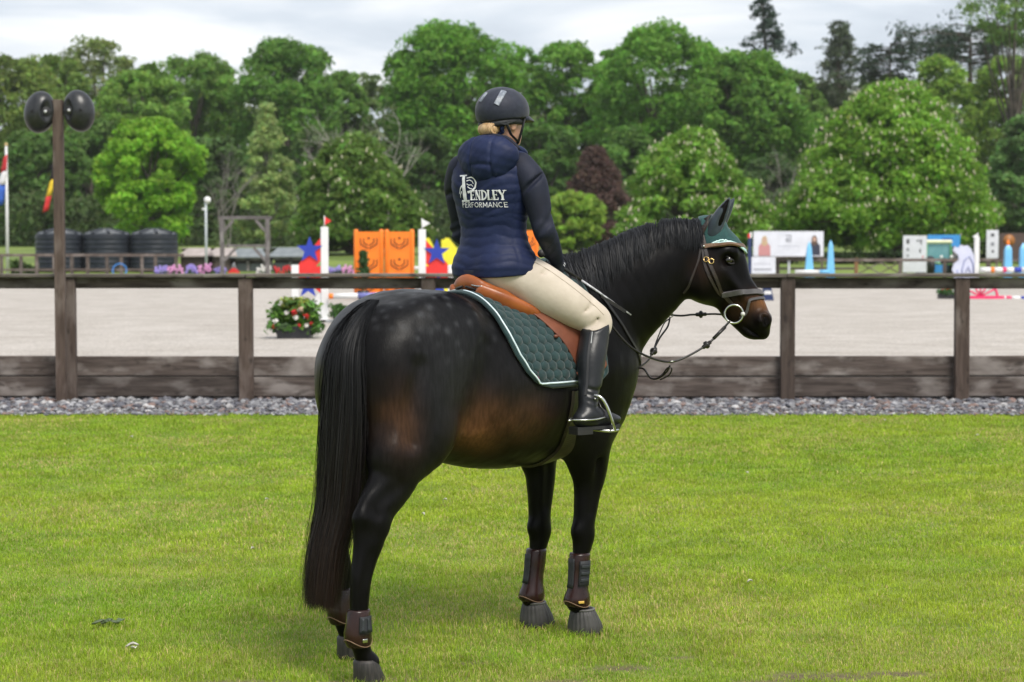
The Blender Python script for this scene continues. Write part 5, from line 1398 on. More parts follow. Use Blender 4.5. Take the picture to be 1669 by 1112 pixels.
# core so that no light comes through
vs, fs = [], []
for i, c in enumerate(TC[:-4]):
    for k in range(14):
        a = 2 * math.pi * k / 14
        vs.append((c[0] + math.cos(a) * c[3] * .8, c[1] + math.sin(a) * c[4] * .8, c[2]))
for i in range(len(TC) - 5):
    for k in range(14):
        fs.append((i * 14 + k, i * 14 + (k + 1) % 14, i * 14 + 14 + (k + 1) % 14, i * 14 + 14 + k))
me = raw_mesh('tail', vs, fs, True); set_color(me, np.tile(np.array((.008, .008, .009)), (len(vs), 1)))
tail = link('tail', me, mhair, horse)
paths, cols = [], []
n = 22
for i in range(8000):
    a = rs.random() * 2 * math.pi; rr = math.sqrt(.25 + .75 * rs.random())
    st = 0 if rs.random() < .5 else int(rs.random() * 12); en = len(TC) - 1 - int(3 * rs.random() ** 2)
    cut = .0 + .05 * rs.random()
    f = np.linspace(st, en, n); k = np.minimum(f.astype(int), len(TC) - 2); fr = (f - k)[:, None]
    c = TC[k] * (1 - fr) + TC[k + 1] * fr
    wob = .009 * np.sin(np.linspace(0, 7, n) + rs.random() * 6) * np.linspace(0.2, 1.5, n)
    wob = wob + (.005 * rs.random()) * np.sin(np.linspace(0, 5 + 14 * rs.random(), n) + rs.random() * 6)
    lockw = .5 + .25 * math.sin(a * 5) + .25 * math.sin(a * 11 + 1)
    spread = np.linspace(.85, .96 + .14 * rs.random() + .1 * (lockw - .5) + (.45 * rs.random() if rs.random() < .05 else 0), n)
    pts = np.stack([c[:, 0] + math.cos(a) * c[:, 3] * rr * spread + wob, c[:, 1] + math.sin(a) * c[:, 4] * rr * spread + wob * rs.normal(), c[:, 2]], 1)
    pts[:, 2] += np.linspace(0, 1, n) ** 4 * (.075 * rs.random() ** 2 + .03 * (1 - lockw))
    nr = np.stack([np.full(n, math.cos(a)), np.full(n, math.sin(a)), np.zeros(n)], 1) + rs.normal(0, .3, 3)
    paths.append((pts, nr))
    tip = np.linspace(0, 1, n) ** 3
    base = np.array((.0095, .0100, .0115)) * (.45 + 1.2 * rs.random())
    cols.append(base[None] * (1 - tip[:, None]) + np.array((.022, .012, .007))[None] * (.4 + rs.random()) * tip[:, None])
V, F = ribbons(paths, .0014 + .0016 * rs.random(len(paths)))
me = raw_mesh('tail_hair', V, F, True); set_color(me, np.repeat(np.concatenate(cols), 2, 0))
tag(link('tail_hair', me, mhair, tail), kind='stuff')

# hooves
mhoof = pmat('hoof_horn', (.016, .014, .013), (.038, .032, .028), scale=14, rough=.55, stretch=(8, 8, 1), bump=.002, bscale=30)
def ringloft(rows, n=28, ribs=0, rib=0.0, ribphase=0.0):
    """rows x, y, z, rx, ry, toe : near-horizontal rings, 'toe' pulls the front forward"""
    mb = MB(); vs, fs = [], []
    for (x, y, z, rx, ry, toe) in rows:
        for k in range(n):
            a = 2 * math.pi * k / n
            q = 1 + (rib * math.cos(ribs * a) if ribs else 0)
            cx = math.cos(a)
            vs.append((x + rx * cx * q + max(0, cx) ** 2 * toe, y + ry * math.sin(a) * q, z))
    m = len(rows)
    for i in range(m - 1):
        for k in range(n):
            fs.append((i * n + k, i * n + (k + 1) % n, (i + 1) * n + (k + 1) % n, (i + 1) * n + k))
    fs += [tuple(reversed(range(n))), tuple((m - 1) * n + k for k in range(n))]
    return mb.add(vs, fs, True)
for L_ in (RH, LH, RF, LF):
    h = L_['hoof']
    ringloft([(h[0] - .004, h[1], h[2] + .001, .062, .062, .012), (h[0] - .004, h[1], h[2] + .012, .062, .061, .012), (h[0] - .012, h[1], h[2] + .05, .055, .056, .006), (h[0] - .020, h[1], h[2] + .088, .049, .051, .0), (h[0] - .022, h[1], h[2] + .10, .040, .044, 0)], 28).build('hoof', mhoof, horse)
# eyes
meye = pmat('horse_eye', (.006, .004, .003), (.012, .007, .004), scale=30, rough=.06, spec=.8)
mlid = pmat('horse_eyelid', (.007, .006, .006), (.012, .010, .010), scale=30, rough=.5, spec=.3)
for sgn in (-1, 1):
    c = np.array(hd(1188, 424)) + HSIDE * sgn * .068
    e = MB().ball(tuple(c), .0215, n=20, m=12).build('eye', meye, horse)
    up = np.array((0, 0, 1.)) * .94 - HFWD * .34; fw = HFWD * .94 + np.array((0, 0, 1.)) * -.34; od = HSIDE * sgn
    for a0, a1, rr, hh in ((0.0, math.pi, .0055, .0165), (0.0, -math.pi, .0042, .0150)):
        pts = [c + fw * math.cos(a) * .026 + up * (math.sin(a) * hh) + od * (.0165 - .011 * abs(math.cos(a))) for a in np.linspace(a0, a1, 11)]
        MB().tube(pts, [rr * q for q in (.5, .8, .95, 1, 1, 1, 1, 1, .95, .8, .5)], 8).build('eyelid', mlid, e)

# nostrils: dark solid lenses, their colour standing for the shade inside the openings
mnos = pmat('nostril_shade', (.004, .003, .003), rough=.8, spec=.1)
for sgn in (-1, 1):
    p0 = Vector(tuple(np.array(hd(1248, 522)) + HSIDE * sgn * .30))
    loc, no, _, _ = HBVH.ray_cast(p0, Vector(tuple(-HSIDE * sgn)))
    if loc is not None:
        q = no.to_track_quat('Z', 'Y').to_matrix().to_4x4()
        M = Matrix.Translation(loc - no * .0015) @ q
        up_ = (M.to_3x3().inverted() @ Vector((.0, .0, 1.0))); an_ = math.atan2(up_.y, up_.x)
        M = M @ Matrix.Rotation(an_, 4, 'Z') @ Matrix.Diagonal((.025, .016, .007, 1))
        prof = [(max(1e-3, math.sin(math.pi * i / 8)), -math.cos(math.pi * i / 8)) for i in range(9)]
        MB().lathe(prof, 16, M).build('nostril', mnos, horse)
# ------------------------------------------------------------------ tack
def hobj(name, label, cat, group=None):
    return thing(name, label, cat, HO, HYAW, group)
mpad = pmat('pad_green_fabric', (.004, .024, .026), (.007, .034, .036), scale=25, rough=.85, sheen=.25, bump=.0012, bscale=420)
mpipe = pmat('white_blue_piping', (.55, .66, .70), (.70, .80, .84), scale=40, rough=.5)
mtan = pmat('tan_leather', (.25, .066, .015), (.35, .098, .024), scale=9, rough=.36, spec=.5, bump=.0006, bscale=160, rvar=.06)
mtan2 = pmat('flap_leather', (.135, .042, .022), (.19, .060, .030), scale=9, rough=.50, spec=.4, bump=.0006, bscale=160)
mblk = pmat('black_leather', (.010, .009, .009), (.022, .018, .017), scale=30, rough=.38, spec=.5, bump=.0008, bscale=120, rvar=.08)
mbrn = pmat('brown_leather', (.016, .011, .009), (.034, .022, .017), scale=30, rough=.42, bump=.0008, bscale=150)
mgrey = pmat('grey_padding', (.060, .055, .058), (.095, .088, .092), scale=20, rough=.45)
msteel = pmat('polished_steel', (.50, .50, .47), (.66, .66, .63), scale=20, rough=.26, metal=1.0)
mbrass = pmat('brass', (.62, .42, .16), (.75, .52, .22), scale=20, rough=.22, metal=1.0)
mgreyrub = pmat('grey_rubber', (.036, .034, .033), (.060, .057, .054), scale=18, rough=.6, bump=.001, bscale=90)

def body_hit(x, th, s, off):
    """point on the barrel at station x, angle th from straight up, on side s (-1 right)"""
    d = Vector((0, s * math.sin(th), math.cos(th))); o = Vector((x, 0, 1.13))
    loc, no, _, _ = HBVH.ray_cast(o + d * 1.0, -d)
    if loc is None: loc = o + d * .3; no = d
    return loc + no * off, no

def hexpuff(u, v, a=.0265):
    """height 0..1 of a hexagonal quilt"""
    best = [9, 9]
    ax, ay = a * math.sqrt(3), a * 3
    c = []
    for (ox, oy) in ((0, 0), (ax / 2, ay / 2)):
        i = round((u - ox) / ax); j = round((v - oy) / ay)
        for di in (-1, 0, 1):
            for dj in (-1, 0, 1):
                c.append(math.hypot(u - ox - (i + di) * ax, v - oy - (j + dj) * ay))
    c.sort()
    return min(1, (c[1] - c[0]) / 2 / (a * .5)) ** .5

THM = R(91)
def pad_rear(r):
    e = np.interp(r, [0, .3, .55, .72, .86, .93, .97, 1.0], [-.038, -.030, -.006, .022, .066, .106, .146, .22])
    return float(e)
def pad_front(r): return float(np.interp(r, [0, .5, .9, 1.0], [.545, .60, .60, .54]))
pad = hobj('saddle_pad', 'dark green hexagon quilted saddle pad with pale piping under the tan saddle', 'saddle pad')
nu, nv = 150, 124
vs, uv = [], []
for i in range(-nv, nv + 1):
    r = abs(i) / nv; s = -1 if i <= 0 else 1
    x0, x1 = pad_rear(r), pad_front(r)
    for j in range(nu + 1):
        q = j / nu; x = x0 + (x1 - x0) * q
        p, no = body_hit(x, r * THM, s, .010)
        vv = r * THM * .335
        ed = min(q * (x1 - x0), (1 - q) * (x1 - x0), (1 - r) * .335 * THM)
        if s < 0 or True:
            h = hexpuff(x * .93, vv) * .0120 if ed > .030 else .002
        h += .004 * math.exp(-((ed - .009) / .006) ** 2)
        if ed < .004: h -= .006
        vs.append(p + no * h)
V = np.array([tuple(p) for p in vs]); W = nu + 1; H_ = 2 * nv + 1
G = V.reshape(H_, W, 3)
for _ in range(1):
    G[1:-1, 1:-1] = .5 * G[1:-1, 1:-1] + .125 * (G[:-2, 1:-1] + G[2:, 1:-1] + G[1:-1, :-2] + G[1:-1, 2:])
V = G.reshape(-1, 3)
idx = np.arange(H_ * W).reshape(H_, W)
F = np.stack([idx[:-1, :-1], idx[1:, :-1], idx[1:, 1:], idx[:-1, 1:]], 2).reshape(-1, 4)
me = raw_mesh('quilted_sheet', V, F, True)
o = link('quilted_sheet', me, mpad, pad)
md = o.modifiers.new('thick', 'SOLIDIFY'); md.thickness = .012; md.offset = 0
# piping a finger inside the edge
for s in (-1, 1):
    pts = []
    for r in list(np.linspace(.04, .90, 34)):
        pts.append(body_hit(pad_rear(r) + .016, r * THM, s, .0205)[0])
    for (dx, r) in ((.016, .935), (.022, .955), (.034, .963)):
        pts.append(body_hit(pad_rear(min(r, .93)) + dx, r * THM, s, .0205)[0])
    for x in np.linspace(pad_rear(.93) + .06, .40, 18):
        pts.append(body_hit(x, .966 * THM, s, .0205)[0])
    MB().tube(pts, .0042, 8).build('piping', mpipe, pad)
    mb = MB()
    q = [body_hit(pad_rear(.90) + .030 + .012 * math.cos(a), (.88 + .05 * math.sin(a)) * THM, s, .021)[0] for a in np.linspace(0, 2 * math.pi, 14)[:-1]]
    mb.add(q, [tuple(range(len(q)))]).build('badge', pmat('plum_badge', (.09, .018, .035), (.12, .025, .045), rough=.5), pad)

# saddle
sad = hobj('saddle', 'tan leather jumping saddle under the rider on the green pad', 'saddle')
sf = Field((-.12, -.26, 1.36), (.56, .26, 1.78), .006)
sf.chain([(-.035, 0, 1.580, .022, .110), (.01, 0, 1.560, .026, .150), (.07, 0, 1.540, .028, .150), (.16, 0, 1.530, .026, .130), (.27, 0, 1.545, .026, .105), (.38, 0, 1.605, .028, .090), (.42, 0, 1.64, .022, .07)], (0, 1, 0), .02)
sf.chain([(-.040, -.12, 1.552, .020, .03), (-.065, -.07, 1.585, .018, .03), (-.072, 0, 1.596, .018, .035), (-.065, .07, 1.585, .018, .03), (-.040, .12, 1.552, .020, .03)], (0, 0, 1), .02)   # cantle rim
for s in (-1, 1):
    sf.chain([(-.04, s * .115, 1.556, .022, .022), (.03, s * .158, 1.528, .026, .026), (.10, s * .175, 1.498, .026, .026), (.165, s * .182, 1.470, .018, .018)], (0, 1, 0), .03)
V, F = sf.skin(2); V, F = drop_small(V, F)
SADO = (.100, 0, -.032)
link('seat', raw_mesh('seat', V, F, True), mtan, sad, SADO).scale = (1, .82, 1)
SBV = bvh_of(V, F)
sf = Field((-.14, -.34, 1.30), (.60, .34, 1.64), .006)
for s in (-1, 1):
    sf.chain([(-.060, s * .080, 1.525, .024, .045), (.00, s * .130, 1.492, .030, .052), (.08, s * .170, 1.455, .030, .052), (.15, s * .192, 1.425, .024, .045), (.185, s * .20, 1.41, .012, .03)], (0, 1, .9 * s), .02)
V, F = sf.skin(2)
link('panel', raw_mesh('panel', V, F, True), mtan, sad, (.095, 0, -.006)).scale = (1, .92, 1)
for s in (-1, 1):     # piping between seat and panel
    pts = [(-.088, s * .01, 1.570), (-.078, s * .075, 1.557), (-.045, s * .130, 1.532), (.03, s * .184, 1.500), (.11, s * .205, 1.468), (.160, s * .208, 1.448)]
    MB().tube(spline(np.array(pts), 6), .006, 8).build('welt', mbrn, sad, (.100, 0, -.024)).scale = (1, .86, 1)
# name plate on the cantle
m_ = MB()
pl_ = [SBV.find_nearest(Vector((-.075 + .02 * t, -.055 - .055 * t, 1.583 - .012 * t)))[0] + Vector((-.006, -.004, .004)) for t in np.linspace(0, 1, 6)]
m_.tube(pl_, .0055, 8, flat=.6).build('name_plate', msteel, sad, SADO).scale = (1, .82, 1)
for s in (-1, 1):     # flaps
    vs = []
    nu, nv = 26, 40
    for i in range(nv + 1):
        r = i / nv; th = R(28) + r * R(60)
        x0 = float(np.interp(r, [0, .25, .5, .75, .92, 1], [.20, .262, .315, .358, .394, .45])); x1 = float(np.interp(r, [0, .5, .8, 1], [.46, .56, .58, .50]))
        for j in range(nu + 1):
            p, no = body_hit(x0 + (x1 - x0) * j / nu, th, s, .030 - .004 * r)
            vs.append(tuple(p))
    W = nu + 1
    idx = np.arange((nv + 1) * W).reshape(nv + 1, W)
    F = np.stack([idx[:-1, :-1], idx[1:, :-1], idx[1:, 1:], idx[:-1, 1:]], 2).reshape(-1, 4)
    o = link('flap', raw_mesh('flap', vs, F, True), mtan2, sad)
    md = o.modifiers.new('thick', 'SOLIDIFY'); md.thickness = .006; md.offset = 0
# girth
pts = [(.40, -.34, 1.10), (.405, -.31, .95), (.41, -.20, .80), (.41, 0, .74), (.41, .20, .80), (.405, .31, .95), (.40, .34, 1.10)]
strap(HBVH, pts, .075, .012, .004).build('girth', mbrn, sad)
# keeper loop on the flap edge
p, no = body_hit(.275, R(54), -1, .034)
MB().ball(tuple(p), .014, .008, .008).build('keeper', mtan2, sad)
# stirrups: leather and iron, right and left
for s in (-1, 1):
    l = [(.36, s * .335, 1.18), (.358, s * .365, 1.15), (.360, s * .405, 1.100)]
    strap(None, l, .026, .006, 0, snap=False, up=(0, s, 0)).build('stirrup_leather', mtan2, sad)
    c = Vector((.425, s * .412, .938)); iron = MB()
    fw = Vector((1, -.12 * s if s < 0 else .12, 0)).normalized(); ac = Vector((-fw.y, fw.x, 0))
    top = c + Vector((-.062, 0, .157)); arch = []
    for t in np.linspace(-1, 1, 17):
        arch.append(c + ac * (math.copysign(abs(t) ** .6, t) * .066) + Vector((0, 0, .150 * (1 - abs(t) ** 2.6))) + fw * (-.062 * (1 - abs(t) ** 2)))
    iron.tube(arch, .0075, 8)
    o = iron.build('stirrup_iron', msteel, sad)
    tr = MB().tube([c - ac * .062 - fw * .028, c - ac * .066 + fw * 0, c - ac * .062 + fw * .032, c + ac * .062 + fw * .032, c + ac * .066, c + ac * .062 - fw * .028, c - ac * .062 - fw * .028], .006, 8)
    tr.build('tread', msteel, o)
    MB().bar(c - ac * .055 + Vector((0, 0, .003)), c + ac * .055 + Vector((0, 0, .003)), .044, .006).build('tread_pad', mgreyrub, o)
    MB().tube([top + Vector((-.006, 0, .02)), top + Vector((-.012, 0, -.004)), top + Vector((.012, 0, -.010))], .004, 6).build('eye_loop', msteel, o)

# ---- bridle
bri = hobj('bridle', 'dark brown leather bridle with a grey padded noseband on the horse head', 'bridle')
def bpts(L, sgn=-1):
    return [tuple(np.array(hd(px, py)) + HSIDE * sgn * .11) for px, py in L]
def bstrap(name, L, wd, th, mat, off=.001, both=True, parent=None):
    for sgn in ((-1, 1) if both else (-1,)):
        strap(HBVH, bpts(L, sgn), wd, th, off).build(name, mat, parent or bri)
bstrap('cheekpiece', [(1151, 402), (1156, 424), (1167, 452), (1180, 478), (1191, 499)], .017, .005, mbrn, .003)
bstrap('noseband_cheekpiece', [(1147, 402), (1150, 428), (1160, 456), (1172, 476), (1182, 488)], .013, .004, mbrn, .002)
bstrap('throatlash', [(1144, 404), (1139, 430), (1128, 458), (1119, 480)], .010, .004, mbrn)
# over the poll and across the forehead, from one side to the other
def wrap(name, L, wd, th, mat, top, off=.002, parent=None):
    a = bpts(L, -1); b = bpts(L[::-1], 1)
    mid = [tuple(np.array(hd(*top[0])) + np.array((0, 0, top[1])) + HFWD * top[2])]
    return strap(HBVH, a + mid + b, wd, th, off).build(name, mat, parent or bri)
wrap('headpiece', [(1150, 402), (1146, 384), (1143, 368)], .030, .007, mbrn, ((1146, 350), .05, -.03), .008)
wrap('browband', [(1150, 401), (1168, 396), (1184, 393)], .020, .007, pmat('tan_lined_leather', (.10, .052, .024), (.15, .080, .036), scale=20, rough=.4), ((1196, 392), .0, .12), .008)
wrap('noseband', [(1183, 486), (1196, 481), (1212, 476), (1226, 471)], .026, .009, mgrey, ((1232, 466), .0, .10), .003)
wrap('flash_strap', [(1204, 523), (1216, 511), (1228, 497), (1238, 484)], .013, .004, mgrey, ((1243, 474), .0, .08), .003)
for sgn in (-1, 1):
    for (px, py) in ((1153, 424), (1161, 427)):
        p, no, _, _ = HBVH.find_nearest(Vector(tuple(np.array(hd(px, py)) + HSIDE * sgn * .11)))
        c = p + no * .010; t1 = Vector(tuple(HFWD)); t1 = (t1 - no * t1.dot(no)).normalized(); t2 = no.cross(t1)
        MB().tube([c + t1 * .011 * math.cos(a) + t2 * .012 * math.sin(a) for a in np.linspace(0, 2 * math.pi, 13)], .0026, 6).build('buckle', mbrass, bri)
    p, no, _, _ = HBVH.find_nearest(Vector(tuple(np.array(hd(1149, 401)) + HSIDE * sgn * .11)))
    MB().ball(p + no * .014, .006, n=8, m=5).build('stud', msteel, bri)
    # loose ring bit
    c = Vector(tuple(np.array(hd(1197, 511)) + HSIDE * sgn * .074))
    fw, up = Vector(tuple(HFWD)), Vector((0, 0, 1))
    ring = MB().tube([c + fw * .041 * math.cos(a) + up * .041 * math.sin(a) for a in np.linspace(0, 2 * math.pi, 33)], .0052, 8).build('bit_ring', msteel, bri)
    MB().ball(c + fw * .040, .0105, n=10, m=7).build('bit_end', pmat('white_rubber', (.62, .61, .58), rough=.4), ring)
    MB().tube([c + fw * .038, c + fw * .030 - Vector(tuple(HSIDE)) * sgn * .05], .009, 8).build('mouthpiece', mgreyrub, ring)
# ---- reins and running martingale
rein = hobj('reins', 'thin black leather reins looping from the bit to the gloved hands', 'reins')
HANDR = np.array((.490, -.110, 1.622)); HANDL = np.array((.505, .085, 1.622))
def W3(px, py, Y): return np.array(hp(px, py, Y))
rr = [W3(1190, 523, 8.80), W3(1172, 543, 8.78), W3(1152, 562, 8.75), W3(1122, 580, 8.70), W3(1092, 590, 8.66), W3(1060, 583, 8.60), W3(1030, 567, 8.55), W3(1008, 545, 8.52), W3(985, 515, 8.50)]
nk = HBVH.find_nearest(Vector((.56, -.30, 1.50)))
rr += [np.array(nk[0] + nk[1] * .02), HANDR]
RR = spline(np.array(rr), 8)
MB().tube(RR, .0052, 6).build('right_rein', mblk, rein)
ll = [W3(1186, 514, 9.02), W3(1165, 512, 9.03), W3(1130, 513, 9.04), W3(1085, 512, 9.06), np.array((.80, .10, 1.50)), np.array((.62, .16, 1.57)), HANDL]
LL = spline(np.array(ll), 8)
MB().tube(LL, .0052, 6).build('left_rein', mblk, rein)
def stopper(c, d, mat=mblk):
    d = Vector(tuple(d)).normalized()
    M = Matrix.Translation(Vector(tuple(c))) @ d.to_track_quat('Z', 'Y').to_matrix().to_4x4()
    return MB().lathe([(.004, -.026), (.009, -.022), (.009, -.008), (.017, -.004), (.018, .006), (.010, .012), (.009, .024), (.004, .028)], 10, M)
stopper(W3(1152, 562, 8.75), rr[3] - rr[1]).build('rein_stop', mblk, rein)
stopper(W3(1143, 512.5, 9.035), ll[2] - ll[1]).build('rein_stop', mblk, rein)
MB().tube([W3(1182, 533, 8.79), W3(1163, 552, 8.765)], .0085, 8).build('rein_end', mblk, rein)
mar = hobj('martingale', 'dark running martingale straps hanging between the chest and the reins', 'martingale')
cp = HBVH.find_nearest(Vector((.95, -.10, 1.16)))
ch = np.array(cp[0] + cp[1] * .006)
f0 = W3(1040, 600, 8.80)
def ringat(c, nrm, r=.013):
    n_ = Vector(tuple(nrm)).normalized(); a_ = n_.orthogonal().normalized(); b_ = n_.cross(a_); c = Vector(tuple(c))
    return MB().tube([c + a_ * r * math.cos(t) + b_ * r * math.sin(t) for t in np.linspace(0, 2 * math.pi, 15)], .0024, 6)
MB().tube(spline(np.array([ch, W3(1028, 604, 8.79), f0]), 6), .0065, 6, flat=.5).build('chest_strap', mblk, mar)
MB().tube(spline(np.array([f0, W3(1056, 588, 8.85), W3(1064, 573, 8.90), W3(1076, 550, 8.97), W3(1088, 533, 9.02), W3(1092, 518, 9.05)]), 6), .0045, 6).build('fork_strap', mblk, mar)
MB().tube(spline(np.array([W3(1064, 575, 8.90), W3(1070, 556, 8.95), W3(1082, 528, 9.02), W3(1091, 520, 9.05)]), 6), .0032, 6).build('fork_strap', mblk, mar)
MB().tube(spline(np.array([f0, W3(1050, 602, 8.78), W3(1060, 616, 8.74), W3(1072, 617, 8.71), W3(1086, 607, 8.68), W3(1092, 596, 8.665)]), 6), .0045, 6).build('fork_strap', mblk, mar)
MB().tube(spline(np.array([W3(1070, 618, 8.71), W3(1080, 610, 8.695), W3(1088, 600, 8.67), W3(1095, 601, 8.665), W3(1090, 612, 8.68), W3(1076, 619, 8.71)]), 5), .0032, 6).build('fork_loop', mblk, mar)
ringat(W3(1094, 590, 8.665), (0, .3, 1)).build('ring', msteel, mar)
ringat(W3(1093, 513, 9.055), (.3, 1, 0)).build('ring', msteel, mar)
stopper(W3(1065, 573, 8.90), W3(1076, 550, 8.97) - f0).build('buckle', mblk, mar)
# neck strap seen against the shoulder
strap(HBVH, [(.60, -.12, 1.62), (.66, -.24, 1.48), (.76, -.24, 1.34), (.86, -.17, 1.22), (.93, -.06, 1.15)], .014, .005, .002).build('neck_strap', mblk, mar)

# ---- ear bonnet: a knitted cap drawn over poll, ears and forehead
bon = hobj('ear_bonnet', 'dark green knitted ear bonnet with pale trim over the horse ears and forehead', 'ear bonnet')
lo = np.array(hd(1150, 380)) - .30; hi = np.array(hd(1190, 380)) + .30
ef = Field(lo, hi, .0055)
ef.chain([hrow(1146, 380, .116, .078), hrow(1150, 392, .119, .080), hrow(1162, 418, .144, .096)], HSIDE, .02, 5)
# keep only what lies above and before the browband line
x, y, z = ef.axes(tuple(slice(0, int(q)) for q in ef.n))
a = np.array(hd(1150, 402)); b_ = np.array(hd(1212, 396))
d = b_ - a; nrm = np.array((0, 0, 1.)) - d * (d[2] / d.dot(d)); nrm /= np.linalg.norm(nrm)
a2 = a - nrm * .004
plane = (x - a2[0]) * nrm[0] + (y - a2[1]) * nrm[1] + (z - a2[2]) * nrm[2]
# the cap dips to a point on the forehead
lat = (x - a[0]) * HSIDE[0] + (y - a[1]) * HSIDE[1]
fwd = (x - a[0]) * HFWD[0] + (y - a[1]) * HFWD[1]
dip = np.clip(.060 * (1 - np.abs(lat) / .060), 0, None) * np.clip((fwd - .05) / .08, 0, 1)
ef.D = np.maximum(ef.D, -(plane + dip)).astype(np.float32)
a = np.array(hd(1146, 372)); bk = (x - a[0]) * HFWD[0] + (y - a[1]) * HFWD[1] + (z - a[2]) * .25
ef.D = np.maximum(ef.D, -(bk + .012)).astype(np.float32)
V, F = ef.skin(2); V, F = drop_small(V, F)
link('cap', raw_mesh('cap', V, F, True), pmat('bonnet_green_knit', (.006, .046, .046), (.010, .060, .058), scale=60, rough=.85, bump=.0015, bscale=500, sheen=.2), bon)
mear = pmat('ear_fabric', (.008, .018, .028), (.014, .028, .040), scale=30, rough=.6, sheen=.2, bump=.0006, bscale=300)
for sgn in (-1, 1):
    b0 = np.array(hd(1160, 380)) + HSIDE * sgn * .050
    tp = np.array(hd(1190 if sgn < 0 else 1196, 323)) + HSIDE * sgn * .045
    e = Field(np.minimum(b0, tp) - .09, np.maximum(b0, tp) + .09, .005)
    ax = tp - b0; sdv = HSIDE * .75 * sgn + HFWD * .55
    rows = [tuple(b0 + ax * t) + (ru, rv) for t, ru, rv in ((-.02, .030, .034), (.15, .034, .036), (.35, .036, .034), (.58, .030, .028), (.80, .019, .018), (1.0, .005, .005))]
    e.chain(rows, np.cross(ax / np.linalg.norm(ax), HSIDE), .01, 5)
    fr = HFWD * .62 + HSIDE * sgn * .75
    rows = [tuple(b0 + ax * t + fr * o_) + (r_, r_) for t, r_, o_ in ((.10, .010, .044), (.3, .020, .044), (.55, .018, .040), (.78, .010, .026))]
    e.chain(rows, HSIDE, .012, 4, op='cut')
    V, F = e.skin(2); V, F = drop_small(V, F)
    link('ear_sleeve', raw_mesh('ear_sleeve', V, F, True), mear, bon)
BBV = HBVH
mwt = pmat('pale_cord', (.45, .66, .64), (.62, .78, .76), scale=40, rough=.6)
for k, (dd, mm) in enumerate(((0.0, mwt), (.012, mwt))):
    pts = []
    for sgn in (-1, 1):
        L = [(1158, 397 + dd * 300), (1172, 389 + dd * 300), (1186, 388 + dd * 320), (1200, 398 + dd * 330), (1209, 408 + dd * 330)]
        lat_ = [.095, .095, .085, .05, .010]
        q = [tuple(np.array(hd(px, py)) + HSIDE * sgn * l_ * 1.0 + HFWD * .01) for (px, py), l_ in zip(L, lat_)]
        pts = pts + (q if sgn < 0 else q[::-1])
    A = spline(np.array(pts), 6); out = []
    for q in A:
        loc, no, _, _ = HBVH.find_nearest(Vector(q)); out.append(loc + no * .009)
    MB().tube(out, .0042, 8).build('trim_cord', mm, bon)

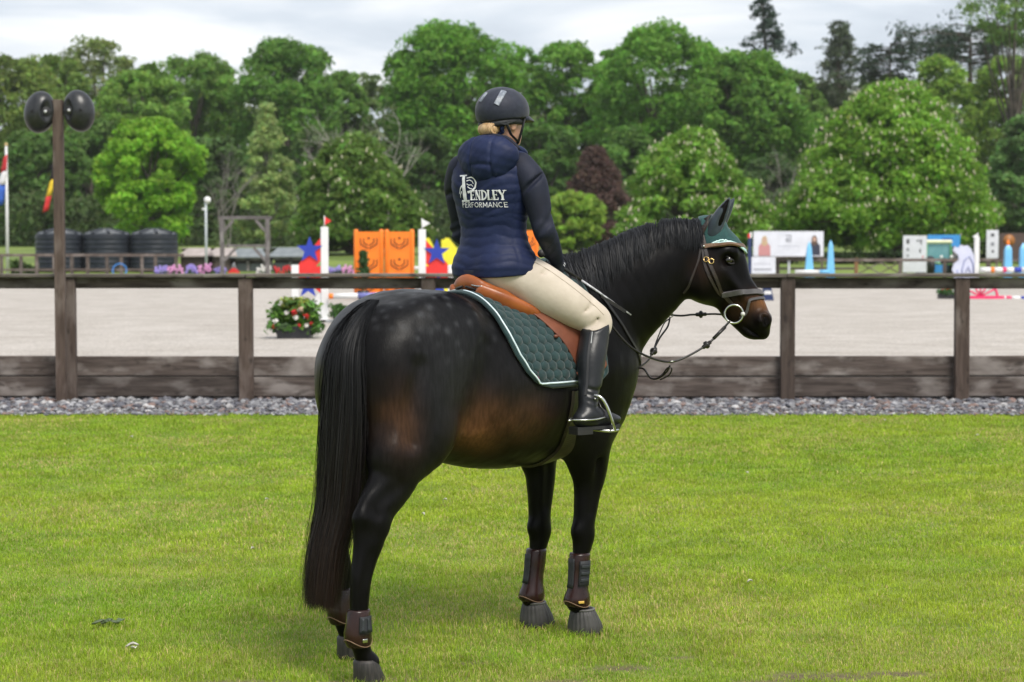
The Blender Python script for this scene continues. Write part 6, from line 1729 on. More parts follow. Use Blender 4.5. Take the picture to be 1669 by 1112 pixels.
# ---- leg boots
mshell = pmat('boot_brown_shell', (.016, .007, .006), (.030, .012, .010), scale=12, rough=.26, spec=.35)
mshell_t = pmat('boot_edge', (.20, .12, .07), (.28, .17, .10), scale=30, rough=.5)
mneo = pmat('black_neoprene', (.010, .012, .014), (.018, .020, .024), scale=40, rough=.65, bump=.001, bscale=200)
def leg_boot(L_, label, front, s):
    t = hobj('tendon_boot' if front else 'fetlock_boot', label, 'leg boot', 'leg boots on the horse')
    k, c, f, p = L_['knee'] if front else L_['hock'], L_['can'], L_['fet'], L_['pas']
    if front:
        zs = [(.365, .046, .042), (.355, .050, .044), (.30, .049, .043), (.24, .046, .041), (.20, .051, .046), (.178, .060, .052), (.158, .064, .055), (.138, .058, .051), (.130, .049, .045)]
        dz = f[2] - .155
    else:
        zs = [(.300, .044, .040), (.292, .048, .043), (.25, .050, .045), (.21, .057, .051), (.185, .057, .052), (.160, .050, .047), (.152, .045, .043)]
        dz = f[2] - .205
    cz = np.array([p[2], f[2], c[2], k[2] - .09]); cx = np.array([p[0] * .4 + f[0] * .6, f[0], c[0], k[0] - (.012 if front else .045)])
    rows = [(float(np.interp(z + dz, cz, cx)) - .006, f[1], z + dz, a_, b_, 0) for z, a_, b_ in zs]
    sh = ringloft(rows, 30).build('shell', mshell, t)
    # tan edge line at the foot of the shell
    r = rows[-3]
    MB().tube([(r[0] + (r[3] + .001) * math.cos(q), r[1] + (r[4] + .001) * math.sin(q), r[2] - .012 + .014 * math.cos(q * 2)) for q in np.linspace(0, 2 * math.pi, 40)], .0016, 6).build('edge_line', mshell_t, t)
    def patch(a0, a1, z0, z1, ex, nm, mat, rnd=.3):
        vs = []; n1, n2 = 9, 7
        for i in range(n1):
            for j in range(n2):
                q = a0 + (a1 - a0) * i / (n1 - 1); z = z0 + (z1 - z0) * j / (n2 - 1) + dz
                rx = float(np.interp(-z, [-r_[2] for r_ in rows], [r_[3] for r_ in rows])) + ex; ry = float(np.interp(-z, [-r_[2] for r_ in rows], [r_[4] for r_ in rows])) + ex
                xx = float(np.interp(-z, [-r_[2] for r_ in rows], [r_[0] for r_ in rows]))
                vs.append((xx + rx * math.cos(q), f[1] + ry * math.sin(q), z))
        F = [(i * n2 + j, i * n2 + n2 + j, i * n2 + n2 + j + 1, i * n2 + j + 1) for i in range(n1 - 1) for j in range(n2 - 1)]
        o = link(nm, raw_mesh(nm, vs, F, True), mat, t)
        md = o.modifiers.new('thick', 'SOLIDIFY'); md.thickness = .007; md.offset = 0
        return o
    sd_ = -math.pi / 2 if s < 0 else math.pi / 2
    if front:
        sp = patch(sd_ - .75, sd_ + .30, .225, .335, .006, 'fastener', mneo) if s < 0 else patch(math.pi * .5 - 1.1, math.pi * .5 + .3, .225, .335, .006, 'fastener', mneo)
        for zz_ in (.245, .275, .305):
            patch(sd_ - .62, sd_ + .15, zz_, zz_ + .012, .011, 'fastener_rib', pmat('fastener_rubber', (.022, .026, .030), rough=.5), ) if s < 0 else None
        if s < 0:
            patch(sd_ - .62, sd_ - .22, .152, .162, .003, 'gold_mark', pmat('gold_print', (.72, .46, .10), rough=.4))
        patch(math.pi - .35, math.pi + .35, .215, .345, .005, 'tendon_pad', mneo)
    else:
        patch(sd_ - .55, sd_ + .5, .215, .278, .006, 'fastener', mneo) if s < 0 else None
        if s < 0:
            for q0 in (-.4, 0.0):
                patch(sd_ + q0, sd_ + q0 + .12, .222, .272, .011, 'fastener_rib', pmat('fastener_rubber', (.022, .026, .030), rough=.5))
            patch(sd_ - .35, sd_ + .0, .178, .192, .003, 'silver_mark', msteel)
leg_boot(RF, 'glossy brown tendon boot on the near front leg with a gold mark', True, -1)
leg_boot(LF, 'glossy brown tendon boot on the far front leg', True, 1)
leg_boot(RH, 'brown fetlock boot with black fastener on the near hind leg', False, -1)
leg_boot(LH, 'dark fetlock boot on the far hind leg behind the tail', False, 1)
def bell(L_, label):
    t = hobj('bell_boot', label, 'bell boot', 'bell boots on the front hooves')
    h = L_['hoof']; n = 96
    rows = [(h[0] - .006, h[1], .004, .074, .072, .016), (h[0] - .006, h[1], .010, .078, .076, .016), (h[0] - .010, h[1], .05, .071, .070, .010), (h[0] - .016, h[1], .085, .061, .061, .004), (h[0] - .020, h[1], .108, .052, .053, 0), (h[0] - .021, h[1], .112, .047, .048, 0)]
    ringloft(rows, n, 22, .030).build('flared_skirt', mgreyrub, t)
    c = (h[0] - .021, h[1], .113)
    MB().tube([(c[0] + .050 * math.cos(q), c[1] + .050 * math.sin(q), c[2]) for q in np.linspace(0, 2 * math.pi, 30)], .0055, 8).build('collar', pmat('pale_grey_rubber', (.12, .116, .112), rough=.6), t)
bell(RF, 'ribbed grey rubber bell boot on the near front hoof')
bell(LF, 'ribbed grey rubber bell boot on the far front hoof')
# ------------------------------------------------------------------ the rider
rider = thing('person', 'rider in navy quilted vest, beige breeches and black boots sitting on the horse, back turned', 'person', HO, HYAW)
DT = R(15)
LAT = np.array((-math.sin(DT), math.cos(DT), 0.)); FWD = np.array((math.cos(DT), math.sin(DT), 0.))
SHR, SHL = np.array((.222, -.160, 2.040)), np.array((.138, .160, 2.035))
ELR, ELL = np.array((.248, -.243, 1.785)), np.array((.215, .225, 1.780))
WRR, WRL = np.array((.440, -.128, 1.662)), np.array((.450, .110, 1.662))
KNR, KNL = np.array((.480, -.325, 1.392)), np.array((.480, .325, 1.392))
ANR, ANL = np.array((.352, -.398, 1.040)), np.array((.352, .398, 1.040))
HDC = np.array((.240, 0.0, 2.262)); HDW = R(-4)
hF = np.array((math.cos(HDW), math.sin(HDW), 0.)); hL = np.array((-math.sin(HDW), math.cos(HDW), 0.))
mskin = pmat('skin', (.50, .27, .19), (.58, .33, .24), scale=20, rough=.5, spec=.4)
mnavy = pmat('navy_nylon', (.009, .015, .052), (.014, .022, .068), scale=8, rough=.55, spec=.22, bump=.0026, bscale=48)
mnavy2 = pmat('navy_softshell', (.008, .010, .022), (.012, .015, .032), scale=8, rough=.68, spec=.3, bump=.0022, bscale=34)
mbeige = pmat('beige_breeches', (.49, .42, .345), (.56, .485, .405), scale=10, rough=.8, sheen=.1, bump=.0030, bscale=24)
mboot = pmat('black_boot_leather', (.010, .011, .013), (.018, .019, .022), scale=10, rough=.36, spec=.38, bump=.0030, bscale=22, rvar=.08)
mblonde = pmat('blonde_hair', (.36, .22, .10), (.56, .38, .20), scale=26, rough=.42, stretch=(6, 1, 1), bump=.002, bscale=60)

# ---- body: one continuous figure under the clothes
bf = Field((-.05, -.50, .92), (.66, .50, 2.45), .0085)
bf.chain([(.190, 0, 1.62, .085, .115), (.19, 0, 1.72, .082, .112), (.185, 0, 1.83, .080, .110), (.182, 0, 1.94, .095, .135), (.185, 0, 2.02, .090, .150), (.200, 0, 2.08, .055, .09)], LAT, .02)
bf.chain([(.200, 0, 2.06, .055, .058), (.215, 0, 2.13, .050, .050), (.225, 0, 2.20, .052, .052)], LAT, .04)
hr = [tuple(HDC + np.array((0, 0, .03)) - hF * .010) + (.088, .074)]
bf.ball(HDC + np.array((0, 0, .02)) - hF * .012, (.090, .075, .092), .03, Matrix.Rotation(HDW, 3, 'Z'))
bf.ball(HDC + np.array((0, 0, -.055)) + hF * .030, (.062, .056, .065), .04, Matrix.Rotation(HDW, 3, 'Z'))
bf.chain([tuple(HDC + hF * .086 + np.array((0, 0, .005))) + (.008, .008), tuple(HDC + hF * .106 + np.array((0, 0, -.030))) + (.012, .013)], hL, .014)     # nose
bf.chain([tuple(HDC + hF * .080 + hL * .02 + np.array((0, 0, -.066))) + (.007, .008), tuple(HDC + hF * .084 + np.array((0, 0, -.066))) + (.008, .009), tuple(HDC + hF * .080 - hL * .02 + np.array((0, 0, -.066))) + (.007, .008)], (0, 0, 1), .012)  # lips
bf.ball(HDC + hF * .068 + np.array((0, 0, -.098)), .022, .03)
for s in (-1, 1):
    bf.ball(HDC + hF * .076 + hL * s * .032 + np.array((0, 0, .008)), .013, .012, op='cut')
    bf.ball(HDC + hF * .068 + hL * s * .032 + np.array((0, 0, .008)), .012, .004)
    bf.ball(HDC - hF * .002 + hL * s * .073 + np.array((0, 0, -.030)), (.018, .008, .030), .008, Matrix.Rotation(HDW, 3, 'Z'))
    sh, el, wr, kn, an = (SHR, ELR, WRR, KNR, ANR) if s < 0 else (SHL, ELL, WRL, KNL, ANL)
    bf.chain([tuple(sh) + (.046, .046), tuple((sh + el) / 2) + (.036, .036), tuple(el) + (.028, .028), tuple((el + wr) / 2) + (.028, .028), tuple(wr) + (.024, .024)], (0, 1, 0), .05)
    hip = np.array((.205, s * .075, 1.620))
    bf.chain([tuple(hip) + (.085, .08), tuple(hip * .5 + kn * .5) + (.064, .060), tuple(kn) + (.040, .038), tuple(kn * .6 + an * .4) + (.042, .040), tuple(an) + (.030, .030)], (0, 1, 0), .05)
    bf.chain([tuple(an + np.array((-.03, 0, -.045))) + (.03, .03), tuple(an + np.array((.07, -.01, -.05))) + (.03, .036), tuple(an + np.array((.14, -.01, -.055))) + (.02, .03)], (0, 1, 0), .04)
V, F = bf.skin(2); V, F = drop_small(V, F)
link('body', raw_mesh('body', V, F, True), mskin, rider)

# ---- breeches
f = Field((-.08, -.44, 1.22), (.60, .44, 1.82), .0065)
f.chain([(.185, 0, 1.60, .100, .135), (.187, 0, 1.66, .095, .130), (.19, 0, 1.74, .085, .120)], LAT * .3 + np.array((0, .7, 0)), .02)
for s in (-1, 1):
    kn, an = (KNR, ANR) if s < 0 else (KNL, ANL)
    f.ball((.160, s * .070, 1.608), (.098, .080, .082), .05)
    hip = np.array((.208, s * .088, 1.612))
    f.chain([tuple(hip) + (.098, .092), tuple(hip * .70 + kn * .30) + (.108, .100), tuple(hip * .38 + kn * .62 + np.array((0, 0, .004))) + (.096, .088), tuple(hip * .10 + kn * .90 + np.array((.006, 0, .006))) + (.076, .068), tuple(kn + np.array((.012, 0, -.004))) + (.066, .060), tuple(kn * .85 + an * .15) + (.058, .054), tuple(kn * .7 + an * .3) + (.050, .050)], (0, 1, 0), .05, 5)
    # creases behind the knee and at the hip
    for dz, q in ((0, .028), (.022, .05)):
        c = kn + np.array((-.055 - q * .3, s * .045, -.020 + dz))
        f.chain([tuple(c + np.array((-.05, -s * .02, -.012))) + (.004, .004), tuple(c + np.array((.0, s * .012, .004))) + (.006, .006), tuple(c + np.array((.05, s * .012, .022))) + (.003, .003)], (0, 1, 0), .014, 4, op='cut')
    for (t_, dz_, L_) in ((.10, .05, .05), (.16, -.02, .06), (.24, .06, .05), (.80, .03, .05), (.86, -.03, .05)):
        c = hip * (1 - t_) + kn * t_ + np.array((.0, s * (.092 - .03 * t_), dz_))
        f.chain([tuple(c + np.array((-L_ * .6, -s * .012, -L_ * .6))) + (.003, .003), tuple(c + np.array((0, s * .006, 0))) + (.006, .006), tuple(c + np.array((L_ * .5, -s * .012, L_ * .7))) + (.003, .003)], (0, 1, 0), .016, 4, op='cut')
    c = np.array((.270, s * .155, 1.69))
    f.chain([tuple(c + np.array((-.02, 0, .035))) + (.004, .004), tuple(c + np.array((.01, s * .012, -.005))) + (.006, .006), tuple(c + np.array((-.02, s * .01, -.035))) + (.003, .003)], (0, 1, 0), .012, 4, op='cut')
V, F = f.skin(2); V, F = drop_small(V, F)
bre = link('breeches', raw_mesh('breeches', V, F, True), mbeige, rider)
BRB = bvh_of(V, F)
strap(BRB, [(.20, -.19, 1.71), (.30, -.285, 1.62), (.40, -.36, 1.52), (.47, -.40, 1.43)], .0022, .0012, .0005).build('side_seam', pmat('seam_thread', (.40, .33, .25), rough=.8), bre)

# ---- tall boots
for s in (-1, 1):
    kn, an = (KNR, ANR) if s < 0 else (KNL, ANL)
    f = Field(np.minimum(kn, an) - .17, np.maximum(kn, an) + np.array((.24, .17, .12)), .0055)
    ax = an - kn; top = kn + ax * .04
    f.chain([tuple(top + np.array((.004, 0, .012))) + (.062, .060), tuple(kn + ax * .22) + (.064, .061), tuple(kn + ax * .45 + np.array((-.008, 0, 0))) + (.065, .060), tuple(kn + ax * .72) + (.053, .050), tuple(kn + ax * .92) + (.045, .043), tuple(an + np.array((.004, 0, -.03))) + (.044, .042)], (0, 1, 0), .01, 5)
    f.chain([tuple(an + np.array((-.045, s * .0, -.052))) + (.034, .036), tuple(an + np.array((.0, s * .004, -.050))) + (.040, .038), tuple(an + np.array((.07, s * .012, -.050))) + (.036, .042), tuple(an + np.array((.115, s * .016, -.056))) + (.027, .042), tuple(an + np.array((.152, s * .020, -.060))) + (.018, .030)], (0, 1, 0), .035, 5)
    # cut the top on a slant, and creases at the ankle
    x, y, z = f.axes(tuple(slice(0, int(q)) for q in f.n))
    pl_ = (z - (top[2] + .014)) - .42 * (x - top[0]) + .25 * s * (y - top[1])
    f.D = np.maximum(f.D, pl_ * .85).astype(np.float32)
    for q in (0.80, .86, .93, 1.0):
        c = kn + ax * q
        f.chain([tuple(c + np.array((-.05, s * .02, .012))) + (.003, .003), tuple(c + np.array((0, s * .048, -.004))) + (.005, .005), tuple(c + np.array((.05, s * .02, .004))) + (.003, .003)], (0, 1, 0), .014, 4, op='cut')
    x0 = an[2] - .088
    f.D = np.maximum(f.D, (x0 - z)).astype(np.float32)
    V, F = f.skin(2); V, F = drop_small(V, F)
    bo = link('boot', raw_mesh('boot', V, F, True), mboot, rider)
    BB = bvh_of(V, F)
    # sole and heel
    a0 = an + np.array((0, 0, 0)); zz0 = x0
    out = [(-.080, -.030), (-.060, -.037), (.0, -.034), (.07, -.042), (.115, -.042), (.158, -.026), (.172, 0), (.158, .030), (.115, .044), (.07, .042), (0, .034), (-.06, .037), (-.08, .03)]
    ca, sa = math.cos(s * .13), math.sin(s * .13)
    vs = [Vector((an[0] + u * ca - v * sa, an[1] + u * sa + v * ca, zz0 - .008)) for u, v in out] + [Vector((an[0] + u * ca - v * sa, an[1] + u * sa + v * ca, zz0 + .006)) for u, v in out]
    n = len(out)
    MB().add(vs, [tuple(range(n)), tuple(range(n, 2 * n))] + [(i, (i + 1) % n, (i + 1) % n + n, i + n) for i in range(n)]).build('sole', pmat('black_rubber', (.016, .016, .017), rough=.7), bo)
    he = [(u, v) for u, v in out if u <= 0]
    vs = [Vector((an[0] + u * ca - v * sa, an[1] + u * sa + v * ca, zz0 - .026)) for u, v in he] + [Vector((an[0] + u * ca - v * sa, an[1] + u * sa + v * ca, zz0 - .008)) for u, v in he]
    n = len(he)
    MB().add(vs, [tuple(range(n)), tuple(range(n, 2 * n))] + [(i, (i + 1) % n, (i + 1) % n + n, i + n) for i in range(n)]).build('heel', pmat('heel_rubber', (.018, .017, .017), rough=.6), bo)
    # back zip, spur
    strap(BB, [tuple(kn + ax * t + np.array((-.085, s * .05, 0))) for t in (.06, .3, .55, .8)], .012, .003, .001).build('zip', pmat('dark_zip', (.018, .018, .02), rough=.5), bo)
    zp = strap(BB, [tuple(kn + ax * t + np.array((-.080, s * .055, 0))) for t in (.06, .13, .22)], .004, .002, .004).build('zip_pull', msteel, bo)
    sp = MB().tube(spline(np.array([tuple(an + np.array((.045, s * .055, -.045))), tuple(an + np.array((.0, s * .052, -.050))), tuple(an + np.array((-.06, s * .046, -.050))), tuple(an + np.array((-.098, 0, -.050))), tuple(an + np.array((-.06, -s * .046, -.050))), tuple(an + np.array((.045, -s * .046, -.045)))]), 5), .0042, 6)
    sp = sp.build('spur', msteel, bo)
    MB().tube([tuple(an + np.array((-.096, 0, -.050))), tuple(an + np.array((-.122, 0, -.053)))], .0045, 8).build('spur_neck', msteel, sp)
    st = strap(BB, [tuple(an + np.array((.045, s * .07, -.045))), tuple(an + np.array((.060, s * .06, -.02))), tuple(an + np.array((.065, 0, .02)))], .012, .003, .002).build('spur_strap', mblk, bo)
    MB().ball(tuple(kn + ax * .90 + np.array((-.012, s * .047, 0))), .005, n=8, m=5).build('stud', msteel, bo)

# ---- softshell sleeves and the flap that shows under the vest
def sleeve(sh, el, wr, s):
    f = Field(np.minimum(np.minimum(sh, el), wr) - .12, np.maximum(np.maximum(sh, el), wr) + .12, .0055)
    f.chain([tuple(sh + np.array((-.01, -s * .03, .010))) + (.066, .066), tuple(sh * .8 + el * .2 + np.array((0, s * .008, 0))) + (.066, .064), tuple(sh * .5 + el * .5 + np.array((0, s * .008, 0))) + (.059, .056), tuple(el * .85 + sh * .15) + (.050, .048), tuple(el + np.array((-.004, s * .004, -.004))) + (.050, .046), tuple(el * .75 + wr * .25) + (.048, .045), tuple(el * .4 + wr * .6) + (.042, .040), tuple(wr) + (.033, .032)], (0, 1, 0), .01, 5)
    rs_ = np.random.default_rng(11 if s < 0 else 12)
    for t, seg_ in ((.25, 0), (.42, 0), (.72, 0), (.85, 0), (.97, 0), (.10, 1), (.22, 1), (.5, 1)):
        c = (sh * (1 - t) + el * t) if seg_ == 0 else (el * (1 - t) + wr * t)
        d = (el - sh) if seg_ == 0 else (wr - el); d = d / np.linalg.norm(d)
        v1 = np.cross(d, np.array((0.3, 1, 0.2))); v1 /= np.linalg.norm(v1); v2 = np.cross(d, v1); rad = .058 - .010 * t - .012 * seg_
        a0 = rs_.random() * 6.28; pts = []
        for q in np.linspace(0, 1.9, 5):
            pts.append(tuple(c + (v1 * math.cos(a0 + q) + v2 * math.sin(a0 + q)) * (rad + .004) + d * .030 * (q - .9)) + ((.002, .002) if q in (0, 1.9) else (.008, .008)))
        f.chain(pts, (0, 1, 0), .018, 4, op='cut')
    V, F = f.skin(2); V, F = drop_small(V, F)
    return raw_mesh('sleeve', V, F, True)
link('sleeve', sleeve(SHR, ELR, WRR, -1), mnavy2, rider)
link('sleeve', sleeve(SHL, ELL, WRL, 1), mnavy2, rider)

# ---- quilted vest
f = Field((-.10, -.30, 1.50), (.42, .30, 2.16), .0050)
f.chain([(.190, 0, 1.572, .130, .164), (.190, 0, 1.63, .128, .164), (.188, 0, 1.72, .114, .154), (.184, 0, 1.80, .106, .148), (.180, 0, 1.89, .118, .166), (.180, 0, 1.97, .120, .178), (.188, 0, 2.035, .108, .170), (.200, 0, 2.085, .075, .115), (.206, 0, 2.12, .060, .070)], LAT, .02, 6)
for sh in (SHR, SHL):
    f.ball(sh + (np.array((.19, 0, 2.03)) - sh) * .28 + np.array((0, 0, .012)), (.062, .062, .058), .05)
f.ball(np.array((.188, 0, 1.985)) - FWD * .02 + LAT * .07, (.105, .085, .09), .05)
f.ball(np.array((.188, 0, 1.985)) - FWD * .02 - LAT * .07, (.105, .085, .09), .05)
for s in (-1, 1):
    f.ball((.160, s * .070, 1.610), (.114, .098, .100), .05)
    f.ball((.212, s * .088, 1.615), (.112, .104, .104), .05)
x, y, z = f.axes(tuple(slice(0, int(q)) for q in f.n))
lat = (x - .185) * LAT[0] + (y - 0) * LAT[1]; dep = (x - .185) * FWD[0] + y * FWD[1]
ang = np.arctan2(lat, -dep)
# stitched channels: level rows low down, chevrons between the shoulders
wob = .010 * np.sin(ang * 3.1 + 1.0) + .004 * np.sin(ang * 7 + z * 30) + .0015 * np.sin(ang * 17 + 2)
chev = np.abs(lat) * np.where(z > 1.84, .30, -.12) * np.clip((z - 1.66) / .1, 0, 1)
ph = (z + wob - chev) / .041
puff = np.sqrt(np.abs(np.sin(np.pi * ph)) + .02)
puff = puff * (0.95 + .12 * np.sin(ang * 9 + np.floor(ph) * 2.3))
side_seam = np.clip(np.abs(np.abs(ang) - 1.15) / .05, 0, 1)
puff = puff * (.35 + .65 * side_seam)
f.D = (f.D - .0042 * puff * np.clip((z - 1.605) / .02, 0.15, 1)).astype(np.float32)
f.D = np.maximum(f.D, (1.600 + .018 * np.clip(dep / .15, -1, 1) - z)).astype(np.float32)
# arm holes
for sh, s in ((SHR, -1), (SHL, 1)):
    c = sh + np.array((0, s * .060, -.02))
    f.chain([tuple(c + np.array((0, 0, .03))) + (.075, .045), tuple(c + np.array((0, s * .01, -.06))) + (.060, .045)], (0, 1, 0), .02, 4, op='cut')
# cut above the collar, keep the lower edge clean
V, F = f.skin(1); V, F = drop_small(V, F)
vest = link('vest', raw_mesh('vest', V, F, True), mnavy, rider)
VBV = bvh_of(V, F)
# hem band
f = Field((-.10, -.30, 1.50), (.42, .30, 1.64), .0055)
hem = []
for q in np.linspace(0, 2 * math.pi, 60):
    p = np.array((.190, 0, 1.606)) + LAT * math.sin(q) * .172 + FWD * math.cos(q) * .139 + np.array((0, 0, .016 * math.cos(q)))
    hem.append(tuple(p))
MB().tube(hem, .008, 8, cap=False).build('hem', mnavy2, vest)
fl = [np.array((.05, 0, 1.578)) - FWD * .092 + LAT * l for l in (.15, .09, .03, -.02)]
vs = []
for j, zz_ in enumerate((1.615, 1.592, 1.572)):
    for i, l in enumerate((.165, .12, .07, .02, -.012)):
        q = math.asin(max(-1, min(1, l / .185)))
        p = np.array((.190, 0, zz_)) + LAT * l - FWD * math.cos(q) * (.143 - .006 * j)
        vs.append(tuple(p))
F = [(j * 5 + i, j * 5 + i + 1, j * 5 + 6 + i, j * 5 + 5 + i) for j in range(2) for i in range(4)]
o = link('shirt_tail', raw_mesh('shirt_tail', vs, F, True), mnavy2, rider)
md = o.modifiers.new('thick', 'SOLIDIFY'); md.thickness = .004
# hood: folded down on the back, with a rolled rim
f = Field((-.08, -.26, 1.90), (.36, .26, 2.24), .0050)
hc = np.array((.196, -.022, 2.096)) - FWD * .090
f.ball(hc, (.078, .145, .092), .02, Matrix.Rotation(DT, 3, 'Z') @ Matrix.Rotation(R(-14), 3, 'Y'))
f.ball(hc + np.array((0, 0, -.055)) - FWD * .008, (.058, .090, .062), .05, Matrix.Rotation(DT, 3, 'Z'))
f.chain([tuple(np.array((.215, 0, 2.085)) + FWD * math.cos(q) * .078 + LAT * math.sin(q) * .112 + np.array((0, 0, .035 - .030 * math.cos(q)))) + (.022, .018) for q in np.linspace(.75, 2 * math.pi - .75, 14)], (0, 0, 1), .03, 3)
x, y, z = f.axes(tuple(slice(0, int(q)) for q in f.n))
lat = (x - hc[0]) * LAT[0] + (y - hc[1]) * LAT[1]
seam = np.exp(-((np.abs(lat) - .050) / .006) ** 2) + .8 * np.exp(-((z - 2.060 + .15 * lat * lat / .1) / .007) ** 2) * (np.abs(lat) < .05)
wr_ = .0025 * np.sin(z * 160 + lat * 70) * np.sin(lat * 120 + 1) + .003 * np.sin(lat * 45 + z * 60)
f.D = (f.D + .0065 * seam - .5 * wr_).astype(np.float32)
f.chain([(.226, 0, 2.06, .054, .056), (.232, 0, 2.24, .060, .060)], LAT, .02, 4, op='cut')
V, F = f.skin(2); V, F = drop_small(V, F)
hood = link('hood', raw_mesh('hood', V, F, True), mnavy, vest)
HOB = bvh_of(V, F)
rim = []
for l in np.linspace(.140, -.150, 26):
    p = hc + LAT * l + FWD * (.030 + 1.2 * l * l) + np.array((0, 0, .092 * math.sqrt(max(0, 1 - (l / .152) ** 2)) + (.0 if l > 0 else .10 * -l)))
    lo_, no_, _, d_ = HOB.find_nearest(Vector(tuple(p)))
    rim.append(lo_ + no_ * .004)
rim = [rim[max(i - 1, 0)] * .25 + rim[i] * .5 + rim[min(i + 1, 25)] * .25 for i in range(26)]
MB().tube(rim, .0105, 10).build('hood_rim', mnavy2, hood)
# pocket / arm hole bindings
# ---- embroidered lettering on the back of the vest
mwhite = pmat('white_thread', (.72, .72, .76), (.80, .80, .84), scale=60, rough=.7)
LC = np.array((.150, 0, 1.946)) - LAT * .024
def on_vest(u, v, off=.0040):
    """u to the right, v up, from the middle of the lettering"""
    p = Vector(tuple(LC - LAT * u + np.array((0, 0, v)) - FWD * .5))
    loc, no, _, _ = VBV.ray_cast(p, Vector(tuple(FWD)))
    lo2, no2, _, _ = HOB.ray_cast(p, Vector(tuple(FWD)))
    if lo2 is not None and (loc is None or (lo2 - p).length < (loc - p).length): loc = lo2
    if loc is None: loc = p + Vector(tuple(FWD)) * .4
    return loc - Vector(tuple(FWD)) * off
def patch_poly(mb, quad, n=5, m=3):
    """quad of four (u, v) corners laid on the cloth"""
    q = [np.array(c, float) for c in quad]
    vs = []
    for i in range(n + 1):
        for j in range(m + 1):
            a = q[0] * (1 - i / n) + q[1] * (i / n); b = q[3] * (1 - i / n) + q[2] * (i / n)
            c = a * (1 - j / m) + b * (j / m)
            vs.append(on_vest(*c))
    mb.add(vs, [(i * (m + 1) + j, (i + 1) * (m + 1) + j, (i + 1) * (m + 1) + j + 1, i * (m + 1) + j + 1) for i in range(n) for j in range(m)], True)
def stroke(mb, pts, w0, w1=None):
    """a line of varying width"""
    w1 = w0 if w1 is None else w1
    P = np.array(pts, float)
    for i in range(len(P) - 1):
        d = P[i + 1] - P[i]; L = np.linalg.norm(d); d /= L; nn = np.array((-d[1], d[0]))
        a = w0 + (w1 - w0) * i / max(1, len(P) - 1); b = w0 + (w1 - w0) * (i + 1) / max(1, len(P) - 1)
        e = d * min(a, b) * .12
        patch_poly(mb, [P[i] - nn * a / 2 - e, P[i + 1] - nn * b / 2 + e, P[i + 1] + nn * b / 2 + e, P[i] + nn * a / 2 - e], max(1, int(L / .008)), 2)
def glyph(ch, u, v, h, serif):
    """one capital letter; returns its mesh and its advance"""
    mb = MB(); T = h * (.20 if serif else .125); t = h * (.085 if serif else .125); W = {'E': .62, 'N': .80, 'D': .78, 'L': .60, 'Y': .78, 'P': .58, 'R': .64, 'F': .56, 'O': .84, 'M': .92, 'A': .80, 'C': .78}[ch] * h * (.80 if serif else 1)
    def S(a, b, w): stroke(mb, [(u + a[0] * W, v + a[1] * h), (u + b[0] * W, v + b[1] * h)], w)
    def arc(cx, cy, rx, ry, a0, a1, w, n=12): stroke(mb, [(u + (cx + rx * math.cos(a)) * W, v + (cy + ry * math.sin(a)) * h) for a in np.linspace(a0, a1, n)], w)
    k = T / W / 2; q = t / h / 2
    def serf(x0, yy): S((x0 - k - .09, yy), (x0 + k + .09, yy), t * .8) if serif else None
    if ch in 'EFLPRDN':
        S((k, 0), (k, 1), T if ch != 'N' or not serif else t)
        serf(k, q); serf(k, 1 - q)
    if ch in 'EF':
        S((k, 1 - q), (.95, 1 - q), t); S((k, .52), (.78, .52), t)
        if serif: S((.95, 1), (.95, .78), t * .8); S((.78, .62), (.78, .42), t * .7)
    if ch in 'EL':
        S((k, q), (.96, q), t)
        if serif: S((.96, 0), (.96, .24), t * .8)
    if ch == 'D': arc(k, .5, .95 - k, .5 - q, -math.pi / 2, math.pi / 2, T * .8 if serif else t)
    if ch == 'N':
        S((k, 1), (1 - k, 0), T if serif else t); S((1 - k, 0), (1 - k, 1), t if serif else T); serf(1 - k, 1 - q)
    if ch == 'Y':
        S((.5, 0), (.5, .45), T); S((.5, .45), (.08, 1), T if serif else t); S((.5, .45), (.92, 1), t)
        serf(.5, q); serf(.12, 1 - q); serf(.90, 1 - q)
    if ch in 'PR':
        arc(k + .25, .74, .62 - k, .26 - q, -math.pi / 2, math.pi / 2, t); S((k, 1 - q), (k + .3, 1 - q), t); S((k, .48 + q), (k + .3, .48 + q), t)
        if ch == 'R': S((k + .3, .48), (.95, 0), t)
    if ch == 'O': arc(.5, .5, .46, .5 - q, 0, 2 * math.pi, t, 18)
    if ch == 'C': arc(.52, .5, .46, .5 - q, .8, 2 * math.pi - .8, t, 14)
    if ch == 'A': S((.03, 0), (.5, 1), t); S((.5, 1), (.97, 0), t); S((.2, .32), (.8, .32), t)
    if ch == 'M': S((k, 0), (k, 1), t); S((1 - k, 0), (1 - k, 1), t); S((k, 1), (.5, .25), t); S((.5, .25), (1 - k, 1), t)
    return mb, W
def word(text, u, v, h, width, serif, base):
    ws = [glyph(c, 0, 0, h, serif)[1] for c in text]; gap = (width - sum(ws)) / (len(text) - 1)
    for c, wv in zip(text, ws):
        glyph(c, u, v, h, serif)[0].build('letter', mwhite, base); u += wv + gap
big = MB()      # the tall initial with a horse's head worked into its bowl
stroke(big, [(-.078, -.038), (-.082, .066)], .020, .013)
stroke(big, [(-.098, -.038), (-.056, -.038)], .007)
stroke(big, [(-.102, .068), (-.068, .070)], .006)
emb = big.build('embroidery', mwhite, vest)
def mk(pts, a, b): m_ = MB(); stroke(m_, pts, a, b); m_.build('letter', mwhite, emb)
mk([(-.066, .058), (-.046, .062), (-.030, .055), (-.021, .038), (-.026, .018), (-.042, .002), (-.062, -.002)], .004, .010)
mk([(-.066, .046), (-.052, .050), (-.040, .044), (-.034, .034)], .004, .003)
mk([(-.066, .034), (-.056, .028), (-.044, .030), (-.036, .022)], .004, .003)
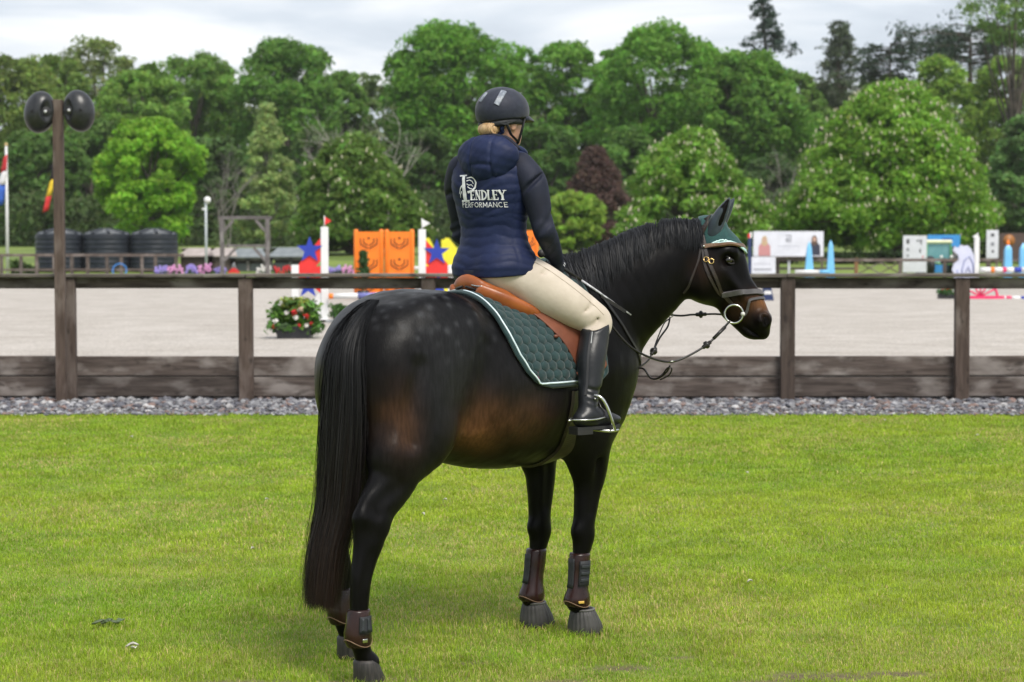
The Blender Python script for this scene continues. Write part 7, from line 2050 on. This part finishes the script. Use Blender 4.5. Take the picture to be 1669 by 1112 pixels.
mk([(-.062, .022), (-.050, .014), (-.040, .012)], .004, .003)
mk([(-.090, .026), (-.100, .012), (-.107, -.008)], .006, .002)
mk([(-.094, .002), (-.101, -.010), (-.104, -.024)], .005, .002)
word('ENDLEY', -.050, -.035, .041, .158, True, emb)
word('PERFORMANCE', -.098, -.066, .0215, .208, False, emb)

# ---- gloved hands
mglove = pmat('navy_glove', (.008, .010, .020), (.013, .016, .028), scale=30, rough=.6, bump=.001, bscale=140)
WT = np.array((.735, -.300, 1.415)); 
def glove(wr, hand, s):
    f = Field(np.minimum(wr, hand) - .09, np.maximum(wr, hand) + .09, .0035)
    fw = hand - wr; fw = fw / np.linalg.norm(fw); up = np.array((0, 0, 1.)) - fw * fw[2]; up /= np.linalg.norm(up); ot = np.cross(up, fw) * (1 if s > 0 else -1); 
    # thumb side up, knuckles forward and outward, fingers curled inward
    f.chain([tuple(wr - fw * .035) + (.034, .031), tuple(wr) + (.031, .027), tuple(wr + fw * .03) + (.034, .021), tuple(wr + fw * .065) + (.040, .018), tuple(wr + fw * .080) + (.038, .016)], ot, .01, 4)
    inn = -ot
    for i, (h_, L) in enumerate(((.030, 1.0), (.010, 1.08), (-.010, 1.0), (-.028, .82))):
        k0 = wr + fw * (.082 - .004 * abs(i - 1)) + up * h_ + ot * .004
        k1 = k0 + fw * .022 * L + inn * .018; k2 = k1 + inn * .022 * L - fw * .010; k3 = k2 - fw * .020 * L - inn * .004
        f.chain([tuple(k0) + (.0098, .0098), tuple(k1) + (.0092, .0092), tuple(k2) + (.0088, .0088), tuple(k3) + (.0078, .0078)], ot, .004, 3)
    t0 = wr + fw * .030 + up * .026 + inn * .006
    f.chain([tuple(t0) + (.013, .013), tuple(t0 + fw * .030 + up * .016 + inn * .010) + (.0105, .0105), tuple(t0 + fw * .055 + up * .012 + inn * .018) + (.0088, .0088)], ot, .008, 4)
    V, F = f.skin(1); V, F = drop_small(V, F)
    g = link('glove', raw_mesh('glove', V, F, True), mglove, rider)
    B = bvh_of(V, F)
    strap(B, [tuple(wr + up * .05 + ot * .02), tuple(wr + ot * .05), tuple(wr - up * .04 + ot * .02)], .018, .003, .001).build('cuff_strap', mnavy2, g)
    c = B.find_nearest(Vector(tuple(wr + fw * .045 + ot * .06 + up * .012)))
    for k in (-.5, .5):
        MB().bar(c[0] + c[1] * .002 + Vector(tuple(up)) * (k * .010 - .004), c[0] + c[1] * .002 + Vector(tuple(up)) * (k * .010 - .004) + Vector(tuple(fw)) * .012, .004, .002, up=c[1]).build('white_mark', mwhite, g)
glove(WRR, HANDR, -1); glove(WRL, HANDL, 1)

# ---- whip held in the right hand
whip = thing('riding_whip', 'black riding whip with a silvery shaft held across the thigh by the gloved hand', 'whip', HO, HYAW)
d = WT - HANDR; d = d / np.linalg.norm(d); c0 = HANDR + np.array((0.006, -.012, -.004))
MB().tube([c0 - d * .11, c0 - d * .02, c0 + d * .09], [.0075, .0085, .0075], 10).build('grip', mblk, whip)
MB().ball(tuple(c0 - d * .120), .018, .018, .018, 12, 8).build('pommel_cap', mgreyrub, whip)
MB().tube([c0 + d * .09, c0 + d * .17, WT], [.0055, .0050, .0028], 8).build('shaft', pmat('silver_braid', (.30, .30, .31), (.62, .62, .64), scale=60, rough=.35, stretch=(1, 1, 1)), whip)
MB().bar(tuple(c0 + d * .20 - np.array((0, 0, .008))), tuple(c0 + d * .33 - np.array((0, 0, .006))), .004, .014).build('flap_tongue', mblk, whip)

# ---- helmet
HZ = np.array((0, 0, 1.)); hc = HDC + np.array((0, 0, .028)) - hF * .002
mhel = pmat('navy_suede_shell', (.012, .015, .030), (.018, .022, .040), scale=60, rough=.62, spec=.35, sheen=.15)
Rz = Matrix.Rotation(HDW, 3, 'Z')
f = Field(hc - .19, hc + .19, .0045)
f.ball(hc, (.122, .103, .100), 0, Rz)
f.ball(hc + hF * .0 + HZ * .012, (.117, .099, .094), .02, Rz)
x, y, z = f.axes(tuple(slice(0, int(q)) for q in f.n))
dx, dy = x - hc[0], y - hc[1]; fo = dx * hF[0] + dy * hF[1]; la = dx * hL[0] + dy * hL[1]
rimz = hc[2] - .030 - .020 * np.clip(-fo / .12, 0, 1) ** 1.5 + .016 * np.clip(fo / .13, 0, 1)
f.D = np.maximum(f.D, rimz - z).astype(np.float32)
f.ball(hc - HZ * .045, (.104, .088, .085), .006, Rz, op='cut')
f.D = (f.D + .0030 * np.exp(-((np.abs(la) - .042) / .004) ** 2) * (z > hc[2] + .02)).astype(np.float32)
V, F = f.skin(2); V, F = drop_small(V, F)
hel = link('helmet', raw_mesh('helmet', V, F, True), mhel, rider)
HEB = bvh_of(V, F)
# peak
vs, fs = [], []
for i, a in enumerate(np.linspace(-1.05, 1.05, 15)):
    b = hc + hF * math.cos(a) * .112 + hL * math.sin(a) * .094 + HZ * (-.016)
    o_ = hc + hF * (math.cos(a) * .112 + .052 * math.cos(a * 1.35) ** 1.2 if abs(a) < 1.04 else math.cos(a) * .112) + hL * math.sin(a) * .100 + HZ * (-.034 - .004 * math.cos(a))
    vs += [tuple(b), tuple((b + o_) / 2 + HZ * .004), tuple(o_)]
for i in range(14):
    for j in range(2): fs.append((i * 3 + j, i * 3 + 3 + j, i * 3 + 4 + j, i * 3 + 1 + j))
o = link('peak', raw_mesh('peak', vs, fs, True), mhel, hel); md = o.modifiers.new('thick', 'SOLIDIFY'); md.thickness = .006
# vent strips along the crown
mvent = pmat('silver_grey_vent', (.14, .16, .20), (.30, .33, .38), scale=60, rough=.3, spec=.6)
for l, fr, nm in ((-.010, (-.085, -.025), 'vent'), (.072, (-.05, .0), 'vent')):
    A = []
    for q in []:
        p = hc + hF * (fr[0] + (fr[1] - fr[0]) * q) + hL * (l + .014 * q) + HZ * .2
        A.append(HEB.ray_cast(Vector(tuple(p)), Vector((0, 0, -1)))[0])
    co = Vector(tuple(hp(834.5, 400, .0001)))
    for q in np.linspace(0, 1, 6):
        (xa, ya), (xb, yb) = (((809, 171), (821, 149)) if l < 0 else ((783, 166), (793, 152)))
        tg = Vector(tuple(W3(xa + (xb - xa) * q, ya + (yb - ya) * q, 8.45)))
        A.append(HEB.ray_cast(co, (tg - co).normalized())[0])
    A = [a for a in A if a is not None]
    strap(HEB, [tuple(a) for a in A], .026 if l < 0 else .016, .004, .001).build(nm, mvent, hel)
# harness: straps before and behind the ear, chin cup
for s in (-1, 1):
    e0 = HDC + hL * s * .086
    MB().tube([tuple(e0 + hF * .050 + HZ * .0), tuple(HDC + hL * s * .076 + hF * .045 - HZ * .045), tuple(HDC + hL * s * .058 + hF * .040 - HZ * .098), tuple(HDC + hL * s * .020 + hF * .045 - HZ * .125)], .0075, 8, flat=.4).build('chin_strap', mneo, hel)
    MB().tube([tuple(e0 * 1 - hF * .055 - HZ * .020), tuple(HDC + hL * s * .072 - hF * .015 - HZ * .070), tuple(HDC + hL * s * .060 + hF * .035 - HZ * .098)], .0075, 8, flat=.4).build('rear_strap', mneo, hel)
    MB().tube([tuple(HDC - hF * .075 + hL * s * .055 - HZ * .025), tuple(HDC - hF * .055 + hL * s * .078 - HZ * .030), tuple(HDC - hF * .01 + hL * s * .088 - HZ * .012)], .011, 8, flat=.5).build('cradle', mneo, hel)
ring = []
for q in np.linspace(.62, 2 * math.pi - .62, 22):
    ring.append(tuple(HDC + hF * math.cos(q) * .092 - hF * .008 + hL * math.sin(q) * .084 - HZ * (.012 + .018 * max(0, -math.cos(q)))))
MB().tube(ring, .011, 8, flat=1.3).build('head_band', mneo, hel)
# ---- hair: swept back under the helmet into a netted bun
f = Field(HDC - .17, HDC + .17, .0045)
f.ball(HDC - hF * .018 - HZ * .002, (.086, .0785, .070), 0, Rz)
x, y, z = f.axes(tuple(slice(0, int(q)) for q in f.n))
fo = (x - HDC[0]) * hF[0] + (y - HDC[1]) * hF[1]
f.D = np.maximum(f.D, fo - .012 - .25 * (z - HDC[2])).astype(np.float32)
V, F = f.skin(2); V, F = drop_small(V, F)
hair = link('hair', raw_mesh('hair', V, F, True), mblonde, rider)
bc = HDC - hF * .084 - HZ * .048 - hL * .010
mb = MB()
mb.ball(tuple(bc), .040, .046, .034, 20, 12)
bun = mb.build('bun', mblonde, hair)
for k in range(9):
    a = -1.0 + 2.0 * k / 8
    MB().tube([tuple(bc + hL * (math.sin(a) * .046) + HZ * .028 * math.cos(b) * math.cos(a) ** .5 - hF * .034 * math.sin(b) * math.cos(a) ** .5) for b in np.linspace(-.2, math.pi + .1, 9)], .0055, 6).build('hair_strand', mblonde, bun)
tie = []
for a in np.linspace(0, 2 * math.pi, 40):
    tie.append(tuple(bc + hF * .032 + hL * math.cos(a) * .043 + HZ * (math.sin(a) * .034 + .006) - hL * .006 + hF * .004 * math.sin(a * 9)))
MB().tube(tie, [.0095 + .003 * math.sin(i * 2.3) for i in range(40)], 8).build('hair_tie', mnavy, bun)
# ------------------------------------------------------------------ thin summer haze in the air
hz_ = MB().box(-480, 480, -60, 880, -1.0, 36).build('haze', None)
m = bpy.data.materials.new('haze_air'); m.use_nodes = True; t = m.node_tree; t.nodes.clear()
pv = N(t, 'ShaderNodeVolumePrincipled'); pv.inputs['Color'].default_value = (.92, .93, .92, 1); pv.inputs['Density'].default_value = .00020; pv.inputs['Anisotropy'].default_value = .2
ou = N(t, 'ShaderNodeOutputMaterial'); t.links.new(pv.outputs[0], ou.inputs['Volume'])
hz_.data.materials.append(m); tag(hz_, 'thin pale haze in the air over the whole place', 'haze', kind='stuff')
